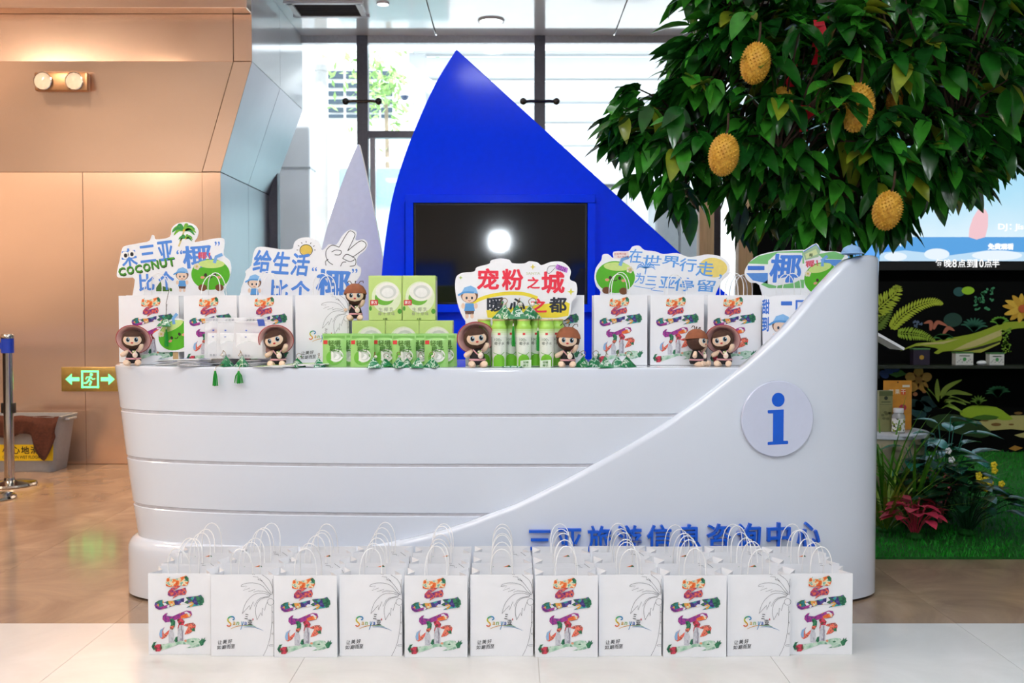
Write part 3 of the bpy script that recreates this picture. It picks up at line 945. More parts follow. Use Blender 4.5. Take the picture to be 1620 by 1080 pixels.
m = MB(); m.box(hx0 + t + .012, hx1 - t - .012, -0.032, -0.029, hz0 + t + .012, hz1 - t - .012, mat('tv_screen', '#05080b', 0.06, spec=0.7)); m.build('screen', TV, smooth=False)
# small white sail
WD = 5.95
ox2 = gx(560, WD)
wp = catmull([(566, 228), (548, 270), (530, 320), (514, 372), (500, 440), (492, 520), (490, 600), (490, 960)], 4, closed=False)
wp2 = catmull([(612, 960), (612, 560), (608, 440), (598, 370), (586, 310), (576, 262), (568, 228)], 4, closed=False)
q = [(x, max(0.0, z)) for x, z in outline(wp + wp2, WD, ox2)]
m = MB(); m.prism(q, 0, 0.06, mat('white_sail', '#d3ddf2', 0.3, var=0.02), mat('sail_edge_cream', '#ead9c8', 0.4))
w = m.build('white_sail_board', loc=(ox2, WD - YC, 0), smooth=False, bevel=0.003, segs=1)
tag(w, 'small white curved sail-shaped board beside the tall blue sail', 'display board')
# ------------------------------------------------------------------ paper gift bags
BW, BH, BDP = 0.246, 0.322, 0.125
M_paper = mat('white_paper', '#f0f2f6', 0.6, var=0.015, scale=12, bump=0.02, bscale=40)
M_cord = mat('paper_cord', '#f8fafc', 0.6, bump=0.2, bscale=500)
def bag_body():
    m = MB()
    w, h, d = BW / 2, BH, BDP
    th = 0.0008
    g = 0.035                                     # how far the gusset folds in at the mouth
    levels = [(0.0, 0.0), (0.10, 0.0), (0.2, 0.010), (h, g)]
    def ring(z, gi, ins):
        tl = 0.006 * (z / h)                      # the mouth leans in a little
        return [(-w + ins, ins + tl * .4, z), (w - ins, ins + tl * .4, z), (w - gi - ins, d / 2, z), (w - ins, d - ins - tl, z), (-w + ins, d - ins - tl, z), (-w + gi + ins, d / 2, z)]
    rows = [ring(z, gi, 0) for z, gi in levels] + [ring(z, gi, th) for z, gi in reversed(levels)]
    m.grid(rows, M_paper, closed=True)
    r0 = ring(0, 0, 0); m.add(r0, [(5, 4, 3, 2, 1, 0)], M_paper)
    r1 = ring(0.002, 0, th); m.add(r1, [(0, 1, 2, 3, 4, 5)], M_paper)
    return m.mesh('bag_body', smooth=False, weld=True)
def bag_handle(lean, hh):
    m = MB()
    pts = []
    wv = 0.043
    pts.append((-wv, 0, -0.05)); pts.append((-wv, 0, 0))
    for k in range(1, 12):
        a = math.pi * k / 12
        pts.append((-wv * math.cos(a) * (1.0 + 0.06 * math.sin(a)), lean * math.sin(a), hh * math.sin(a) ** 0.8))
    pts.append((wv, 0, 0)); pts.append((wv, 0, -0.05))
    m.tube(pts, 0.0021, M_cord, 6)
    return m.mesh('handle')
BAG = bag_body()
HANDLES = [bag_handle(l, h) for l, h in ((0.0, 0.105), (0.02, 0.11), (-0.015, 0.10), (0.03, 0.095), (-0.03, 0.107))]
BASE_PATCH = MB(); BASE_PATCH.box(-0.055, 0.055, 0, 0.0006, -0.05, 0, M_paper)
PATCH = BASE_PATCH.mesh('handle_patch', smooth=False)

# --- print A: two brush-written characters filled with coloured pictures
def zoomart():
    # drawn over a 655 x 880 field standing for the bag front (x 5..660, y 135..1015)
    return Art(655 / BW, 332.5, 1015, 0.00035)
def print_a():
    A = zoomart()
    P = lambda n, c, s, sd, k='noise': patch_mat('print_' + n, c, s, 0.45, sd, kind=k)
    top = P('orange', ['#3f8f86', '#7fb8a8', '#f2e3c0', '#f08a3c', '#e8662a', '#d8502a'], 60, 3.1)
    pur = P('purple_red', ['#4a2a6a', '#7a2f7c', '#c84a4e', '#e8785a', '#5a3a7a'], 70, 9.2)
    mix = P('teal_purple', ['#1f7f86', '#38a0a0', '#e8eaf0', '#5a4a98', '#3a2f78', '#2f6a4c', '#e0a84a'], 75, 1.7, 'voronoi')
    dgr = P('dark_green', ['#12463a', '#1f6a50', '#3a8a5a', '#20304a'], 90, 2.2)
    mag = P('magenta', ['#4a2470', '#8a2f8c', '#b03a90', '#6a2f86', '#e88a4a'], 60, 5.5)
    red = P('red', ['#c8283a', '#e84a4a', '#f08a6a', '#8a2038', '#f4c8b0'], 80, 7.3)
    gre = P('pale_green', ['#8fc0a4', '#b4d8c0', '#cfe4d4', '#7aae94'], 50, 4.2)
    gra = P('grey', ['#b8bac4', '#d0d2da', '#9a9cac'], 60, 6.6)
    ber = P('berry', ['#c02848', '#e04a60', '#8a1f38', '#3a6a3a'], 90, 8.8)
    A.poly([(197, 290), (193, 245), (205, 210), (240, 190), (232, 215), (300, 212), (370, 190), (405, 178), (432, 200), (436, 240), (418, 285), (330, 285), (235, 298)], top, 1)
    A.poly([(385, 195), (412, 180), (434, 205), (432, 245), (410, 230)], dgr, 2)
    A.poly([(212, 385), (215, 350), (250, 310), (325, 282), (350, 290), (268, 345), (400, 305), (412, 350), (400, 380), (330, 385), (262, 425), (280, 395), (235, 398)], pur, 1)
    A.poly([(72, 495), (78, 465), (120, 440), (178, 432), (150, 448), (260, 445), (420, 405), (520, 395), (560, 380), (590, 420), (593, 460), (560, 490), (480, 505), (405, 518), (480, 470), (300, 490), (160, 535), (120, 540), (85, 520)], mix, 1)
    A.poly([(505, 400), (530, 395), (545, 405), (560, 378), (568, 402), (590, 415), (583, 432), (596, 455), (578, 465), (580, 488), (550, 495), (530, 470), (515, 440)], dgr, 2)
    A.poly([(74, 490), (110, 495), (125, 515), (160, 500), (215, 488), (200, 515), (150, 535), (112, 538), (84, 520)], mag, 2)
    A.poly([(240, 470), (262, 445), (275, 470), (262, 495), (245, 498)], top, 2)
    A.poly([(155, 640), (158, 605), (185, 580), (210, 572), (195, 605), (260, 610), (350, 570), (410, 548), (455, 555), (467, 590), (445, 620), (390, 632), (310, 640), (240, 665), (185, 675)], mag, 1)
    A.poly([(345, 605), (400, 582), (455, 585), (450, 612), (395, 628), (350, 632)], top, 2)
    A.poly([(385, 565), (412, 556), (448, 585), (430, 592), (415, 578), (390, 580)], ink('#e8e8f0'), 3)
    A.poly([(230, 640), (262, 630), (290, 665), (285, 715), (255, 760), (232, 735), (245, 690)], dgr, 2)
    A.poly([(232, 715), (285, 705), (262, 745), (232, 742)], red, 3)
    A.poly([(305, 645), (350, 622), (388, 665), (375, 705), (340, 700), (310, 740), (325, 690)], ber, 2)
    A.poly([(228, 745), (255, 748), (275, 790), (272, 885), (218, 885), (215, 800)], gra, 2)
    A.poly([(330, 700), (372, 702), (378, 870), (310, 872), (312, 780)], gra, 2)
    A.poly([(318, 705), (338, 700), (335, 870), (308, 872)], red, 1)
    A.line([(352, 705), (362, 790), (360, 870)], 6, ink('#6a5a72'), 3)
    A.poly([(118, 800), (130, 755), (178, 722), (160, 760), (168, 800), (240, 740), (228, 775), (190, 830), (150, 850), (125, 835)], red, 1)
    A.poly([(118, 800), (130, 755), (176, 724), (150, 765), (150, 835), (128, 832)], ink('#8fb8e0'), 2)
    A.poly([(378, 700), (430, 680), (480, 676), (505, 705), (495, 750), (440, 790), (382, 805), (400, 765), (425, 720), (385, 712)], red, 1)
    A.poly([(455, 745), (490, 725), (496, 768), (465, 765)], dgr, 2)
    A.poly([(275, 870), (290, 830), (312, 822), (318, 870), (295, 885)], dgr, 2)
    A.poly([(36, 930), (60, 880), (95, 878), (72, 905), (140, 905), (270, 890), (380, 862), (470, 838), (530, 842), (560, 870), (552, 920), (500, 938), (395, 948), (450, 925), (430, 905), (330, 905), (180, 958), (110, 985), (60, 975)], gre, 1)
    A.poly([(36, 930), (60, 885), (92, 878), (72, 905), (85, 960), (55, 965)], dgr, 2)
    A.poly([(66, 925), (100, 905), (138, 905), (150, 950), (125, 980), (80, 982)], ber, 3)
    A.poly([(535, 880), (560, 855), (568, 835), (578, 855), (600, 832), (595, 856), (612, 862), (590, 885), (580, 915), (555, 922)], dgr, 2)
    A.oval(395, 868, 14, 12, ink('#e8a080'), 2); A.oval(470, 878, 16, 8, dgr, 2)
    return A.mesh('print')
def print_b():
    A = zoomart()
    K = ink('#5c6068'); B = ink('#23252b'); w = 3.4
    def ln(p, sm=4, ww=w): A.line(p, ww, K, 1, smooth=sm)
    ln([(640, 365), (600, 330), (545, 270), (470, 245), (390, 245), (335, 262), (325, 280)])
    ln([(325, 280), (385, 275), (348, 322), (418, 295), (402, 335), (470, 310), (455, 340), (500, 325), (570, 332), (635, 362)], 0)
    ln([(630, 375), (560, 352), (470, 360), (400, 415), (360, 480), (335, 565)])
    ln([(335, 565), (412, 480), (415, 525), (450, 440), (462, 490), (495, 425), (530, 400), (600, 385), (625, 383)], 0)
    ln([(620, 392), (560, 400), (510, 430), (480, 490), (475, 560), (488, 632)])
    ln([(488, 632), (530, 555), (540, 588), (548, 505), (568, 535), (585, 470), (600, 440)], 0)
    ln([(640, 350), (580, 265), (520, 195), (500, 205), (530, 215), (560, 240)], 0)
    ln([(440, 152), (470, 152), (450, 175), (500, 180), (505, 210), (545, 215)], 0)
    ln([(650, 355), (650, 290), (620, 215), (545, 155)]); ln([(655, 355), (665, 270), (690, 210), (706, 178)] if False else [(655, 355), (652, 270), (656, 200)])
    A.line([(632 + 34 * math.cos(i * .45), 442 + 36 * math.sin(i * .45)) for i in range(14)], w, K, 1, closed=True)
    A.line([(640 + 20 * math.cos(-2.9 + i * .3), 385 + 24 * math.sin(-2.9 + i * .3)) for i in range(8)], w, K, 1)
    ln([(645, 485), (645, 600), (640, 700), (620, 830), (590, 930), (550, 1012)])
    for y, x in ((550, 648), (660, 646), (778, 640), (902, 612)):
        ln([(658, y - 8), (x + 6, y - 6), (x, y), (x + 6, y + 6), (658, y + 6)], 0)
    # rainbow word mark
    cols = ['#d8403a', '#e8a030', '#c8c030', '#50b060', '#2aa0c0', '#2a70b8']
    S_ = catmull([(232, 632), (250, 622), (246, 604), (222, 597), (196, 606), (182, 632), (196, 655), (214, 672), (208, 694), (186, 698), (174, 686)], 4, closed=False)
    n = len(S_)
    order = ['#2a8ac0', '#2a8ac0', '#3aa878', '#c8c030', '#e8b030', '#e07a30', '#d8403a']
    for i in range(n - 1):
        A.line(S_[i:i + 2], 15 - 7 * abs(i / n - 0.5), ink(order[min(6, int(i / n * 7))]), 2)
    for ch, x, c in (('a', 238, '#d0a838'), ('n', 275, '#7ab050'), ('y', 318, '#2a8ac0'), ('a', 356, '#2a60b0')):
        A.text(ch, x, 652 if ch != 'y' else 648, x + 27, 684 if ch != 'y' else 735, ink(c), 2, bold=0.02, shear=0.15)
    A.line([(210, 727), (270, 702), (340, 690), (420, 690), (480, 705)], 7, ink('#d8a040'), 1, smooth=4, taper=True)
    A.line([(352, 706), (430, 704), (500, 722), (555, 747)], 6, ink('#2a80b8'), 2, smooth=4, taper=True)
    A.line([(350, 692), (420, 690), (482, 705)], 7, ink('#3aa070'), 3, smooth=4, taper=True)
    A.text('三', 362, 570, 396, 624, B, 2, 0.02, rot=0.15); A.text('亚', 392, 632, 440, 684, B, 2, 0.02)
    A.poly([(441, 618), (450, 616), (452, 636), (442, 638)], ink('#c02828'), 2)
    A.chars('让美好', [(98, 868), (150, 862), (205, 858)], 44, 44, B, 2, 0.01, rot=-0.08, shear=0.2)
    A.chars('如期而至', [(88, 922), (140, 920), (190, 915), (234, 910)], 42, 42, B, 2, 0.01, rot=-0.08, shear=0.2)
    return A.mesh('print')
PRINT = {'A': print_a(), 'B': print_b()}
def make_bag(loc, kind, label, group, rz=0.0, sc=1.0, hs=(0, 1)):
    o = thing('gift_bag', loc, label, 'gift bag', group, rz)
    o.scale = (sc, sc, sc)
    inst('bag_body', BAG, o)
    inst('print', PRINT[kind], o, (0, -0.0003, 0))
    tl = 0.006
    inst('handle', HANDLES[hs[0]], o, (0, 0.0065, BH))
    inst('handle', HANDLES[hs[1]], o, (0, BDP - 0.0105, BH))
    return o
NUM = ['first', 'second', 'third', 'fourth', 'fifth', 'sixth', 'seventh', 'eighth', 'ninth', 'tenth', 'eleventh']
DES = {'A': 'bright calligraphy', 'B': 'palm outline'}
front = [(225, 324), (327, 428), (430, 530), (532, 635), (637, 740), (742, 845), (846, 948), (949, 1050), (1052, 1153), (1155, 1256), (1258, 1358)]
rb = random.Random(3)
for row in range(3):
    for i, (xa, xb) in enumerate(front):
        D = 3.815 + row * 0.178 + (0.0, 0.012)[i % 2]
        if row == 0: D += (0.03 if i in (0, 10) else 0)
        px = (xa + xb) / 2
        bow = 0.0
        x = gx(px, 3.815) + (0 if row == 0 else rb.uniform(-0.004, 0.004))
        kind = 'AB'[(i + row) % 2]
        rowname = ('front row on the floor', 'middle row on the floor', 'back row against the counter')[row]
        make_bag((x, D - YC, 0.0005), kind, 'paper bag with %s print, %s from the left, %s' % (DES[kind], NUM[i], rowname),
                 'gift bags on the floor before the counter', rb.uniform(-0.004, 0.004), 0.985, (rb.randrange(5), rb.randrange(5)))
# ---- bags on the worktop
CBD = 4.6
cb = [(196, 286, 'A', 0), (289, 376, 'A', 0), (377, 464, 'A', 0), (466, 553, 'B', 0), (735, 822, 'B', 0), (838, 926, 'A', 0), (938, 1026, 'A', 0), (1028, 1115, 'A', 0), (1117, 1207, 'A', 0), (1209, 1296, 'A', 0)]
names = ['nearest the steel wall', 'second from the steel wall', 'behind the clear sachets', 'beside the green boxes', 'behind the cloud-shaped sign, left side',
         'just right of the green bottles', 'behind the heap of green charms', 'left of the two leaning dolls', 'behind the two leaning dolls', 'half hidden by the sloping tower']
for (xa, xb, k, r), nm in zip(cb, names):
    px = (xa + xb) / 2
    lefty = 0.07 if px < 280 else (0.03 if px < 340 else 0.0)
    p = at(px, 490, CBD + lefty)
    make_bag((p.x, CBD + lefty - YC, HC + 0.0008), k, 'white paper bag with %s print on the counter, %s' % (DES[k], nm), 'gift bags on the counter', rb.uniform(-0.02, 0.02), 1.0, (rb.randrange(5), rb.randrange(5)))
for px, nm in ((228, 'first'), (318, 'second'), (408, 'third'), (1000, 'fourth'), (1088, 'fifth'), (1176, 'sixth'), (1262, 'seventh')):
    bd = CBD + (0.24 if px < 380 else 0.19)
    p = at(px, 490, bd)
    make_bag((p.x, bd - YC, HC + 0.0008), 'B', 'white paper bag in the rear row on the counter, %s from the steel wall' % nm, 'gift bags on the counter', rb.uniform(-0.02, 0.02), 1.0, (rb.randrange(5), rb.randrange(5)))
# ------------------------------------------------------------------ cut-out signs, dolls and goods on the counter
TOPZ = HC + 0.0008
def hull_y(x):
    a = 1.835 if x < CX else 1.70
    t = 1 - (abs(x - CX) / a) ** NN
    return -0.40 * max(0.0, t) ** (1 / NN)
M_board = mat('foam_board', '#f6f8fc', 0.5, var=0.01)
def draw_coconut(A, cx, cy, rx, ry, rot=0.0, flower=1, feet=True, face=True):
    c, s = math.cos(rot), math.sin(rot)
    T = lambda x, y: (cx + rx * (x * c - y * s), cy + rx * (x * s + y * c))
    k = ry / rx
    g, gd, gl = ink('#57b81f'), ink('#3f8f1a'), ink('#cfe88a')
    A.oval(cx, cy, rx, ry, g, 2, 32, rot)
    A.oval(*T(0.05, -0.66 * k), rx * 0.68, ry * 0.27, gl, 3, 24, rot)
    A.line([T(0.2, -0.72 * k), T(0.3, -1.12 * k), T(0.62, -1.28 * k)], rx * 0.17, ink('#7ab0e8'), 4)
    for e in (-0.26, 0.22):
        A.oval(*T(e, 0.05 * k), rx * 0.08, rx * 0.095, ink('#3a3020'), 3, 14, rot)
    A.line([T(-0.12, 0.16 * k), T(-0.02, 0.24 * k), T(0.1, 0.16 * k)], rx * 0.045, ink('#3a3020'), 3, smooth=3)
    for e in (-0.42, 0.42):
        A.oval(*T(e, 0.2 * k), rx * 0.11, rx * 0.075, ink('#e8a080'), 3, 14, rot)
    fx = -0.7 if flower > 0 else 0.72
    for j in range(5):
        a = j * 2 * math.pi / 5
        A.oval(*T(fx + 0.1 * math.cos(a), -0.5 * k + 0.1 * math.sin(a)), rx * 0.085, rx * 0.085, ink('#f4ecd0'), 5, 10)
    A.oval(*T(fx, -0.5 * k), rx * 0.06, rx * 0.06, ink('#e8d070'), 6, 10)
    if feet:
        for e in (-0.42, 0.45):
            A.oval(*T(e, 0.86 * k), rx * 0.22, ry * 0.22, ink('#7a4a2a'), 4, 18, rot)
def draw_child(A, cx, cy, h):
    """plain printed child in a blue cap: cap, round face, blue shirt, dark shorts"""
    u = h / 100.0
    b, bl, sk = ink('#5aa0e0'), ink('#8ac0f0'), ink('#f2d6c0')
    A.oval(cx, cy - 25 * u, 27 * u, 24 * u, ink('#7a5a4a'), 2, 24); A.oval(cx - 1 * u, cy - 20 * u, 22 * u, 18 * u, sk, 3, 24)
    A.poly([(cx - 26 * u, cy - 32 * u), (cx - 16 * u, cy - 50 * u), (cx + 4 * u, cy - 56 * u), (cx + 20 * u, cy - 48 * u), (cx + 27 * u, cy - 30 * u), (cx, cy - 36 * u)], bl, 5)
    A.line([(cx - 36 * u, cy - 25 * u), (cx - 15 * u, cy - 35 * u), (cx + 14 * u, cy - 34 * u)], 6 * u, b, 6, smooth=3)
    for e in (-9, 8): A.oval(cx + e * u, cy - 17 * u, 3.4 * u, 4.5 * u, ink('#2a3a50'), 4, 12)
    A.line([(cx - 4 * u, cy - 9 * u), (cx, cy - 7 * u), (cx + 4 * u, cy - 9 * u)], 2 * u, ink('#c0504a'), 4)
    A.poly([(cx - 13 * u, cy), (cx + 13 * u, cy), (cx + 17 * u, cy + 24 * u), (cx - 17 * u, cy + 24 * u)], b, 2)
    A.oval(cx - 20 * u, cy + 8 * u, 6 * u, 9 * u, sk, 3); A.oval(cx + 20 * u, cy + 8 * u, 6 * u, 9 * u, sk, 3)
    A.poly([(cx - 15 * u, cy + 24 * u), (cx + 15 * u, cy + 24 * u), (cx + 13 * u, cy + 34 * u), (cx - 13 * u, cy + 34 * u)], ink('#6a5048'), 2)
    for e in (-8, 8): A.oval(cx + e * u, cy + 40 * u, 5.5 * u, 8 * u, sk, 2)
def cut_sign(zm, D, outl, draw, label, name='cutout_sign', smooth=3, stick=True, base_z=TOPZ):
    """zm = (x0, y0, k): the drawing frame's origin in the photo and its enlargement"""
    x0, y0, k = zm
    X = [p[0] for p in outl]; cxz = (min(X) + max(X)) / 2
    s = F / D * k
    px = x0 + cxz / k
    p = at(px, 490, D)
    # drawing row whose height is base_z
    lo, hi = 0.0, 3000.0
    for _ in range(50):
        mid = (lo + hi) / 2
        if gz(mid, D) > base_z: lo = mid
        else: hi = mid
    oy = (lo - y0) * k
    A = Art(s, cxz, oy, 0.00035)
    o = thing(name, (p.x, D - YC, base_z), label, 'sign')
    pts = catmull(outl, smooth) if smooth else outl
    pts = [A.q(q) for q in pts]
    pts = [(a, max(b, 0.0)) for a, b in pts]
    m = MB(); m.prism(pts, 0.0, 0.006, M_board); m.build('board', o, smooth=False)
    draw(A)
    A.build('print', o, (0, -0.0002, 0))
    zb = min(b for a, b in pts)
    if stick and zb > 0.004:
        m = MB(); m.box(-0.012, 0.012, 0.006, 0.012, 0, zb + 0.05, mat('stick_wood', '#c8a878', 0.6)); m.build('stick', o, smooth=False)
    return o
BLUE = ink('#5590e6'); RED = ink('#f0324a'); NAVY = ink('#2a3140')
SGD = 4.755
# --- sign 1
Z3_ = (170, 330, 4.0)
def d1(A):
    for ch, b in (('来', (92, 252, 192, 366)), ('三', (208, 232, 308, 340)), ('亚', (322, 205, 422, 330))):
        A.text(ch, *b, BLUE, 2, 0.035, rot=-0.12)
    for ex in (118, 158):
        A.oval(ex, 295 - (ex - 118) * .2, 24, 24, ink('#ffffff'), 4); A.oval(ex + 2, 297 - (ex - 118) * .2, 11, 13, ink('#15171c'), 5)
    for i, ch in enumerate('COCONUT'):
        x = 72 + i * 52; y = 372 - i * 9 - (i > 3) * 8
        A.text(ch, x + 4, y + 4, x + 50, y + 58, ink('#2a5a1a'), 2, 0.05, rot=-0.15); A.text(ch, x, y, x + 46, y + 50, ink('#4a9a2a'), 3, 0.05, rot=-0.15)
    A.text('比', 200, 412, 300, 520, BLUE, 2, 0.04, rot=-0.05); A.text('个', 325, 395, 425, 515, BLUE, 2, 0.04, rot=-0.05)
    A.text('“', 440, 262, 478, 290, BLUE, 2, 0.03); A.text('椰', 478, 232, 665, 375, BLUE, 2, 0.03, rot=-0.08); A.text('”', 682, 208, 716, 236, BLUE, 2, 0.03)
    G1, G2 = ink('#3a9a4a'), ink('#7ac03a')
    for (cx, cy, r) in ((490, 140, 80), (500, 190, 48)):
        for j, a in enumerate((-2.9, -2.2, -1.2, -0.4, 0.1, 3.1, 2.6, 0.5)):
            ex, ey = cx + r * math.cos(a) * 0.95, cy + r * math.sin(a) * 0.5 + r * .12
            mx, my = cx + r * .5 * math.cos(a), cy + r * .5 * math.sin(a) * .6 - r * .2
            A.line(catmull([(cx, cy), (mx, my), (ex, ey)], 4, closed=False), r * 0.24, G1 if j % 2 else G2, 2 + j % 3, taper=True)
        A.oval(cx, cy, r * .1, r * .1, ink('#e0c040'), 6)
    A.line([(488, 150), (475, 190), (455, 240)], 10, ink('#d8c88a'), 2)
    draw_child(A, 475, 455, 150)
    draw_coconut(A, 655, 415, 122, 98)
    A.text('椰！', 575, 275, 655, 318, ink('#e05a70'), 4, 0.03)
    A.poly([(310, 500), (345, 450), (350, 490), (410, 505), (410, 522), (310, 522)], ink('#4a7a2a'), 2)
cut_sign(Z3_, 4.81, [(62, 425), (66, 385), (80, 330), (97, 255), (122, 235), (200, 220), (268, 205), (285, 170), (300, 172), (312, 195), (398, 180), (412, 125), (450, 95), (512, 88), (560, 108), (580, 145), (570, 185), (556, 212), (650, 195), (728, 186), (745, 215), (738, 292), (775, 330), (785, 395), (762, 470), (735, 525), (735, 600), (400, 600), (172, 600), (176, 450), (130, 437), (80, 436)], d1,
         'tilted white cut-out sign with blue slogan, palm tree and green coconut, nearest steel wall')
# --- sign 2
Z4_ = (370, 330, 4.0)
def d2(A):
    for ch, b in (('给', (128, 262, 240, 405)), ('生', (248, 272, 358, 415)), ('活', (366, 282, 480, 425))):
        A.text(ch, *b, BLUE, 3, 0.035, rot=0.06, shear=0.1)
    A.text('比', 232, 450, 345, 570, BLUE, 2, 0.04, rot=0.06); A.text('个', 362, 455, 482, 580, BLUE, 2, 0.04, rot=0.06)
    A.text('“', 495, 370, 528, 396, BLUE, 2, 0.03); A.text('椰', 520, 385, 740, 560, BLUE, 2, 0.035, rot=0.04); A.text('”', 748, 380, 784, 408, BLUE, 2, 0.03)
    A.oval(460, 262, 38, 34, ink('#e8c85a'), 2); A.line([(460 + 40 * math.cos(i * .3), 264 + 36 * math.sin(i * .3)) for i in range(21)], 4, ink('#30302a'), 3, closed=True)
    for a in (-2.6, -2.1, -1.57, -1.0, -0.5, 0.0, 3.14): A.line([(460 + 50 * math.cos(a), 262 + 46 * math.sin(a)), (460 + 60 * math.cos(a), 262 + 56 * math.sin(a))], 4, ink('#30302a'), 2)
    K = ink('#2c2e33')
    A.line(catmull([(668, 245), (715, 165), (740, 142), (768, 160), (760, 190), (722, 268)], 4, closed=False), 4, K, 2)
    A.line(catmull([(722, 268), (785, 215), (815, 205), (838, 225), (825, 255), (752, 308)], 4, closed=False), 4, K, 2)
    A.line(catmull([(668, 245), (625, 232), (590, 260), (585, 300), (600, 335), (628, 355)], 4, closed=False), 4, K, 2)
    A.line(catmull([(620, 275), (650, 262), (682, 270), (672, 292), (640, 292)], 4, closed=False), 4, K, 2)
    A.line(catmull([(690, 315), (712, 290), (745, 300), (772, 322), (768, 358), (735, 365)], 4, closed=False), 4, K, 2)
    A.line(catmull([(600, 320), (582, 335), (585, 360)], 4, closed=False), 4, K, 2); A.line(catmull([(690, 315), (735, 335), (768, 322)], 4, closed=False), 4, K, 2)
    A.line(catmull([(676, 365), (690, 340), (712, 338)], 4, closed=False), 4, K, 2)
    draw_child(A, 132, 505, 160)
cut_sign(Z4_, SGD, [(45, 525), (60, 470), (78, 420), (75, 395), (112, 360), (125, 290), (150, 245), (220, 245), (300, 258), (372, 255), (385, 215), (430, 185), (500, 188), (545, 220), (556, 262), (580, 250), (605, 225), (650, 228), (690, 170), (735, 135), (778, 150), (772, 200), (825, 195), (848, 225), (830, 265), (785, 305), (780, 355), (804, 375), (800, 420), (770, 470), (755, 560), (755, 620), (400, 620), (60, 620)], d2,
         'white cut-out sign with blue slogan, yellow sun and outlined two-finger hand')
# --- sign 3
Z5_ = (680, 380, 4.697)
def d3(A):
    Y = ink('#f4e13c')
    A.line(catmull([(300, 470), (420, 420), (560, 395), (700, 398), (800, 430)], 4, closed=False), 26, Y, 1)
    A.poly([(420, 520), (1010, 455), (1040, 470), (1030, 560), (940, 575), (430, 575)], Y, 1)
    for ch, b in (('宠', (350, 208, 515, 365)), ('粉', (535, 212, 695, 372)), ('之', (722, 272, 818, 360)), ('城', (828, 230, 1002, 395))):
        A.text(ch, *b, RED, 3, 0.04)
    for ch, b, c in (('暖', (424, 422, 555, 530), NAVY), ('心', (590, 430, 710, 530), NAVY), ('之', (745, 432, 870, 538), RED), ('都', (885, 422, 1018, 538), NAVY)):
        A.text(ch, *b, c, 3, 0.04)
    for cx, cy, r, c in ((765, 198, 22, '#e8d85a'), (1048, 382, 28, '#dcd84a'), (230, 278, 15, '#a8c85a')):
        A.poly([(cx, cy - r), (cx + r * .25, cy - r * .25), (cx + r, cy), (cx + r * .25, cy + r * .25), (cx, cy + r), (cx - r * .25, cy + r * .25), (cx - r, cy), (cx - r * .25, cy - r * .25)], ink(c), 2)
    A.text('SANYA', 715, 236, 820, 256, ink('#d8dcc0'), 2, 0.02)
    A.poly([(932, 200), (945, 178), (1026, 208), (1018, 242), (938, 215)], ink('#c878d8'), 4); A.text('2026', 948, 194, 1012, 226, ink('#6a2a8a'), 5, 0.02, rot=0.35)
    A.line(catmull([(935, 190), (885, 195), (870, 235), (890, 245), (930, 205)], 4, closed=False), 3, ink('#40424a'), 4)
    draw_child(A, 295, 468, 235)
cut_sign(Z5_, 4.565, [(190, 300), (205, 262), (250, 240), (330, 232), (350, 200), (440, 175), (455, 150), (520, 135), (590, 145), (615, 170), (700, 172), (740, 155), (800, 165), (830, 185), (900, 160), (980, 160), (1030, 195), (1048, 235), (1040, 290), (1085, 315), (1095, 375), (1080, 430), (1050, 465), (1045, 540), (1010, 585), (960, 600), (700, 640), (330, 640), (265, 600), (215, 500), (190, 380)], d3,
         'white cloud-shaped sign with red and black slogan behind the green bottles')
# --- sign 4
Z6_ = (900, 370, 4.697)
def d4(A):
    A.oval(1070, 250, 105, 72, ink('#f2dc7a'), 1, 28, 0.1)
    B = ink('#62a6ee')
    for ch, b in (('在', (445, 112, 540, 215)), ('世', (548, 158, 685, 232)), ('界', (690, 165, 825, 250)), ('行', (818, 182, 945, 280)), ('走', (945, 205, 1075, 315)),
                  ('为', (490, 290, 560, 368)), ('三', (572, 312, 650, 380)), ('亚', (672, 318, 790, 402)), ('停', (780, 322, 930, 425)), ('留', (950, 340, 1085, 430))):
        A.text(ch, *b, B, 3, 0.012, rot=0.06, shear=0.1)
    for a in (-2.8, -2.2, -1.6, -0.9, -0.3, 0.15, 3.05):
        A.line(catmull([(570, 255), (570 + 45 * math.cos(a), 240 + 35 * math.sin(a)), (570 + 72 * math.cos(a), 262 + 30 * math.sin(a))], 4, closed=False), 9, B, 2, taper=True)
    A.line([(572, 255), (565, 300)], 8, B, 2)
    A.line(catmull([(480, 385), (600, 405), (640, 395), (610, 415), (700, 425)], 4, closed=False), 4, B, 2)
    A.text('，', 1110, 300, 1135, 335, B, 2, 0.02)
    draw_coconut(A, 345, 320, 145, 118, 0.05, flower=-1)
    A.poly([(332, 135), (440, 130), (445, 178), (335, 182)], ink('#f3e4e4'), 3); A.text('在世界行走', 336, 142, 425, 158, ink('#c05058'), 4, 0.01); A.text('为三亚停留', 358, 164, 445, 180, ink('#c05058'), 4, 0.01)
cut_sign(Z6_, SGD, [(190, 330), (200, 255), (240, 195), (250, 155), (290, 150), (330, 180), (332, 132), (440, 128), (470, 95), (520, 88), (560, 120), (640, 130), (700, 150), (800, 142), (880, 170), (950, 165), (1030, 152), (1130, 170), (1190, 225), (1190, 300), (1140, 345), (1110, 400), (1085, 470), (1085, 560), (600, 560), (250, 560), (235, 430), (205, 390)], d4,
         'white cut-out sign with pale blue slogan, yellow sun and smiling green coconut')
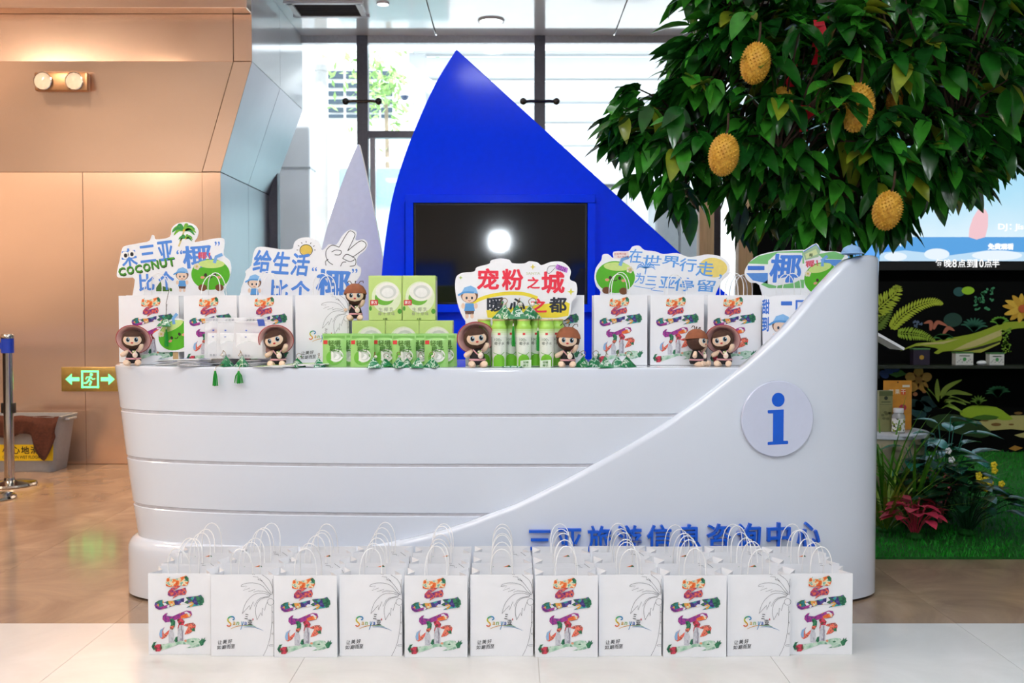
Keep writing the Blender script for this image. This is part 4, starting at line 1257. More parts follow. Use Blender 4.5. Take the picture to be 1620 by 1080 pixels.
# --- sign 5
Z7_ = (1080, 370, 4.697)
def d5(A):
    G, B = ink('#7cc87c'), ink('#5a94e0')
    A.poly([(480, 220), (560, 165), (700, 132), (890, 125), (900, 220), (620, 225)], G, 1)
    A.poly([(470, 292), (640, 290), (640, 370), (520, 345)], B, 1)
    A.poly([(580, 375), (640, 335), (900, 340), (900, 402), (640, 402)], G, 1)
    A.poly([(1000, 150), (1120, 130), (1200, 160), (1180, 190), (1040, 185)], G, 1); A.poly([(1020, 190), (1180, 192), (1150, 240), (1040, 230)], B, 1)
    A.poly([(632, 200), (700, 140), (885, 140), (890, 330), (830, 362), (690, 385), (630, 370)], ink('#f2f4f8'), 2)
    A.text('一', 480, 238, 605, 268, ink('#3f78d8'), 4, 0.02); A.text('椰', 645, 148, 880, 362, ink('#4a86e4'), 4, 0.035, shear=0.1)
    A.poly([(890, 140), (990, 78), (1020, 125), (1005, 170), (905, 195)], ink('#a8c8a0'), 3); A.poly([(905, 150), (985, 112), (1000, 150), (915, 185)], ink('#d8e4a8'), 4); A.text('椰', 935, 145, 962, 170, ink('#3a5a3a'), 5, 0.02)
    A.line([(892, 135), (985, 78), (1020, 122)], 7, ink('#5a94e0'), 5)
    draw_coconut(A, 1030, 330, 130, 118, -0.25)
    A.text('椰！', 908, 195, 1002, 245, ink('#e05a70'), 7, 0.03, rot=-0.12)
cut_sign(Z7_, SGD, [(462, 310), (470, 250), (540, 170), (680, 130), (880, 118), (905, 118), (990, 70), (1030, 125), (1130, 130), (1220, 160), (1215, 220), (1180, 330), (1160, 420), (1130, 560), (900, 560), (640, 560), (570, 380), (500, 360)], d5,
         'oval green and blue cut-out sign with coconut beside the sloping white tower')
def d6(A):
    for ch, b in (('一', (730, 500, 812, 530)), ('口', (838, 490, 925, 590)), ('甜', (590, 485, 645, 595)), ('到', (590, 615, 640, 725))):
        A.text(ch, *b, ink('#3f78d8'), 3, 0.04)
    draw_child(A, 735, 740, 260)
cut_sign(Z7_, 4.565, [(600, 480), (640, 470), (700, 458), (820, 455), (900, 450), (960, 470), (965, 560), (930, 700), (900, 800), (880, 960), (640, 960), (600, 850)], d6,
         'white cut-out sign with child in blue cap, partly behind the sloping tower')

# --- small die-cut coconut lying askew against a bag
def d7(A):
    draw_coconut(A, 430, 800, 112, 92, -0.45, feet=False)
    A.oval(538, 825, 26, 22, ink('#7a4a2a'), 4)
cut_sign(Z3_, 4.66, [(282, 800), (300, 780), (330, 760), (390, 705), (440, 692), (510, 715), (545, 765), (568, 815), (555, 850), (520, 885), (470, 905), (380, 905), (320, 905), (302, 860), (300, 825)], d7,
         'small green coconut cut-out propped against the leftmost counter bag', 'coconut_cutout', base_z=TOPZ + 0.0)

# ------------------------------------------------------------------ plush dolls
SK = mat('doll_skin', '#f0d3b8', 0.75, var=0.03, bump=0.1, bscale=300, sss=0.05)
BRN = mat('doll_brown', '#4a2f22', 0.85, var=0.12, scale=80, bump=0.3, bscale=300)
BLK = mat('doll_black', '#17151a', 0.8, var=0.1, bump=0.2, bscale=300)
PNK = mat('hat_pink', '#ffc6c0', 0.7, var=0.04, bump=0.1, bscale=300)
RDB = mat('hat_red_trim', '#b04a50', 0.7)
TAN = mat('hat_tan', '#96583a', 0.8, var=0.1, bump=0.2, bscale=200)
EYE = mat('eye_dark', '#101822', 0.15); EYB = mat('eye_ring', '#7fb0cc', 0.3); EYW = mat('eye_light', '#ffffff', 0.3)
MTH = mat('mouth_red', '#c8423e', 0.5); TRM = mat('dress_trim', '#d8a0a8', 0.7); CRM = mat('pouch_cream', '#efe0d0', 0.7); LEAF_S = mat('sprig_green', '#7a9a4a', 0.6)
DM = {}
def face_shell(c, r, ay, az0, az1, off, m, fn=None, n=14, rows=10):
    """patch of the head's own surface, raised by off; ay = half angle sideways"""
    mb = MB(); g = []
    for i in range(rows + 1):
        v = i / rows
        el = az0 + (az1 - az0) * v
        w = ay * (fn(v) if fn else math.sqrt(max(0.0, 1 - (2 * v - 1) ** 2)))
        row = []
        for k in range(n + 1):
            a = -w + 2 * w * k / n
            d = Vector((math.sin(a) * math.cos(el), -math.cos(a) * math.cos(el), math.sin(el)))
            row.append((c[0] + d.x * (r[0] + off), c[1] + d.y * (r[1] + off), c[2] + d.z * (r[2] + off)))
        g.append(row)
    mb.grid(g, m)
    return mb
HCN, HR = (0, 0, 0.122), (0.053, 0.050, 0.048)
def spot(mb, az, el, r, off, m, n=14):
    d = Vector((math.sin(az) * math.cos(el), -math.cos(az) * math.cos(el), math.sin(el)))
    p = Vector((HCN[0] + d.x * (HR[0] + off), HCN[1] + d.y * (HR[1] + off), HCN[2] + d.z * (HR[2] + off)))
    u = Vector((math.cos(az), math.sin(az), 0)); w = d.cross(u) * -1
    if w.z < 0: w = -w
    vs = [p + d * 0.0006] + [p + u * math.cos(2 * math.pi * k / n) * r[0] + w * math.sin(2 * math.pi * k / n) * r[1] - d * 0.0012 for k in range(n)]
    mb.add(vs, [(0, 1 + k, 1 + (k + 1) % n) for k in range(n)], m)
def doll_meshes():
    m = MB(); m.ball(HCN, HR, BRN, 24, 16); DM['head'] = m.mesh('head')
    DM['face'] = face_shell(HCN, HR, 0.86, -0.62, 0.62, 0.0016, SK).mesh('face')
    m = MB()
    fr = face_shell(HCN, HR, 0.80, 0.30, 0.72, 0.0032, BRN, lambda v: (0.65 + 0.35 * math.sin(v * 9)) if v < .35 else 0.95, 14, 10); DM['fringe'] = fr.mesh('fringe')
    m = MB(); spot(m, 0, 0.02, (0.0098, 0.0115), 0.0032, EYB); spot(m, 0, 0.02, (0.0076, 0.0092), 0.0042, EYE); spot(m, 0.06, 0.09, (0.0024, 0.0026), 0.0052, EYW); DM['eye'] = m.mesh('eye')
    m = MB(); spot(m, 0, -0.28, (0.006, 0.0042), 0.0032, MTH, 12); DM['mouth'] = m.mesh('mouth')
    m = MB(); m.lathe([(0.0001, 0.008), (0.03, 0.01), (0.036, 0.022), (0.030, 0.05), (0.020, 0.078), (0.0001, 0.086)], BLK, 20); DM['dress'] = m.mesh('dress')
    m = MB(); m.lathe([(0.0365, 0.028), (0.0365, 0.033), (0.0345, 0.036)], TRM, 20); m.tube([(-0.02, -0.024, 0.075), (-0.004, -0.032, 0.058), (0.016, -0.0335, 0.042)], 0.0028, TRM, 6); m.tube([(0.02, -0.024, 0.075), (0.002, -0.032, 0.058)], 0.0028, TRM, 6); DM['trim'] = m.mesh('trim')
    m = MB(); m.tube([(0, 0, 0), (0.014, -0.006, -0.010), (0.026, -0.012, -0.017), (0.033, -0.016, -0.020)], [0.0085, 0.011, 0.0115, 0.008], SK, 10); DM['arm'] = m.mesh('arm')
    m = MB(); m.tube([(0, 0, 0), (0.012, -0.012, 0.012), (0.018, -0.018, 0.026), (0.020, -0.02, 0.034)], [0.0085, 0.011, 0.0115, 0.008], SK, 10); DM['arm_up'] = m.mesh('arm')
    m = MB(); m.tube([(0, 0.005, 0), (0.004, -0.018, -0.003), (0.008, -0.036, -0.003), (0.010, -0.046, 0.002), (0.010, -0.052, 0.004)], [0.012, 0.0135, 0.0125, 0.0145, 0.010], SK, 12); DM['leg'] = m.mesh('leg')
    m = MB(); m.ball((0.012, -0.040, 0.050), (0.012, 0.008, 0.014), CRM, 14, 10); m.ball((0.012, -0.047, 0.050), (0.004, 0.002, 0.004), PNK, 8, 6); DM['pouch'] = m.mesh('pouch')
    m = MB()
    for k in range(6):
        m.ball((0.008 + 0.006 * math.cos(k), -0.042, 0.066 + 0.004 * math.sin(k * 1.7)), (0.005, 0.003, 0.003), LEAF_S if k % 2 else CRM, 8, 6)
    DM['sprig'] = m.mesh('sprig')
    m = MB(); m.lathe([(0.0001, 0.052), (0.034, 0.046), (0.052, 0.026), (0.060, 0.008), (0.078, -0.004), (0.080, -0.001), (0.062, 0.014), (0.054, 0.032), (0.035, 0.053), (0.0001, 0.058)], PNK, 32); DM['hat_pink'] = m.mesh('sun_hat')
    m = MB(); m.lathe([(0.0775, -0.0045), (0.0815, -0.0025), (0.0775, 0.0015)], RDB, 32); m.lathe([(0.0675, 0.0062), (0.0695, 0.0075), (0.0675, 0.0095)], RDB, 32); DM['band_pink'] = m.mesh('hat_band')
    m = MB(); m.lathe([(0.0001, 0.056), (0.02, 0.055), (0.04, 0.043), (0.053, 0.022), (0.0575, 0.004), (0.054, 0.003), (0.048, 0.022), (0.0001, 0.05)], TAN, 28); DM['hat_tan'] = m.mesh('dome_hat')
    m = MB()
    for a in (-0.5, 0.0, 0.5):
        m.tube([(a * 0.03, 0, 0.054), (a * 0.05, -0.004, 0.068), (a * 0.07 + .004, 0, 0.07), (a * 0.08, 0.003, 0.06)], 0.0018, BRN, 6)
    DM['band_tan'] = m.mesh('top_loops')
doll_meshes()
def doll(px, py, D, label, hat, turn=0.0, tilt=(0, 0), zbase=None, sc=1.0, wave=1):
    p = at(px, py, D)
    o = thing('plush_doll', (p.x, D - YC, TOPZ if zbase is None else zbase), label, 'plush doll', 'plush dolls on the counter', turn)
    o.scale = (sc, sc, sc)
    hx, hy = tilt
    E = lambda v: v
    def hp(name, key, parent=o):
        q = inst(name, DM[key], parent)
        return q
    # head tilts about the neck
    R_ = Matrix.Rotation(hx, 4, 'X') @ Matrix.Rotation(hy, 4, 'Y')
    base = Matrix.Translation((0, 0, 0.08)) @ R_ @ Matrix.Translation((0, 0, -0.08))
    head = hp('head', 'head'); head.matrix_local = base
    for nm in ('face', 'fringe', 'mouth'):
        hp(nm, nm, head)
    for s in (-1, 1):
        e = inst('eye', DM['eye'], head, (0, 0, 0), (0, 0, s * 0.36))
    h = hp('sun_hat' if hat == 'pink' else 'dome_hat', 'hat_' + hat, head)
    if hat == 'pink':
        h.location = (0, 0.017, 0.124); h.rotation_euler = (-1.05, 0.1, 0)
    else:
        h.location = (0, 0.004, 0.126); h.rotation_euler = (-0.1, 0, 0)
    b = inst('hat_band' if hat == 'pink' else 'hat_loops', DM['band_' + hat], head, h.location, h.rotation_euler)
    hp('dress', 'dress'); hp('trim', 'trim'); hp('pouch', 'pouch'); hp('sprig', 'sprig')
    for s in (-1, 1):
        up = (s == wave)
        inst('arm', DM['arm_up' if up else 'arm'], o, (s * 0.021, -0.006, 0.068), (0, 0, 0), (s, 1, 1))
        inst('leg', DM['leg'], o, (s * 0.017, -0.008, 0.0135), (0, 0, 0), (s, 1, 1))
    return o
doll(211, 560, 4.60, 'seated plush doll in pink hat at the counter end by the steel wall', 'pink', 0.25, (0, 0.0), sc=0.96)
doll(440, 560, 4.50, 'seated plush doll in pink hat with head tipped, beside clear sachets', 'pink', 0.05, (0, -0.28), sc=0.98)
doll(755, 560, 4.45, 'seated plush doll in pink hat waving beside the green bottles', 'pink', 0.1, (0, -0.12), sc=1.05)
doll(898, 560, 4.46, 'seated plush doll in brown dome hat right of the green bottles', 'tan', -0.1, (0, 0.05), sc=0.98)
doll(1102, 560, 4.52, 'seated plush doll in brown hat turned towards its pink-hatted neighbour', 'tan', 0.85, (0, 0.12), sc=0.92)
doll(1146, 560, 4.51, 'seated plush doll in pink hat leaning towards its brown-hatted neighbour', 'pink', -0.35, (0, -0.22), sc=0.98)

# small pale blue cap on the tower rim
pos, rz, nr = on_skin(1354, 405, -0.03)
o = thing('baseball_cap', (pos.x, pos.y, TOWER + 0.0005), 'small pale blue cap resting on top of the white tower', 'cap', rotz=0.1)
m = MB(); m.lathe([(0.044, 0.0), (0.045, 0.012), (0.036, 0.030), (0.018, 0.040), (0.0001, 0.043)], mat('cap_blue', '#8fb8e4', 0.7, bump=0.1, bscale=300), 28); m.build('crown', o)
m = MB(); m.grid([[(0.043 * math.cos(a), 0.043 * math.sin(a), 0.010) for a in [math.pi + math.pi * k / 12 for k in range(13)]], [(0.058 * math.cos(a) - .004, 0.072 * math.sin(a), 0.002) for a in [math.pi + math.pi * k / 12 for k in range(13)]], [(0.043 * math.cos(a), 0.043 * math.sin(a), 0.005) for a in [math.pi + math.pi * k / 12 for k in range(13)]]], mat('cap_blue', '#8fb8e4', 0.7)); m.build('peak', o)
m = MB(); m.ball((0, 0, 0.043), 0.005, mat('cap_blue', '#8fb8e4', 0.7), 8, 6); m.build('button', o)

# ------------------------------------------------------------------ coconut boxes
BXW, BXH, BXD = 0.152, 0.205, 0.115
M_box = mat('box_green', '#c8e487', 0.4, var=0.02); M_boxl = mat('box_cream', '#eff0dc', 0.4, var=0.02)
def box_art():
    A = Art(200 / BXW, 953, 700, 0.0003)     # drawn over x 853..1053, y 445..700
    A.oval(960, 560, 88, 95, ink('#e6f2cc'), 1, 32)
    A.oval(948, 565, 58, 44, ink('#6fb83a'), 2, 28); A.oval(965, 528, 70, 56, ink('#f4f4ea'), 3, 32); A.oval(970, 528, 50, 40, ink('#d8dcd4'), 4, 28); A.oval(968, 532, 36, 28, ink('#f2f3ee'), 5, 24)
    A.poly([(862, 578), (910, 576), (910, 608), (862, 610)], ink('#d83a3a'), 6); A.text('南方', 868, 582, 904, 603, ink('#ffffff'), 7, 0.01)
    A.chars('生椰乳', [(925, 634), (958, 634), (991, 634)], 24, 24, ink('#9aa488'), 6, 0.0); A.chars('椰汁原味', [(920, 660), (947, 660), (974, 660), (1001, 660)], 20, 20, ink('#9aa488'), 6, 0.0)
    A.text('4盒', 938, 684, 968, 698, ink('#5a7a3a'), 6, 0.01)
    A.oval(1040, 645, 13, 15, ink('#4fa030'), 2); A.oval(864, 628, 8, 14, ink('#4fa030'), 2)
    return A.mesh('print')
BOXP = box_art()
m = MB(); m.box(-BXW / 2, BXW / 2, 0, BXD, 0, BXH, M_box); BOXM = m.mesh('carton', bevel=0.002, segs=1)
m = MB(); m.box(0, 0.0006, 0.012, BXD - .012, 0.02, BXH - 0.02, M_boxl); BOXS = m.mesh('side_label', smooth=False)
def gbox(px, D, z, lab):
    p = at(px, 490, D)
    o = thing('drink_carton', (p.x, D - YC, z), lab, 'carton', 'green coconut drink cartons')
    inst('carton', BOXM, o); inst('print', BOXP, o, (0, -0.0003, 0)); inst('side_label', BOXS, o, (BXW / 2, 0, 0))
    for z_ in (BXH - 0.0,):
        mm = MB(); mm.box(-BXW / 2 + .004, BXW / 2 - .004, BXD / 2 - 0.0008, BXD / 2 + 0.0008, 0, 0.0006, mat('flap_line', '#9ab860', 0.5)); mm.build('flap_seam', o, (0, 0, z_), smooth=False)
    return o
GBD = 4.575
w_px = BXW * F / GBD
for k, nm in enumerate(('left', 'middle', 'right')):
    gbox(583 + k * (w_px + 0.8), GBD, TOPZ, 'pale green coconut drink carton, %s one of the bottom three' % nm)
for k, nm in enumerate(('left', 'right')):
    gbox(609.5 + k * (w_px + 0.8), GBD + 0.003, TOPZ + BXH + 0.001, 'pale green coconut drink carton, %s one of the top two' % nm)
doll(562, 500, GBD + 0.055, 'plush doll in brown hat sitting on top of the green cartons', 'tan', 0.12, (0, 0.0), zbase=TOPZ + BXH + 0.001, sc=0.93)

# ------------------------------------------------------------------ coconut pouches
PW, PH = 0.108, 0.148
M_pouch = mat('pouch_green', '#a2d97e', 0.25, var=0.05, scale=40, coat=0.3)
def pouch_mesh():
    m = MB()
    for sgn in (-1, 1):
        g = []
        for i in range(13):
            v = i / 12
            row = []
            for k in range(11):
                u = k / 10 * 2 - 1
                bulge = (1 - u * u) ** 0.6 * (math.sin(math.pi * min(1, max(0, (0.88 - v) / 0.88)) ** 0.8) ** 0.7 if v < 0.88 else 0.0)
                base = 0.016 * (1 - u * u) ** 0.5 * max(0.0, 1 - v * 3)
                row.append((u * PW / 2 * (1 - 0.03 * math.sin(v * 3.1)), sgn * (0.0008 + 0.013 * bulge + base), v * PH))
            g.append(row)
        m.grid(g, M_pouch)
    return m.mesh('pouch_body', weld=True)
def pouch_front(x, z):
    u, v = max(-1, min(1, x / (PW / 2))), max(0, min(1, z / PH))
    bulge = (1 - u * u) ** 0.6 * (math.sin(math.pi * min(1, max(0, (0.88 - v) / 0.88)) ** 0.8) ** 0.7 if v < 0.88 else 0.0)
    return -(0.0008 + 0.013 * bulge + 0.016 * (1 - u * u) ** 0.5 * max(0.0, 1 - v * 3))
def pouch_art():
    A = Art(150 / PW, 810, 975, 0.0003)      # x 735..885, y 770..975
    A.poly([(745, 782), (875, 782), (875, 800), (745, 800)], ink('#79ba54'), 1)
    for cx, cy, rx, ry, c, l in ((812, 918, 52, 46, '#6db83c', 1), (822, 905, 44, 40, '#f2f4ea', 2), (826, 905, 30, 27, '#cfd6c8', 3), (822, 910, 22, 18, '#f4f5f0', 4)):
        for j in range(1): A.oval(cx, cy, rx, ry, ink(c), l + 1, 24)
    A.poly([(742, 812), (768, 810), (768, 834), (742, 834)], ink('#d83a3a'), 3)
    A.chars('轻嚼', [(792, 828), (832, 828)], 36, 36, ink('#4a7a1a'), 3, 0.02); A.chars('椰子', [(800, 866), (840, 866)], 36, 36, ink('#3f7a1a'), 6, 0.02)
    vs = A.mb.v
    return A.mesh('print', warp=lambda v: (v[0], pouch_front(v[0], v[2]) - 0.0012 + v[1], v[2]))
PM, PA = pouch_mesh(), pouch_art()
pcs = [(529, 0.02, 'leftmost, half behind its neighbour'), (551, 0.055, 'second from the left, mostly hidden'), (573, 0.0, 'third from the left, fully in view'), (608, 0.035, 'fourth from the left'),
       (639, 0.0, 'fifth from the left'), (664, 0.045, 'sixth from the left, mostly hidden'), (690, 0.0, 'seventh from the left'), (704, 0.05, 'rightmost, behind its neighbour')]
for k, (px, dd, nm) in enumerate(pcs):
    D = 4.455 + dd
    p = at(px, 490, D)
    o = thing('coconut_pouch', (p.x, D - YC, TOPZ), 'glossy green snack pouch, ' + nm, 'pouch', 'green snack pouches', 0.05 * math.sin(k * 2.1))
    inst('pouch_body', PM, o); inst('print', PA, o)

# ------------------------------------------------------------------ bottles of coconut water
BR, BHT = 0.0345, 0.214
M_bot = mat('bottle_white', '#eff5ea', 0.25, var=0.01); M_botg = mat('bottle_green', '#a8dc5a', 0.25, var=0.02); M_gold = mat('cap_gold', '#d8c88a', 0.3, metal=0.6)
m = MB()
m.lathe([(0.0001, 0.0), (BR - .003, 0.0), (BR, 0.004), (BR, 0.150), (BR, 0.170)], M_bot, 28)
m.lathe([(BR, 0.170), (BR, 0.178), (BR - 0.003, 0.186), (BR - 0.0055, 0.190), (BR - 0.0055, 0.207)], M_botg, 28)
BOTM = m.mesh('bottle_body', weld=True)
m = MB(); m.lathe([(BR - 0.0045, 0.2055), (BR - 0.0035, 0.208), (BR - 0.0045, 0.2115), (BR - 0.009, 0.213), (0.0001, 0.2125)], M_gold, 28); BOTC = m.mesh('cap')
def bottle_art():
    A = Art(1000, 0, 214, 0.0003)
    def strip(pts, c, l):
        A.poly(pts, c, l)
    n = 22
    for j in range(4):
        c = ('#c8e89a', '#d8eeb8', '#e6f4d4', '#eff6e6')[j]
        for i in range(n):
            x0 = -75 + 150 * i / n; x1 = -75 + 150 * (i + 1) / n
            A.poly([(x0, 44 + j * 9), (x1, 44 + j * 9), (x1, 53 + j * 9), (x0, 53 + j * 9)], ink(c), 1)
    G = ink('#7ac832'); G2 = ink('#5aa81e')
    for cx in (-62, 0, 62):
        for i in range(12):
            a0, a1 = math.pi * i / 12, math.pi * (i + 1) / 12
            pts = [(cx - 27 * math.cos(a0), 184 - 26 * math.sin(a0)), (cx - 27 * math.cos(a1), 184 - 26 * math.sin(a1)), (cx - 27 * math.cos(a1), 211), (cx - 27 * math.cos(a0), 211)]
            A.poly(pts, G, 2)
        A.line([(cx - 26, 150), (cx - 6, 158), (cx + 10, 160), (cx + 24, 148)], 2.6, G2, 4)
    A.poly([(-5, 62), (6, 62), (6, 72), (-5, 72)], ink('#d83a3a'), 3)
    A.text('100', -20, 86, 4, 98, ink('#5a7a5a'), 3, 0.0); A.text('%', 5, 91, 11, 98, ink('#5a7a5a'), 3)
    A.chars('椰子水', [(-14, 109), (2, 109), (18, 109)], 14, 15, ink('#4a5a4a'), 3, 0.0)
    A.line([(-20, 122), (22, 122)], 2, ink('#a8b89a'), 3)
    def wp(v):
        a = v[0] / BR; r = BR + 0.0003 - v[1]
        return (r * math.sin(a), -r * math.cos(a), v[2])
    return A.mesh('label', wp)
BOTA = bottle_art()
for k, (px, D, nm) in enumerate(((789.5, 4.47, 'in front, nearest the pink-hatted doll'), (828.6, 4.47, 'in the middle of the front'), (864.8, 4.47, 'in front, nearest the brown-hatted doll'),
                                 (766, 4.522, 'half hidden behind the pink-hatted doll'), (809, 4.525, 'in the rear, under a hanging green tassel'), (847, 4.525, 'in the rear, behind the dangling charm'), (880.5, 4.525, 'in the rear, next to the brown hat'))):
    p = at(px, 490, D)
    o = thing('coconut_water_bottle', (p.x, D - YC, TOPZ), 'slim white and green coconut water bottle ' + nm, 'bottle', 'coconut water bottles', -math.atan2(p.x, D) * 0.5 + 0.1 * math.sin(k * 3))
    inst('bottle_body', BOTM, o); inst('cap', BOTC, o); inst('label', BOTA, o)

# ------------------------------------------------------------------ green triangular scented charms with cords and tassels
M_ch = patch_mat('charm_foil', ['#0f5a38', '#1f7a4a', '#2a8a52', '#157044', '#cfe6d8', '#1a6a42'], 55, 0.25, 2.0)
M_ch2 = patch_mat('charm_foil_pale', ['#17603c', '#2a8a5a', '#d4e8dc', '#3a9a68', '#1f7a4a', '#2a8a5a'], 50, 0.25, 7.0)
M_tas = mat('tassel_green', '#1f9a34', 0.55, var=0.25, scale=300, stretch=(1, 1, 0.05))
M_cord2 = mat('gold_cord', '#8a6a3a', 0.5, metal=0.3); M_bead = mat('bead_white', '#e8e4dc', 0.3); M_beadg = mat('bead_green', '#3a8a4a', 0.3)
def charm_mesh(pale):
    r = 0.04
    P = [Vector((r * 1.15, 0, 0)), Vector((-r * 0.75, r * 0.9, 0)), Vector((-r * 0.75, -r * 0.9, 0)), Vector((-0.1 * r, 0, r * 1.25))]
    m = MB(); fs = ((0, 2, 1), (0, 1, 3), (1, 2, 3), (2, 0, 3))
    mm = M_ch2 if pale else M_ch
    N_ = 5
    c = sum(P, Vector()) / 4
    for f in fs:
        a, b, d = P[f[0]], P[f[1]], P[f[2]]
        flat = abs(a.z) + abs(b.z) + abs(d.z) < 1e-6
        idx = {}; vs = []; fc = []
        for i in range(N_ + 1):
            for j in range(N_ + 1 - i):
                u, v = i / N_, j / N_; w = 1 - u - v
                p = a * w + b * u + d * v
                bul = 27 * u * v * w
                n_ = (b - a).cross(d - a).normalized()
                if n_.dot((a + b + d) / 3 - c) < 0: n_ = -n_
                p = p + n_ * bul * (0.0 if flat else 0.005)
                idx[(i, j)] = len(vs); vs.append(p)
        for i in range(N_):
            for j in range(N_ - i):
                fc.append((idx[(i, j)], idx[(i + 1, j)], idx[(i, j + 1)]))
                if i + j < N_ - 1: fc.append((idx[(i + 1, j)], idx[(i + 1, j + 1)], idx[(i, j + 1)]))
        m.add(vs, fc, mm)
    return m.mesh('sachet', weld=True, angle=35)
CHM = [charm_mesh(0), charm_mesh(1)]
m = MB(); m.tube(catmull([(-0.004, 0, 0.048), (-0.012, -0.004, 0.062), (0.0, -0.01, 0.072), (0.014, -0.008, 0.066), (0.012, -0.016, 0.054), (0.02, -0.02, 0.05)], 3, closed=False), 0.0013, M_cord2, 5); CORD = m.mesh('cord')
m = MB()
m.ball((0.0, -0.012, 0.050), (0.007, 0.007, 0.0075), M_bead, 12, 8); BEAD = m.mesh('bead')
m = MB(); m.ball((0.010, -0.014, 0.056), (0.004, 0.004, 0.004), M_beadg, 8, 6); BEADG = m.mesh('small_bead')
def tassel_mesh(L_, w):
    m = MB()
    rg = random.Random(5)
    m.ball((0, 0, 0), (0.0045, 0.0045, 0.006), M_bead, 10, 8)
    m.lathe([(0.004, -0.004), (0.0055, -0.010), (0.005, -0.014)], M_tas, 10)
    for k in range(40):
        a = rg.uniform(0, 6.28); r = w * math.sqrt(rg.random())
        m.tube([(0.004 * math.cos(a), 0.004 * math.sin(a), -0.01), (r * .7 * math.cos(a), r * .7 * math.sin(a), -L_ * .4), (r * math.cos(a), r * math.sin(a), -L_ * rg.uniform(.93, 1.0))], 0.0011, M_tas, 4)
    return m.mesh('tassel')
TAS = tassel_mesh(0.072, 0.012); TASW = tassel_mesh(0.06, 0.02)
m = MB()
rg = random.Random(9)
for k in range(30):
    a = rg.uniform(-0.35, 0.35); l = 0.065 * rg.uniform(.9, 1.05)
    m.tube([(0, 0, 0.004), (l * .4 * math.cos(a), l * .4 * math.sin(a), 0.006 + rg.random() * .004), (l * math.cos(a), l * math.sin(a), 0.0016 + rg.random() * .003)], 0.0011, M_tas, 4)
TASF = m.mesh('tassel')
def charm(px, D, z, lab, rz, pale=0, sc=1.0, rot=None, tassel=None, trz=0.0, bead=True):
    p = at(px, 490, D)
    o = thing('scented_charm', (p.x, D - YC, z), lab, 'charm', 'green triangular charms', rz)
    if rot: o.rotation_euler = rot
    o.scale = (sc, sc, sc)
    inst('sachet', CHM[pale], o)
    if bead:
        inst('cord', CORD, o); inst('bead', BEAD, o); inst('small_bead', BEADG, o)
    if tassel == 'flat':
        inst('tassel', TASF, o, (0.03, -0.02, 0.0), (0, 0, trz))
    return o
CD = 4.42
for k, (px, dd, rz, pl, nm) in enumerate(((471, 0.03, 0.6, 0, 'lying before the palm-print bag, nearer the pink-hatted doll'), (502, 0.045, 2.2, 1, 'lying before the palm-print bag, next to the pouches'),
        (590, 0.0, 1.9, 1, 'before the third snack pouch'), (610, 0.035, 0.2, 0, 'before the fourth snack pouch'), (629, 0.0, 2.5, 1, 'before the fifth snack pouch'), (645, 0.03, 0.9, 0, 'between the fifth and sixth pouches'), (662, 0.0, 1.4, 0, 'before the sixth snack pouch'), (683, 0.005, 2.9, 1, 'before the seventh snack pouch'))):
    charm(px, CD + dd - 0.02, TOPZ, 'shiny green triangular charm ' + nm, rz, pl, 0.95 if dd < .03 else 0.85, tassel='flat' if k in (2, 4, 6) else None, trz=-1.2 + 0.5 * k)
for k, (px, dd, rz, pl, nm) in enumerate(((922, 0.02, 2.6, 0, 'at the left end of the heap, nearest the dome-hatted doll'), (941, 0.05, 0.4, 1, 'at the back of the heap, second from its left'), (957, -0.005, 1.7, 0, 'in front at the middle of the heap'), (975, 0.05, 2.0, 1, 'at the back of the heap, right of its middle'), (993, 0.015, 0.3, 0, 'at the right end of the heap before the bag'))):
    charm(px, CD + dd, TOPZ, 'green triangular charm ' + nm, rz, pl, 1.0, tassel='flat' if k in (0, 2) else None, trz=-2.4 + 0.5 * k)
for k, (px, D, rz, pl, nm) in enumerate(((797, 4.495, 2.8, 1, 'left one of those lying on the bottle caps'), (818, 4.49, 1.6, 0, 'middle one of those lying on the bottle caps'), (840, 4.495, 0.5, 1, 'right one of those lying on the bottle caps'))):
    charm(px, D, TOPZ + 0.2137, 'green triangular charm, ' + nm, rz, pl, 1.3)
# tassels hanging between the bottles belong to the charms on the caps
for px, py, D, lab in ((812, 514, 4.462, 'long green tassel hanging between the left and middle bottles'), (851, 521, 4.462, 'long green tassel hanging between the middle and right bottles')):
    p = at(px, py, D); o = thing('hanging_tassel', p, lab, 'tassel', 'tassels of the charms on the bottles')
    L_ = p.z - TOPZ - 0.02
    t_ = inst('threads', TAS, o, (0, 0, 0), (0, 0, 0), (0.75, 0.5, min(1.35, L_ / 0.075)))
    mm = MB(); mm.tube([(0, 0, 0), (0.002, 0.006, TOPZ + 0.216 - p.z)], 0.0011, M_cord2, 5); mm.build('cord', o)
# two charms on the front edge with tassels hanging down over the hull
for k, (px, nm, ty, wide) in enumerate(((352, 'left one of two at the counter edge, tassel hanging down', 0.0, 0), (379, 'right one of two at the counter edge, tassel hanging down', 0.0, 1))):
    x = gx(px, 4.5); y = hull_y(x)
    D = y + YC
    x = gx(px, D); y = hull_y(x)
    o = thing('scented_charm', (x, y + 0.042, TOPZ), 'green triangular charm, ' + nm, 'charm', 'green triangular charms', -1.5 + 0.25 * k)
    inst('sachet', CHM[k], o); inst('cord', CORD, o); inst('bead', BEAD, o)
    tx = (-0.028, 0.0)[k]
    R_ = Matrix.Rotation(-(-1.5 + 0.25 * k), 3, 'Z')
    loc = R_ @ Vector((tx, -0.042 - 0.022, -0.012))
    inst('tassel', (TAS, TASW)[wide], o, loc, (0, 0, 0))
    mm = MB(); pth = [R_ @ Vector(q) for q in ((0, -0.02, 0.012), (tx, -0.044, 0.003), (tx, -0.056, -0.004), (tx, -0.064, -0.012))]; mm.tube(pth, 0.0011, M_cord2, 5); mm.build('tassel_cord', o)
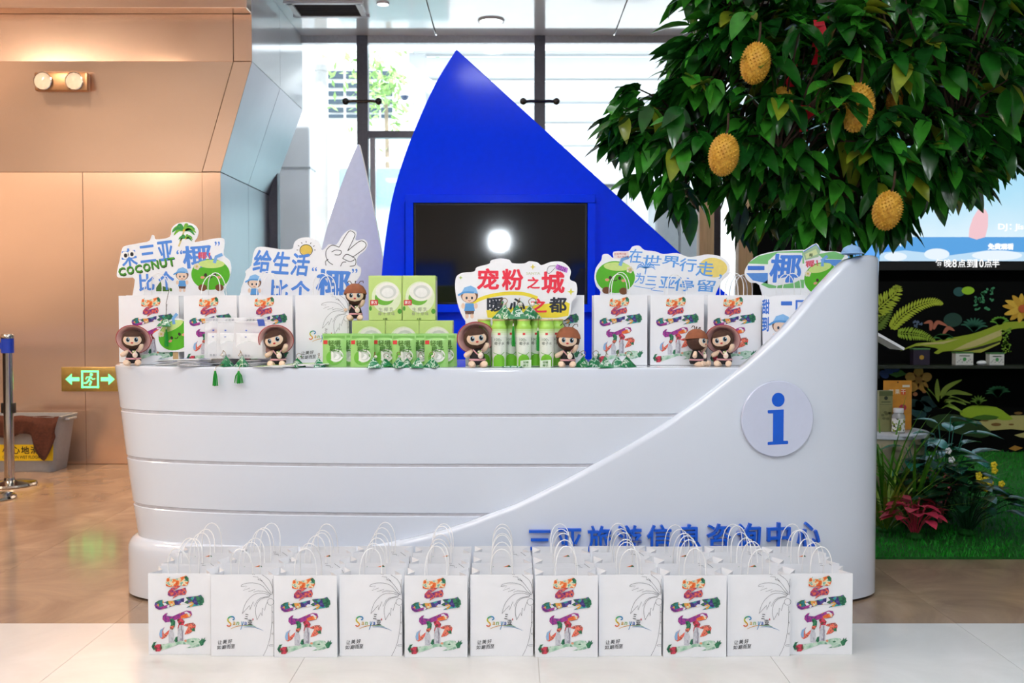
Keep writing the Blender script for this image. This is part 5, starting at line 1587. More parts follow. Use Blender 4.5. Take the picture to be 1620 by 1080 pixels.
# charm hanging from the leftmost bag's handle
p = at(263, 513, 4.645)
o = thing('scented_charm', (p.x, p.y, p.z), 'green triangular charm hanging by a dark cord before the leftmost bag', 'charm', 'green triangular charms')
inst('sachet', CHM[0], o, (0, 0, -0.01), (0, 0, 1.5)); inst('tassel', TAS, o, (0, 0, -0.018), (0, 0, 0), (0.8, 0.6, 1.2))
mm = MB(); mm.tube([(0, 0, 0.035), (0.001, 0.0, 0.10), (0.002, 0.03, 0.150), (0.0, 0.047, 0.165)], 0.0012, mat('dark_cord', '#3a3028', 0.6), 5); mm.build('cord', o)
mm = MB()
for j in range(9): mm.ball((0.0005 * j, 0, 0.045 + j * 0.006), 0.002, mat('dark_cord', '#3a3028', 0.6), 6, 4)
mm.build('knots', o)

# ------------------------------------------------------------------ sachets and leaflets lying on the worktop
M_pk = mat('packet_white', '#f6f8fc', 0.35, var=0.02); M_pkb = ink('#2f52b0'); M_pkg = ink('#8fc84a'); M_pkd = ink('#3a4050')
def packet_mesh(kind):
    w, d, t = (0.15, 0.095, 0.006) if kind == 'white' else (0.145, 0.1, 0.0016)
    m = MB()
    if kind == 'white':
        for sg, zz in ((1, t), (-1, 0)):
            g = []
            for i in range(7):
                v = i / 6 * 2 - 1; row = []
                for k in range(9):
                    u = k / 8 * 2 - 1
                    row.append((u * w / 2, v * d / 2, t / 2 + sg * (t / 2) * ((1 - u ** 4) * (1 - v ** 4))))
                g.append(row)
            m.grid(g, M_pk)
        me = m.mesh('wrapper', weld=True)
    else:
        m.box(-w / 2, w / 2, -d / 2, d / 2, 0, t, M_pk); me = m.mesh('sheet', smooth=False)
    A = Art(1, 0, 0, 0.0003)
    if kind == 'white':
        A.poly([(-.073, -.03), (-.03, -.042), (-.02, -.02), (-.05, .0)], M_pkb, 1); A.poly([(0.02, .02), (.07, .01), (.072, .03), (.03, .04)], M_pkb, 1)
        A.text('护颈贴', 0.0, -.03, .05, -.014, M_pkd, 1)
    else:
        A.poly([(-.07, -.048), (.07, -.048), (.07, -.01), (-.07, .02)], M_pkg, 1); A.poly([(-.07, .03), (.07, .03), (.07, .046), (-.07, .046)], ink('#d8e8b8'), 1)
    pr = A.mesh('print', lambda v: (v[0], v[2], t + 0.0004 + (0 if kind != 'white' else 0.0)))
    return me, pr
PKW, PKG = packet_mesh('white'), packet_mesh('green')
rp_ = random.Random(12)
POS = ['bottom', 'second', 'third', 'fourth', 'top']
for c, (px, dd, nst, lab) in enumerate(((268, 0.01, 4, 'below the coconut cut-out'), (312, -0.02, 5, 'in the middle of the white heap'), (405, 0.02, 4, 'beside the pink-hatted doll'), (352, 0.07, 5, 'just before the clear sachets'))):
    for k in range(nst):
        x = gx(px + rp_.uniform(-5, 5), 4.56); D = 4.56 + dd + (0.05 if px < 300 else 0)
        o = thing('white_packet', (x, D - YC - .03 + .010 * k, TOPZ + 0.0064 * k), 'flat white and blue packet, %s of the stack %s' % (POS[k] if k < nst - 1 else 'topmost', lab), 'packet', 'white packets on the counter', rp_.uniform(-.3, .3))
        inst('wrapper', PKW[0], o); inst('print', PKW[1], o)['kind'] = 'stuff'
for c, (px, dd, nst, lab) in enumerate(((432, -0.075, 4, 'in front of the tilted pink hat doll'), (478, -0.07, 3, 'below the palm-print bag'))):
    for k in range(nst):
        x = gx(px + k * 9, 4.48); D = 4.53 + dd
        o = thing('green_leaflet', (x, D - YC + rp_.uniform(-.004, .004), TOPZ + 0.0022 * (k + (c * 4))), 'green and white leaflet, %s of those %s' % (POS[k] if k < nst - 1 else 'topmost', lab), 'leaflet', 'leaflets on the counter', rp_.uniform(-.25, .25))
        inst('sheet', PKG[0], o); inst('print', PKG[1], o)
# three clear zip sachets leaning on the bags
M_clear = bpy.data.materials.new('clear_film'); M_clear.use_nodes = True
_b = M_clear.node_tree.nodes['Principled BSDF']; _b.inputs['Base Color'].default_value = (0.93, 0.95, 0.98, 1); _b.inputs['Roughness'].default_value = 0.12; _b.inputs['Alpha'].default_value = 0.38
_n = M_clear.node_tree.nodes.new('ShaderNodeTexNoise'); _n.inputs['Scale'].default_value = 60; _p = M_clear.node_tree.nodes.new('ShaderNodeBump'); _p.inputs['Strength'].default_value = 0.4
M_clear.node_tree.links.new(_n.outputs['Fac'], _p.inputs['Height']); M_clear.node_tree.links.new(_p.outputs['Normal'], _b.inputs['Normal'])
MATS['clear_film'] = M_clear
for k, (px, dd, rz, wd, nm) in enumerate(((342, 0.02, 0.1, 0.11, 'leftmost of three'), (361, 0.0, 0.05, 0.11, 'middle one of three'), (393, -0.02, -0.12, 0.155, 'widest and rightmost of three'))):
    D = 4.535 + dd; p = at(px, 490, D)
    o = thing('zip_sachet', (p.x, D - YC, TOPZ + 0.034), 'clear plastic zip sachet standing on the white packets, ' + nm, 'sachet', 'clear zip sachets', rz)
    h = 0.185; m = MB()
    for sg in (-1, 1):
        g = []
        for i in range(9):
            v = i / 8; row = []
            for q in range(9):
                u = q / 8 * 2 - 1
                row.append((u * wd / 2, v * 0.03 + sg * (0.0006 + 0.011 * (1 - u * u) * (1 - v) ** .7 * (0.4 + v)), v * h))
            g.append(row)
        m.grid(g, M_clear)
    m.build('film', o)
    m = MB(); m.box(-wd / 2 + .004, wd / 2 - .004, h * .9 * 0 + 0.024, 0.0265, h * .88, h * .905, mat('zip_white', '#f4f6f8', 0.4)); m.build('zip_strip', o, smooth=False)
    m = MB(); m.box(-wd / 2 + .015, wd / 2 - .015, 0.006, 0.012, 0.012, h * .62, mat('tissue_white', '#f2f4f6', 0.7)); m.build('contents', o, smooth=False, bevel=0.002)
    A = Art(1000, 0, 0, 0.0003)
    A.chars('护颈霜', [(-14, -h * 940), (0, -h * 940), (14, -h * 940)], 9, 8, M_pkd, 1); A.chars('热敷贴', [(-22, -14), (-8, -14), (6, -14)], 11, 10, M_pkd, 1)
    for j in range(3): A.poly([(-20, -h * 700 + j * 14), (-12, -h * 700 + j * 14), (-12, -h * 700 + j * 14 + 6), (-20, -h * 700 + j * 14 + 6)], M_pkb, 1)
    if k == 2: A.poly([(30, -h * 960), (62, -h * 960), (72, -h * 800), (40, -h * 790)], M_pkb, 1)
    zp = A.build('print', o, warp=lambda v: (v[0], v[1] + v[2] / h * 0.03 - 0.0148 * (1 - v[2] / h) - .003, v[2])); zp['kind'] = 'stuff'
# small upright cards and loose wrappers before the bottles
for px, rz, nm in ((832, 0.1, 'nearer the pink-hatted doll'), (863, -0.05, 'nearer the brown-hatted doll')):
    p = at(px, 490, 4.405)
    o = thing('name_card', (p.x, 4.405 - YC, TOPZ), 'tiny green and white card before the bottles, ' + nm, 'card', 'tiny cards before the bottles', rz)
    m = MB(); m.prism([(-.024, 0), (.024, 0.0), (.024, .034), (-.024, .03)], 0, 0.004, mat('card_pale', '#dcebd4', 0.5)); m.build('card', o, smooth=False)
    A = Art(1000, 0, 0, .0003); A.text('椰子', -12, -14, 12, -4, ink('#4a8a2a'), 1, 0.02); A.text('轻嚼', -12, -28, 12, -17, ink('#4a8a2a'), 1, 0.02); A.build('print', o, (0, -.0003, 0))
for k, px in enumerate((803, 818)):
    p = at(px, 490, 4.41)
    o = thing('candy_wrapper', (p.x, 4.41 - YC, TOPZ), 'small flat green and white wrapper before the %s bottle' % ('left front', 'middle front')[k], 'wrapper', 'small wrappers', 0.4 - k)
    m = MB(); m.box(-.022, .022, -.012, .012, 0, .006, M_ch2); m.build('wrapper_body', o, bevel=0.0025)
    m = MB(); m.box(-.028, -.022, -.010, .010, 0.002, .003, M_ch2); m.box(.022, .028, -.010, .010, 0.002, .003, M_ch2); m.build('crimped_ends', o, smooth=False)
# ------------------------------------------------------------------ right side: mural wall, LED screen, turf, table, plants, tree
MD = 9.3; MY = MD - YC
M_blackw = mat('mural_black', '#040506', 0.8, var=0.3, scale=2, spec=0.1)
mx0 = gx(1192, MD)
b = MB(); b.box(mx0, 7.5, MY, MY + 0.15, 0, gz(-60, MD), M_blackw); MW = struct(b.build('wall_back', smooth=False))
MW['label'] = 'black wall printed with a bright jungle scene'
s = F / MD
def on_mural(fn, zm, name, lay=0.0016):
    x0, y0, k = zm
    A = Art(s * k, 0, 0, lay)
    # drawing coordinates -> world metres relative to the wall's origin
    p0 = at(x0, y0, MD)
    A.q = lambda p: (p0.x + p[0] / k / s, p0.z - p[1] / k / s)
    fn(A)
    return A.build(name, MW, (0, MY - 0.001, 0))
def fern(A, sp, L0, col, layer=2, n=22, side=(1, -1), ang=1.0, thick=0.3):
    P = catmull(sp, 12, closed=False)
    A.line(P, L0 * 0.09, ink(col), layer, taper=False)
    for i in range(n):
        t = (i + 0.5) / n
        j = min(len(P) - 2, int(t * (len(P) - 1)))
        a = math.atan2(P[j + 1][1] - P[j][1], P[j + 1][0] - P[j][0])
        L = L0 * (1 - t) ** 0.6 * (0.55 + 0.45 * min(1, t * 5))
        for sd in side:
            b = a + sd * ang
            ex, ey = P[j][0] + L * math.cos(b), P[j][1] + L * math.sin(b)
            w = L0 * thick * 0.5 * (1 - t * 0.6)
            nx, ny = -math.sin(b) * w, math.cos(b) * w
            mx, my = P[j][0] + (ex - P[j][0]) * .5, P[j][1] + (ey - P[j][1]) * .5
            A.poly([P[j], (mx + nx, my + ny), (ex + nx * .4, ey + ny * .4), (ex, ey), (mx - nx, my - ny)], ink(col), layer)
def blade(A, p0, p1, p2, w, col, layer=2):
    A.line(catmull([p0, p1, p2], 6, closed=False), w, ink(col), layer, taper=True)
def flower(A, cx, cy, r, n, col, cc, layer=3, a0=0.0, k=0.32):
    for j in range(n):
        a = a0 + 2 * math.pi * j / n
        A.oval(cx + r * .58 * math.cos(a), cy + r * .58 * math.sin(a), r * .5, r * k * .75, ink(col), layer, 14, a)
    A.oval(cx, cy, r * .26, r * .26, ink(cc), layer + 1, 14)
ZU = (1390, 400, 5.4)
on_mural(lambda A: (fern(A, [(-40, 520), (40, 440), (140, 350), (170, 280)], 130, '#9fb02c', 2, 14, ang=0.95), fern(A, [(-60, 640), (30, 560), (110, 470)], 110, '#5f7a20', 1, 12)), ZU, 'large_fern_print')
on_mural(lambda A: fern(A, [(110, 650), (200, 540), (340, 450), (470, 415), (550, 435)], 95, '#a9ba30', 3, 24, ang=0.9), ZU, 'arching_fern_print')
on_mural(lambda A: fern(A, [(170, 680), (300, 690), (400, 710), (490, 750)], 75, '#8fae30', 4, 20, ang=1.1), ZU, 'low_fern_print')
def log_(A):
    A.poly([(190, 838), (330, 770), (450, 760), (560, 735), (800, 690), (950, 640), (1080, 590), (1260, 580), (1400, 560), (1400, 640), (1250, 640), (1150, 650), (1060, 700), (1050, 750), (860, 850), (700, 835), (560, 840), (520, 862), (480, 850), (520, 820), (440, 800), (320, 795)], ink('#93a72a'), 2, 2)
    A.poly([(640, 830), (760, 770), (960, 690), (1060, 650), (1060, 700), (900, 770), (820, 800), (720, 820)], ink('#c2b878'), 3)
    A.poly([(700, 838), (900, 790), (1045, 745), (1030, 770), (870, 830)], ink('#1c1c0c'), 4); A.poly([(720, 848), (900, 815), (1045, 760), (1040, 775), (880, 850)], ink('#a9b048'), 5)
    A.poly([(330, 785), (420, 765), (560, 755), (700, 730), (560, 775)], ink('#c2b878'), 3)
    for k in range(40):
        rr = random.Random(k); A.oval(1060 + rr.uniform(0, 70), 640 + rr.uniform(0, 210), rr.uniform(8, 18), rr.uniform(6, 12), ink('#6f9a2a'), 5, 8)
on_mural(log_, ZU, 'mossy_branch_print')
def bits(A):
    for (p0, p1, p2) in (((450, 660), (450, 590), (390, 600)), ((475, 650), (510, 590), (595, 625)), ((560, 690), (600, 640), (655, 662))):
        blade(A, p0, p1, p2, 34, '#a8624c', 2)
    for k in range(9):
        a = -2.7 + k * 0.3; blade(A, (820, 670), (820 + 70 * math.cos(a), 640 + 60 * math.sin(a)), (820 + 125 * math.cos(a), 660 + 110 * math.sin(a)), 20, '#1f5a46', 1)
    for k in range(26):
        rr = random.Random(k + 50); A.oval(900 + rr.uniform(-80, 80), 380 + rr.uniform(-90, 110), rr.uniform(10, 22), rr.uniform(7, 13), ink('#3f8a5e'), 2, 8, rr.uniform(0, 3))
    A.oval(765, 320, 55, 34, ink('#8fbf20'), 2, 16); A.oval(690, 330, 50, 40, ink('#1f4f50'), 1, 16); A.oval(640, 570, 80, 60, ink('#163c32'), 0.5, 18)
    for k in range(8):
        a = -2.9 + k * 0.36; blade(A, (1040, 610), (1040 + 40 * math.cos(a), 590 + 30 * math.sin(a)), (1040 + 85 * math.cos(a), 600 + 60 * math.sin(a)), 26, '#5f9a30', 2)
    for k in range(10):
        rr = random.Random(k + 90); A.oval(350 + rr.uniform(-50, 30), 600 + rr.uniform(-20, 30), 14, 8, ink('#5a6c8a'), 2, 8, rr.uniform(0, 3))
    for k in range(10):
        a = -2.9 + k * 0.3; blade(A, (560, 740), (560 + 40 * math.cos(a), 720 + 20 * math.sin(a)), (560 + 90 * math.cos(a), 735 + 40 * math.sin(a)), 22, '#3f8040', 2)
on_mural(bits, ZU, 'undergrowth_print')
def fl1(A):
    for j, a in enumerate((-3.0, -2.6, -2.1, -1.6, -1.1, 2.7, 2.2, 1.7, 1.2, 0.0, -0.5, 0.6)):
        blade(A, (1225, 470), (1225 + 80 * math.cos(a), 470 + 70 * math.sin(a)), (1225 + 165 * math.cos(a), 470 + 125 * math.sin(a)), 52, '#d8b040' if j % 2 else '#c89a30', 3 + j % 3)
    A.oval(1225, 475, 34, 34, ink('#c05a30'), 8)
on_mural(fl1, ZU, 'yellow_daisy_print')
ZL = (1370, 580, 4.152)
on_mural(lambda A: (flower(A, 345, 85, 85, 5, '#d8a048', '#b87a2a', 3, -1.57, 0.5), [A.oval(x, y, 16, 13, ink('#d0885a'), 2) for x, y in ((345, 135), (385, 160), (325, 180))]), ZL, 'orange_flower_print')
def tuft(A):
    for (p1, p2, w, c) in (((470, 160), (468, 80), 34, '#a9c24a'), ((520, 150), (630, 85), 36, '#b4cc50'), ((560, 170), (700, 185), 34, '#a9c24a'), ((420, 170), (380, 130), 30, '#8fb040'), ((570, 215), (660, 250), 30, '#9aba48'), ((540, 250), (640, 300), 28, '#8fb040'), ((440, 200), (400, 150), 26, '#7aa038'), ((530, 200), (690, 240), 26, '#a4be4c')):
        blade(A, (490, 270), p1, p2, w, c, 3)
on_mural(tuft, ZL, 'grass_tuft_print')
def mound(A):
    A.poly([(400, 360), (480, 315), (600, 315), (720, 350), (800, 400), (830, 440), (760, 470), (560, 430), (430, 400)], ink('#1f3a14'), 1, 2)
    A.poly([(620, 300), (680, 260), (740, 255), (860, 265), (930, 310), (970, 345), (900, 352), (820, 330), (740, 340), (650, 330)], ink('#93b428'), 3, 2)
    A.poly([(700, 335), (780, 315), (880, 330), (820, 350), (740, 348)], ink('#3f6a1a'), 4, 2)
    for k in range(7):
        a = -2.9 + k * .42; blade(A, (742, 250), (742 + 25 * math.cos(a), 235 + 25 * math.sin(a)), (742 + 60 * math.cos(a), 240 + 55 * math.sin(a)), 12, '#7aa838', 3)
    for k in range(9):
        a = -3.1 + k * .35; blade(A, (870, 200), (870 + 35 * math.cos(a), 170 + 30 * math.sin(a)), (870 + 85 * math.cos(a), 180 + 55 * math.sin(a)), 18, '#1f6a3c', 2)
    for (x, y) in ((330, 250), (380, 260), (345, 300), (420, 230)): A.oval(x, y, 60, 34, ink('#0f3a3c'), 1, 16, 0.4)
    for (x, y) in ((150, 20), (190, 10), (120, 50)): A.oval(x, y, 34, 24, ink('#2a4a9a'), 2, 14, .6)
    A.poly([(150, 50), (230, 20), (270, 50), (200, 70)], ink('#3f7a2a'), 2)
    A.poly([(740, 360), (860, 345), (960, 320), (1060, 320), (1060, 420), (960, 410), (820, 420)], ink('#b8b070'), 2)
    A.poly([(980, 450), (1060, 430), (1060, 470), (1020, 465)], ink('#b8b070'), 2)
    for (x, y, r) in ((860, 380, 34), (785, 352, 26), (960, 380, 18), (1005, 305, 28)): A.oval(x, y, r, r * .33, ink('#7a5a2a'), 3, 12)
    A.poly([(945, 540), (985, 518), (1040, 535), (990, 555)], ink('#a87a30'), 2)
on_mural(mound, ZL, 'mossy_mound_print')
# palm poster strip above the LED screen
def palm(A):
    A.poly([(700, 142), (1400, 142), (1400, 330), (700, 330)], ink('#8a8f86'), 1)
    for k in range(12):
        a = -0.2 + k * .16; blade(A, (745, 290), (745 + 80 * math.cos(a), 290 - 60 * math.sin(a)), (745 + 190 * math.cos(a), 300 - 140 * math.sin(a)), 26, '#c8c02a' if k % 2 else '#a8a820', 2 + k % 3)
    for k in range(8):
        a = 0.2 + k * .22; blade(A, (1000, 320), (1000 + 60 * math.cos(a), 300 - 60 * math.sin(a)), (1000 + 140 * math.cos(a), 310 - 110 * math.sin(a)), 24, '#b8b82a', 2)
on_mural(palm, (1240, 0, 2.455), 'palm_poster_print')

# LED screen
LD = 9.2
def px_led(px): return gx(px, LD)
lx0, lx1 = px_led(1272), 5.6
lz0, lz1 = gz(427, LD), gz(186, LD)
o = thing('led_screen', ((lx0 + lx1) / 2, LD - YC, 0), 'wide bright LED screen showing a pale blue seaside picture above the mural', 'screen')
cxl = (lx0 + lx1) / 2
m = MB(); m.box(lx0 - cxl, lx1 - cxl, 0, 0.09, lz0, lz1, mat('led_case', '#08090b', 0.4)); m.build('cabinet', o, smooth=False)
def screen_mat():
    m = bpy.data.materials.new('led_picture'); m.use_nodes = True
    nt = m.node_tree; N = nt.nodes; L = nt.links; b = N['Principled BSDF']
    tc = N.new('ShaderNodeTexCoord'); sp = N.new('ShaderNodeSeparateXYZ'); L.new(tc.outputs['Object'], sp.inputs['Vector'])
    nz = N.new('ShaderNodeTexNoise'); nz.inputs['Scale'].default_value = 3.0; L.new(tc.outputs['Object'], nz.inputs['Vector'])
    ad = N.new('ShaderNodeMath'); ad.operation = 'MULTIPLY_ADD'; ad.inputs[1].default_value = 0.25; L.new(nz.outputs['Fac'], ad.inputs[0]); L.new(sp.outputs['Z'], ad.inputs[2])
    mr = N.new('ShaderNodeMapRange'); mr.inputs['From Min'].default_value = gz(375, LD) + .12; mr.inputs['From Max'].default_value = lz1 + .12
    L.new(ad.outputs[0], mr.inputs['Value'])
    rp = N.new('ShaderNodeValToRGB'); e = rp.color_ramp.elements
    e[0].position = 0.0; e[0].color = srgb('#dff4ff'); e[1].position = 1.0; e[1].color = srgb('#8fcdf6')
    x = e.new(0.35); x.color = srgb('#b4e4fa'); x = e.new(0.7); x.color = srgb('#a0daf8')
    L.new(mr.outputs['Result'], rp.inputs['Fac'])
    b.inputs['Base Color'].default_value = (0, 0, 0, 1); b.inputs['Roughness'].default_value = 0.4
    L.new(rp.outputs['Color'], b.inputs['Emission Color']); b.inputs['Emission Strength'].default_value = 0.78
    MATS['led_picture'] = m
    return m
def glow(hexc, e=0.78):
    c = srgb(hexc)
    return mat('glow_' + hexc.lstrip('#'), '#050505', 0.4, emit=e, ecol=c[:3])
m = MB(); m.box(lx0 - cxl, lx1 - cxl, -0.004, 0, gz(375, LD), lz1, screen_mat()); m.build('picture', o, smooth=False)
A = Art(1, 0, 0, 0.002)
sl = F / LD
A.q = lambda p: (gx(p[0], LD) - cxl, gz(p[1], LD))
A.poly([(1272, 375), (1800, 375), (1800, 413), (1272, 413)], glow('#5aa4e4'), 1)
A.poly([(1390, 400), (1430, 396), (1500, 404), (1560, 396), (1640, 400), (1700, 396), (1700, 413), (1390, 413)], glow('#bfe0f8'), 2)
for cx, cy, rx, ry in ((1480, 402, 20, 9), (1575, 404, 40, 8), (1415, 406, 18, 7)): A.oval(cx, cy, rx, ry, glow('#eaf6ff'), 3)
A.oval(1388, 380, 26, 20, glow('#3f8cf0'), 3); A.oval(1372, 396, 20, 14, glow('#66aef8'), 4)
A.poly([(1530, 375), (1536, 345), (1545, 330), (1543, 318), (1550, 316), (1553, 330), (1560, 340), (1556, 375)], glow('#f4c8d0'), 3, 2)
A.oval(1548, 320, 5, 6, glow('#f0b8b8'), 4)
A.build('seascape', o, (0, -0.006, 0))
A2 = Art(1, 0, 0, 0.002); A2.q = A.q
WG = glow('#ffffff', 0.95)
for i, ch in enumerate('每晚8点到10点半'):
    x = (1478, 1491.5, 1504.5, 1513.5, 1527.5, 1540.5, 1547, 1555, 1567)[i]; w_ = {'1': 3.5, '8': 7, '0': 7}.get(ch, 12)
    A2.text(ch, x, 410, x + w_, 423, WG, 4, 0.01)
A2.build('caption', o, (0, -0.006, 0)); A2 = Art(1, 0, 0, 0.002); A2.q = A.q
A2.text('DJ：', 1576, 354, 1597, 366, WG, 4, 0.02); A2.text('Jisoo', 1602, 354, 1633, 366, WG, 4, 0.02)
A2.build('caption', o, (0, -0.006, 0)); A2 = Art(1, 0, 0, 0.002); A2.q = A.q
A2.text('HEKA', 1400, 382, 1424, 390, WG, 4, 0.02); A2.build('caption', o, (0, -0.006, 0)); A2 = Art(1, 0, 0, 0.002); A2.q = A.q; A2.text('免费观看', 1560, 385, 1601, 395, WG, 4, 0.03)
A2.build('caption', o, (0, -0.006, 0))

# wooden posts at the end of the glass front
M_wood = mat('post_wood', '#a58764', 0.5, var=0.12, scale=6, stretch=(8, 8, 0.6))
for xa, xb, D, nm in ((1106, 1129, 8.9, 'left'), (1168, 1191, 8.9, 'right')):
    o = thing('wooden_post', ((gx(xa, D) + gx(xb, D)) / 2, D - YC, 0), 'tall pale wooden post between glass front and mural, %s one' % nm, 'post', 'wooden posts')
    w = (gx(xb, D) - gx(xa, D)) / 2
    m = MB(); m.box(-w, w, 0, 0.14, 0.03, gz(250, D), M_wood); m.build('shaft', o, bevel=0.004)
    m = MB(); m.box(-w - .015, w + .015, -.015, .155, 0, 0.03, M_mull); m.build('shoe', o, bevel=0.003)

# shelf on the mural with small boxes
SHD = 9.05
xa, xb = gx(1340, SHD), 7.4; zt = gz(578, SHD)
o = thing('wall_shelf', ((xa + xb) / 2, SHD - YC, zt), 'long dark shelf across the jungle mural', 'shelf')
m = MB(); m.box(-(xb - xa) / 2, (xb - xa) / 2, 0, MD - SHD, -0.03, 0, mat('shelf_dark', '#20281f', 0.25)); m.build('board', o, smooth=False, bevel=0.003)
for k in range(3):
    m = MB(); m.box(-0.01, 0.01, 0.02, MD - SHD, -0.12, -0.03, mat('bracket_black', '#0b0c0d', 0.5)); m.build('bracket', o, (-(xb - xa) / 2 + 0.3 + k * 1.8, 0, 0), smooth=False)
def shelf_box(xa, xb, yt, front, lab, bits):
    D = SHD + 0.08
    o = thing('small_box', ((gx(xa, D) + gx(xb, D)) / 2, D - YC, zt + 0.0005), lab, 'box')
    w = (gx(xb, D) - gx(xa, D)) / 2; h = gz(yt, D) - zt
    m = MB(); m.box(-w, w, 0, 0.08, 0, h, front); m.build('carton', o, smooth=False, bevel=0.002)
    A = Art(1, 0, 0, .001); bits(A, w, h); A.build('print', o, (0, -.001, 0))
    m = MB(); m.box(-w - .003, w + .003, -.002, 0.082, h, h + 0.012, mat('lid_green', '#4a7a4a', 0.5)); m.build('lid', o, smooth=False)
def bw(A, w, h):
    A.oval(0, -h * .5, h * .16, h * .16, ink('#4a9a5a'), 2); A.line([(-w * .6, -h * .8), (w * .6, -h * .8)], h * .08, ink('#5a5f5a'), 2)
    for k in range(10): A.oval(-w * .8 + w * .18 * k, -h * (.25 + .12 * (k % 3)), w * .08, h * .05, ink('#8a8f96'), 1)
shelf_box(1513, 1541, 559, mat('box_white', '#d8dad6', 0.5), 'small pale printed box on the mural shelf, left of the white stone', bw)
shelf_box(1567, 1590, 560, mat('box_white', '#d8dad6', 0.5), 'small pale printed box on the mural shelf, right of the white stone', bw)
shelf_box(1446, 1472, 553, mat('box_violet', '#2c2438', 0.4), 'dark violet box with gold spot on the mural shelf', lambda A, w, h: A.oval(0, -h * .5, h * .15, h * .15, ink('#b08a30'), 2))
p = at(1553, 575, SHD + .08)
m = MB(); m.ball((0, 0, 0.02), (0.045, 0.03, 0.022), mat('stone_white', '#e0e4e8', 0.4), 14, 8, fn=lambda d: 1 + .06 * math.sin(5 * d.x + 3 * d.y))
o = m.build('white_stone', loc=(p.x, p.y, zt)); tag(o, 'smooth white stone lying on the mural shelf between two boxes', 'stone')

# slanted reading stand behind the tower
o = thing('reading_stand', (gx(1366, 5.5), 5.5 - YC, 0), 'thin white slanted reading stand showing behind the white tower', 'stand')
m = MB(); m.tube([(0, 0, 0.02), (0, 0, gz(545, 5.5))], 0.012, M_white, 10); m.build('post', o)
m = MB(); m.lathe([(0.0001, 0.02), (0.05, 0.018), (0.055, 0.0)], M_white, 20); m.build('base', o)
m = MB(); m.prism([(-.08, gz(505, 5.5)), (0.192, gz(549, 5.5)), (0.187, gz(553, 5.5)), (-.085, gz(509, 5.5))], -.1, .1, M_white); m.build('tray', o, smooth=False, bevel=.002)

# ---- artificial turf
TX0, TX1, TY0, TY1 = 1.35, 7.3, 5.33 - YC, MY - 0.005
M_turf = mat('turf_base', '#075a0c', 0.8, var=0.3, scale=60, bump=0.4, bscale=150)
M_blade = mat('turf_blade', '#0a8a12', 0.6, var=0.35, scale=9)
m = MB(); m.box(TX0, TX1, TY0, TY1, 0.0005, 0.012, M_turf)
o = m.build('artificial_turf', smooth=False); tag(o, 'bright green artificial turf carpet below the jungle mural', 'turf')
rt = random.Random(21)
m = MB()
vs, fs = [], []
for k in range(26000):
    x = rt.uniform(TX0, TX1 - 1.2); y = TY0 + (TY1 - TY0) * rt.random() ** 1.5
    a = rt.uniform(0, 6.28); h = rt.uniform(0.018, 0.034); w = 0.0035
    i = len(vs)
    vs += [(x - w * math.cos(a), y - w * math.sin(a), 0.011), (x + w * math.cos(a), y + w * math.sin(a), 0.011), (x + rt.uniform(-.014, .014), y + rt.uniform(-.014, .014), 0.011 + h)]
    fs.append((i, i + 1, i + 2))
m.add(vs, fs, M_blade)
g = m.build('turf_blades', o, smooth=False, normals=False); g['kind'] = 'stuff'

# ---- round table with three products
TDb = 6.65
tz = gz(680, TDb); tx = gx(1400, TDb)
o = thing('round_table', (tx, TDb - YC, 0.012), 'round white-topped display drum behind the tower', 'table')
m = MB(); m.lathe([(0.0001, 0), (0.265, 0), (0.265, tz - 0.03)], mat('drum_beige', '#b8ae90', 0.5), 40); m.build('drum', o)
m = MB(); m.lathe([(0.27, tz - 0.045), (0.285, tz - 0.04), (0.285, tz - 0.015), (0.28, tz - 0.012), (0.0001, tz - 0.012)], mat('table_white', '#d4d8e0', 0.3), 48); m.build('top', o)
tzz = tz + 0.0005
p = at(1401, 680, TDb - .1)
o = thing('tea_box', (p.x, TDb - .1 - YC, tzz), 'narrow olive box with a dark emblem on the round table', 'box')
m = MB(); m.box(-.045, .045, 0, .05, 0, .27, mat('box_olive', '#8a8a58', 0.5)); m.build('carton', o, bevel=.002, segs=1)
A = Art(1000, 0, 0, .0006); A.oval(0, -222, 12, 13, ink('#1f2a1c'), 1); A.line([(-30, -196), (30, -196)], 5, ink('#3a4a2a'), 1); A.line([(-40, -180), (40, -180)], 2, ink('#3a4a2a'), 1)
for k in range(7): A.oval(-20 + 8 * k, -110 + 24 * math.sin(k * 2), 12, 9, ink('#6a6c42'), 1, 10)
A.poly([(-44, -268), (44, -268), (44, -236), (-44, -236)], ink('#5a6438'), 0.5)
A.build('print', o, (0, -.001, 0))['kind'] = 'stuff'
p = at(1421, 680, TDb)
o = thing('orange_pouch', (p.x, TDb + .02 - YC, tzz), 'upright orange food pouch with a hang hole on the round table', 'pouch')
m = MB()
for sg in (-1, 1):
    m.grid([[((k / 8 - .5) * .19, sg * (.001 + .028 * (1 - (k / 4 - 1) ** 2) * (1 - i / 8) ** .8), i / 8 * .33) for k in range(9)] for i in range(9)], mat('pouch_orange', '#d8922a', 0.3, var=.1, scale=14, coat=.3))
m.build('pouch_body', o, weld=True)
A = Art(1000, 0, 0, .0006)
for cx, cy, r, c in ((0, -110, 38, '#7a3a1a'), (-20, -70, 30, '#e8b04a'), (30, -150, 26, '#c03a4a'), (20, -60, 22, '#5a2a18')): A.oval(cx, cy, r, r * .8, ink(c), 1 + r * .01)
A.chars('芒果干', [(-45, -255), (-5, -255), (35, -255)], 32, 32, ink('#f0e8d0'), 1, .02); A.poly([(30, -300), (80, -300), (80, -285), (30, -285)], ink('#e8e0c8'), 1); A.poly([(20, -270), (50, -270), (50, -235), (20, -235)], ink('#e05a2a'), .6); A.oval(0, -318, 5, 5, ink('#2a1a0a'), 1)
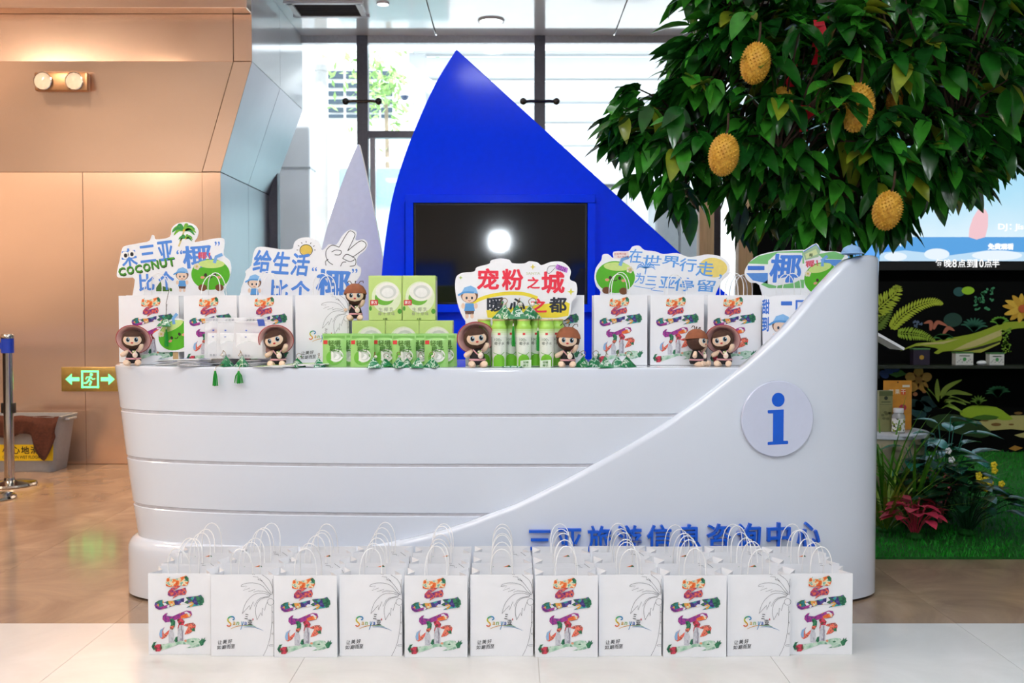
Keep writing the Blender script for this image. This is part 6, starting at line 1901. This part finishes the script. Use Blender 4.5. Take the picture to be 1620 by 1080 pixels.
_pp = A.build('print', o, warp=lambda v: (v[0], v[1] - (.002 + .028 * max(0, 1 - (v[0] / .095) ** 2) * max(0, 1 - v[2] / .33) ** .8), v[2])); _pp['kind'] = 'stuff'
p = at(1421, 684, TDb - .17)
o = thing('pill_bottle', (p.x, TDb - .17 - YC, tzz), 'small clear bottle with white cap and patterned label', 'bottle')
m = MB(); m.lathe([(.0001, 0), (.038, 0), (.041, .006), (.041, .115), (.03, .13), (.028, .138)], mat('bottle_pale', '#c8ccc8', .1, trans=.3), 24); m.build('bottle_body', o)
m = MB(); m.lathe([(.0325, .134), (.0325, .16), (.03, .163), (.0001, .163)], M_white, 24); m.build('cap', o)
m = MB(); m.lathe([(.0414, .012), (.0414, .098)], patch_mat('bottle_label', ['#f0f0ea', '#f4f4f0', '#f0f0ea', '#2a3020', '#8a9a2a', '#f2f2ec', '#f0f0ea'], 70, .4, 3.0, kind='voronoi'), 24); m.build('label', o)

# ---- leaves shared by the plants
def leaf_mesh(name, L, w, m, fold=0.25, droop=0.25, n=5, tip=1.0, stem=0.0):
    mb = MB(); rows = []
    for i in range(n + 1):
        t = i / n
        ww = w / 2 * (math.sin(math.pi * t ** 0.8) ** 0.85 if 0 < t < 1 else 0.02)
        z = -droop * L * t * t
        rows.append([(-ww, L * t, z + fold * ww), (0, L * t, z), (ww, L * t, z + fold * ww)])
    mb.grid(rows, m)
    if stem: mb.tube([(0, -stem, 0.0), (0, 0, 0)], 0.0022, m, 4, caps=False)
    return mb.mesh(name, normals=False)
def aim(d, roll=0.0):
    """rotation that lays a leaf's length along d, face up"""
    d = Vector(d).normalized()
    q = d.to_track_quat('Y', 'Z')
    return (q @ Matrix.Rotation(roll, 3, 'Y').to_quaternion()).to_euler()
rpn = random.Random(31)
def tuft_plant(px, py, D, h, n, mm, lab, w=0.02, spread=0.7, name='grass_plant', cat='plant', droop=0.35):
    p = at(px, py, D); z0 = 0.012
    o = thing(name, (p.x, D - YC, z0), lab, cat)
    L1 = [leaf_mesh('blade', h * k, w, mm, 0.3, droop, 6) for k in (0.8, 1.0, 1.15)]
    for k in range(n):
        a = rpn.uniform(0, 6.28); el = rpn.uniform(0.6, 1.45) if spread > .5 else rpn.uniform(1.0, 1.5)
        inst('blade', rpn.choice(L1), o, (0.02 * math.cos(a), 0.02 * math.sin(a), 0.0), aim((math.cos(a) * math.cos(el), math.sin(a) * math.cos(el), math.sin(el))))
    m = MB(); m.ball((0, 0, 0.015), (0.05, 0.05, 0.03), M_turf, 10, 6); m.build('root_clump', o)
    return o
def leafy(px, py, D, h, n, mm, L, w, lab, name='leafy_plant', petal=None, rad=0.16, up=0.2):
    p = at(px, py, D)
    o = thing(name, (p.x, D - YC, 0.012), lab, 'plant')
    lm = [leaf_mesh('leaf', L * k, w * k, mm, 0.2, 0.3, 5) for k in (0.8, 1.0, 1.2)]
    for k in range(n):
        a = k * 2.4 + rpn.uniform(-.3, .3); r = rad * math.sqrt((k + .5) / n); z = h * (0.35 + 0.65 * (1 - (r / rad) ** 2 * .6)) * rpn.uniform(.8, 1.05)
        tip = Vector((r * math.cos(a), r * math.sin(a), z))
        sm = MB(); sm.tube([(0, 0, 0), (tip.x * .4, tip.y * .4, z * .6), tip], 0.003, mm, 5); sm.build('stalk', o)
        inst('leaf', rpn.choice(lm), o, tip, aim((math.cos(a), math.sin(a), up + rpn.uniform(-.3, .3))))
    m = MB(); m.ball((0, 0, 0.015), (0.05, 0.05, 0.03), M_turf, 10, 6); m.build('root_clump', o)
    return o
G_y = mat('leaf_yellowgreen', '#7a9a2a', 0.4, var=0.2); G_d = mat('leaf_deep', '#123f22', 0.3, var=0.25, coat=.2); G_t = mat('leaf_teal', '#2f7a66', 0.25, var=0.2, coat=.3); G_p = mat('leaf_palm', '#4a8a1f', 0.4, var=0.2); R_p = mat('petal_red', '#c83a56', 0.45, var=0.2); P_p = mat('petal_pink', '#d87a80', 0.45, var=0.2)
tuft_plant(1400, 860, 5.95, 0.48, 55, G_y, 'yellow-green grass plant close behind the tower', 0.018)
tuft_plant(1398, 860, 6.25, 0.7, 45, G_p, 'tall green grass plant behind the tower, below the round table', 0.014, .4)
tuft_plant(1445, 860, 6.1, 0.58, 60, G_p, 'arching palm-leaf plant in front of the round table', 0.02)
leafy(1455, 860, 6.3, 0.58, 14, G_t, 0.2, 0.12, 'teal broad-leaved plant beside the round table')
leafy(1495, 860, 6.35, 0.62, 16, G_t, 0.19, 0.12, 'tall teal-leaved plant right of the round table')
leafy(1530, 860, 5.85, 0.32, 46, G_d, 0.15, 0.1, 'low dark green leafy plant on the turf, right of the red flowers', rad=.22)
leafy(1490, 860, 6.1, 0.42, 40, G_d, 0.16, 0.1, 'dark leafy plant between the red flowers and yellow flowers', rad=.18)
leafy(1448, 860, 5.75, 0.24, 26, R_p, 0.11, 0.085, 'crimson-petalled flower clump low on the turf', 'red_flower', rad=.12)
leafy(1487, 860, 6.0, 0.40, 12, P_p, 0.08, 0.055, 'small pink flower clump among dark leaves', 'pink_flower', rad=.09)
p = at(1555, 860, 5.95)
o = thing('yellow_flower', (p.x, 5.95 - YC, 0.012), 'sprig of small yellow flowers above the dark leaves', 'plant')
Yf = mat('petal_yellow', '#e8cf20', 0.5, var=.1); St = mat('stem_green', '#4a7a2a', .5)
for k, (px, py) in enumerate(((1572, 735), (1573, 744), (1548, 751), (1549, 757), (1560, 758), (1566, 763), (1584, 765), (1561, 773), (1500, 713), (1505, 727))):
    q = at(px, py, 5.95 + (0 if k < 8 else .1)); l = q - Vector((p.x, 5.95 - YC, 0.012))
    m = MB(); m.tube([(0.0, 0, 0), (l.x * .5, l.y * .5, l.z * .6), l], 0.002, St, 5); so = m.build('stem', o)
    m = MB()
    for j in range(5): m.ball((l.x + .012 * math.cos(j * 1.257), l.y - .004, l.z + .012 * math.sin(j * 1.257)), (.010, .006, .010), Yf if k < 8 else M_white, 8, 6)
    m.build('blossom', so)

# ------------------------------------------------------------------ jackfruit tree
TRD = 5.78
tb = Vector((gx(1312, TRD), TRD - YC, 0.012))
TREE = thing('jackfruit_tree', tb, 'artificial jackfruit tree with glossy drooping leaves and yellow spiky fruit', 'tree')
M_bark = mat('tree_bark', '#3a2a1c', 0.9, var=0.3, scale=20, bump=0.6, bscale=60)
fork = Vector((0.02, 0.0, 1.75))
m = MB(); m.tube(catmull([(0, 0, 0), (0.03, 0, 0.5), (-0.02, 0.02, 1.1), tuple(fork), (0.03, 0, 2.3), (0.0, 0.0, 2.75)], 4, closed=False), [0.085 - 0.0027 * i for i in range(21)], M_bark, 12); m.build('trunk', TREE)
poly = [(965, 190), (1010, 135), (1055, 100), (1100, 70), (1085, 30), (1100, -30), (1200, -110), (1400, -140), (1600, -110), (1710, 0), (1720, 130), (1650, 210), (1600, 225), (1555, 265), (1500, 295), (1450, 330), (1400, 355), (1320, 360), (1250, 355), (1180, 350), (1150, 310), (1100, 305), (1060, 320), (1030, 305), (1015, 265), (980, 225)]
def inside(x, y):
    c = False; n = len(poly)
    for i in range(n):
        (x1, y1), (x2, y2) = poly[i], poly[i - 1]
        if (y1 > y) != (y2 > y) and x < (x2 - x1) * (y - y1) / (y2 - y1) + x1: c = not c
    return c
def edge_d(x, y):
    best = 1e9; n = len(poly)
    for i in range(n):
        (x1, y1), (x2, y2) = poly[i - 1], poly[i]
        t = max(0, min(1, ((x - x1) * (x2 - x1) + (y - y1) * (y2 - y1)) / ((x2 - x1) ** 2 + (y2 - y1) ** 2)))
        best = min(best, math.hypot(x - x1 - t * (x2 - x1), y - y1 - t * (y2 - y1)))
    return best
rtree = random.Random(44)
tips = []
tries = 0
while len(tips) < 430 and tries < 90000:
    tries += 1
    x, y = rtree.uniform(950, 1730), rtree.uniform(-140, 370)
    if not inside(x, y): continue
    e = edge_d(x, y)
    half = 0.12 + 0.62 * min(1, e / 170) ** 0.6
    D = TRD + half * rtree.choice((-1, -1, -1, 1, 1)) * rtree.uniform(0.3, 1.0) if e > 14 else TRD + rtree.uniform(-.25, .25)
    p = at(x, y, D) - tb
    if all((p - q).length > 0.075 for q, _ in tips):
        tips.append((p, e))
M_lf = [mat('tree_leaf_a', '#1d5a1a', 0.17, var=0.25, scale=14, coat=.1), mat('tree_leaf_b', '#3a8a28', 0.17, var=0.25, scale=14, coat=.3), mat('tree_leaf_c', '#164a1a', 0.25, var=0.25, scale=14, coat=.1), mat('tree_leaf_d', '#7a8a22', 0.3, var=0.3, scale=10, coat=.2)]
LM = [[leaf_mesh('leaf', L, L * .42, mm, 0.3, 0.28, 6) for L in (0.165, 0.2, 0.235)] for mm in M_lf]
main = []
for k, a in enumerate((3.3, 2.5, 4.2, 5.4, 0.2, 1.2, 3.0)):
    end = Vector((0.85 * math.cos(a), 0.5 * math.sin(a), 2.35 + 0.25 * math.sin(k * 2.0)))
    st = fork + Vector((0, 0, 0.06 * k))
    mid = st.lerp(end, .5) + Vector((0, 0, .12))
    P_ = catmull([tuple(st), tuple(mid), tuple(end)], 5, closed=False)
    m = MB(); m.tube(P_, [0.04 - 0.0026 * i for i in range(len(P_))], M_bark, 8); bo = m.build('branch', TREE)
    main.append((P_, MB(), bo))
leaves = []
for p, e in tips:
    best = None
    for (P_, tw, bo) in main:
        for q in P_[3:]:
            d = (Vector(q) - p).length
            if best is None or d < best[0]: best = (d, Vector(q), tw)
    d, q, tw = best
    tw.tube([q, q.lerp(p, .5) + Vector((0, 0, .05)), p], [0.009, 0.006, 0.004], M_bark, 5)
    out = (p - Vector((0.0, 0, 2.45))); out = Vector((out.x, out.y * 1.1, out.z * .5)).normalized()
    n = rtree.randint(7, 10)
    for k in range(n):
        a = k * 2.4 + rtree.uniform(-.3, .3)
        dirv = Vector((math.cos(a), math.sin(a), 0)) * rtree.uniform(.6, 1.0) + out * rtree.uniform(.2, 1.0) + Vector((0, 0, rtree.uniform(-1.15, .1)))
        ci = rtree.choices((0, 1, 2, 3), (5, 5, 4, 1))[0]
        pos = p + Vector((rtree.uniform(-.03, .03), rtree.uniform(-.03, .03), rtree.uniform(-.05, .03)))
        leaves.append((pos, aim(dirv, rtree.uniform(-.5, .5)), ci, rtree.randrange(3)))
for P_, tw, bo in main:
    if tw.v: tw.build('twigs', bo)
leaves.sort(key=lambda l: (l[0].y if (tb + l[0]).x < 3.1 and (tb + l[0]).z < 2.95 else 9))
for pos, eu, ci, si in leaves[:300]:
    inst('leaf', LM[ci][si], TREE, pos, eu)
big = MB()
for pos, eu, ci, si in leaves[300:]:
    me = LM[ci][si]; M4 = Matrix.Translation(pos) @ eu.to_matrix().to_4x4()
    big.add([M4 @ v.co for v in me.vertices], [tuple(f.vertices) for f in me.polygons], M_lf[ci])
fo = big.build('foliage', TREE, normals=False); fo['kind'] = 'stuff'
# spiky fruit
M_fr = mat('jackfruit_skin', '#c8922a', 0.55, var=0.2, scale=30, col2='#e0b040')
def fruit_mesh():
    m = MB()
    m.ball((0, 0, 0), (0.068, 0.068, 0.098), M_fr, 20, 14)
    n = 280
    for i in range(n):
        z = 1 - 2 * (i + .5) / n; r = math.sqrt(1 - z * z); a = i * 2.399963
        d = Vector((r * math.cos(a), r * math.sin(a), z)); p = Vector((d.x * .067, d.y * .067, d.z * .097))
        nn = Vector((d.x / .067, d.y / .067, d.z / .097)).normalized(); u = nn.orthogonal().normalized(); w = nn.cross(u)
        m.add([p + u * .0075, p + (u * -.5 + w * .87) * .0075, p + (u * -.5 - w * .87) * .0075, p + nn * .011], [(0, 1, 3), (1, 2, 3), (2, 0, 3)], M_fr)
    m.tube([(0, 0, .095), (0.004, 0, .13), (0, 0.01, .2)], .006, M_bark, 6)
    return m.mesh('fruit', angle=25)
FRM = fruit_mesh()
for px, py, D, sc, rx in ((1195, 100, 5.12, 1.02, .15), (1355, 170, 5.1, 1.2, .1), (1145, 245, 5.14, 1.05, .1), (1404, 333, 5.12, 1.0, .3), (1236, 162, 5.3, .8, .2), (1420, 160, 5.4, .8, .1)):
    inst('fruit', FRM, TREE, at(px, py, D) - tb, (rx, 0.1, 0), (sc, sc, sc))
# red ribbons tied in the crown
for k, (px, py, D) in enumerate(((1296, 50, 5.2), (1295, 78, 5.2), (1276, 185, 5.25), (1252, 115, 5.3))):
    p = at(px, py, D)
    m = MB(); g = []
    for i in range(8):
        t = i / 7; g.append([(-.03 + .008 * math.sin(5 * t), .015 * math.sin(6 * t + k), .06 - .14 * t), (.03 + .008 * math.sin(5 * t), .02 * math.sin(6 * t + 1 + k), .06 - .13 * t)])
    m.grid(g, mat('ribbon_red', '#c8102a', .5, var=.1))
    inst('red_ribbon', m.mesh('red_ribbon'), TREE, p - tb, (0, 0, .3 * k))
# ------------------------------------------------------------------ left side: belt posts and mop tub
M_chr = mat('chrome', '#c8c4bc', 0.12, metal=1.0, var=0.02)
M_belt = mat('belt_blue', '#123cb8', 0.5)
def stanchion(px, D, lab):
    o = thing('belt_post', (gx(px, D), D - YC, 0), lab, 'belt post', 'belt posts')
    m = MB(); m.lathe([(.0001, 0), (.19, 0), (.195, .008), (.185, .022), (.06, .035), (.042, .04), (.038, .06)], M_chr, 40); m.build('base', o)
    h = gz(531, D) if px > 0 else gz(531, 7.7)
    m = MB(); m.lathe([(.036, .04), (.036, h)], M_chr, 24); m.build('pole', o)
    m = MB(); m.lathe([(.036, h - .13), (.046, h - .13), (.046, h - .02), (.036, h - .015)], M_belt, 24); m.build('belt_head', o)
    m = MB(); m.lathe([(.048, h - .02), (.05, h), (.04, h + .015), (.0001, h + .017)], M_chr, 24); m.build('cap', o)
    for z in (h - .55,):
        m = MB(); m.box(-.052, .052, -.018, .018, z - .04, z + .04, mat('clip_black', '#141517', .4)); m.build('clip', o, bevel=.006)
    m = MB(); m.box(-1.2, -.045, -.002, .002, h - .1, h - .05, M_belt); m.build('belt', o, smooth=False)
stanchion(11, 7.6, 'chrome belt post with blue belt head before the steel wall')
stanchion(-26, 7.05, 'chrome belt post mostly outside the frame at the far left')
# grey tub
TD2 = 8.2
o = thing('plastic_tub', (gx(26, TD2), TD2 - YC, 0), 'grey plastic tub with yellow caution label against the steel wall', 'tub')
W0, W1, H_ = 0.27, 0.33, 0.46
M_tub = mat('tub_grey', '#8f9296', .45, var=.04)
def ring(w, d, z, r=.05, n=5):
    pts = []
    for cx, cy, a0 in ((w - r, d - r, 0), (-w + r, d - r, math.pi / 2), (-w + r, -d + r, math.pi), (w - r, -d + r, 1.5 * math.pi)):
        for k in range(n + 1):
            a = a0 + math.pi / 2 * k / n; pts.append((cx + r * math.cos(a), cy + r * math.sin(a) + .17, z))
    return pts
m = MB()
m.grid([ring(W0, .14, .0), ring(W0 + .005, .145, .02), ring(W1, .175, H_ - .02), ring(W1 + .018, .19, H_ - .02), ring(W1 + .02, .192, H_), ring(W1 - .004, .168, H_), ring(W0 - .008, .13, .02)], M_tub, closed=True)
r0 = ring(W0, .14, 0.0); m.add(r0, [tuple(reversed(range(len(r0))))], M_tub); r0 = ring(W0 - .008, .13, .02); m.add(r0, [tuple(range(len(r0)))], M_tub)
m.build('tub_body', o, weld=True)
for sx in (-1, 1):
    m = MB(); m.tube([(sx * W1, .1, H_ - .03), (sx * (W1 + .04), .1, H_ - .03), (sx * (W1 + .04), .24, H_ - .03), (sx * W1, .24, H_ - .03)], .012, M_tub, 8); m.build('grip', o)
A = Art(1000, 0, 0, .0008)
A.poly([(-240, -230), (285, -230), (275, -95), (-235, -95)], ink('#e8c81a'), 1)
for i, ch in enumerate('小心地滑'): A.text(ch, -140 + i * 78, -215, -72 + i * 78, -152, ink('#22200f'), 2, .03)
A.text('CAUTION WET FLOOR', -140, -138, 170, -112, ink('#22200f'), 2, .01)
A.build('caution_label', o, warp=lambda v: (v[0], v[1] + .17 - (.145 + .03 * v[2] / H_) - .004, v[2]))
# brown towel over the rim
D = TD2
t = thing('brown_towel', (gx(42, D), D - YC - .03, H_ + .0005), 'dark brown towel draped over the rim of the grey tub', 'towel')
m = MB(); rows = []
rw = random.Random(2)
for i in range(17):
    s_ = i / 16                                   # from inside the tub over the rim and down the front
    row = []
    for k in range(25):
        u = k / 24
        hang = 0.10 + 0.012 * math.sin(u * 9) + (0.12 * math.sin((u - .62) / .38 * math.pi) if u > .62 else 0.0)
        x = -.27 + .52 * u + .012 * math.sin(s_ * 7 + u * 5)
        wv = .010 * math.sin(u * 30 + s_ * 3)
        if s_ < .3:
            y = .10 - .085 * (s_ / .3); z = -.05 + .055 * math.sin(s_ / .3 * math.pi / 2)
        else:
            q = (s_ - .3) / .7
            y = .012 - .038 * min(1, q * 4) - .006 + wv * q; z = .012 - hang * q * 1.6
        row.append((x, y + .01, z + .004 * math.sin(u * 18)))
    rows.append(row)
m.grid(rows, mat('towel_brown', '#4a2416', .95, var=.2, scale=60, bump=.5, bscale=250))
m.build('cloth', t)
for k in range(2):
    m = MB(); m.grid([[(p_[0], p_[1] - .002, p_[2]) for p_ in rows[-2 + k * 0]], [(p_[0], p_[1] - .002, p_[2] - .004) for p_ in rows[-1]]], mat('towel_hem', '#3a1a10', .95)) if k == 0 else None
    if k == 0: m.build('hem', t)
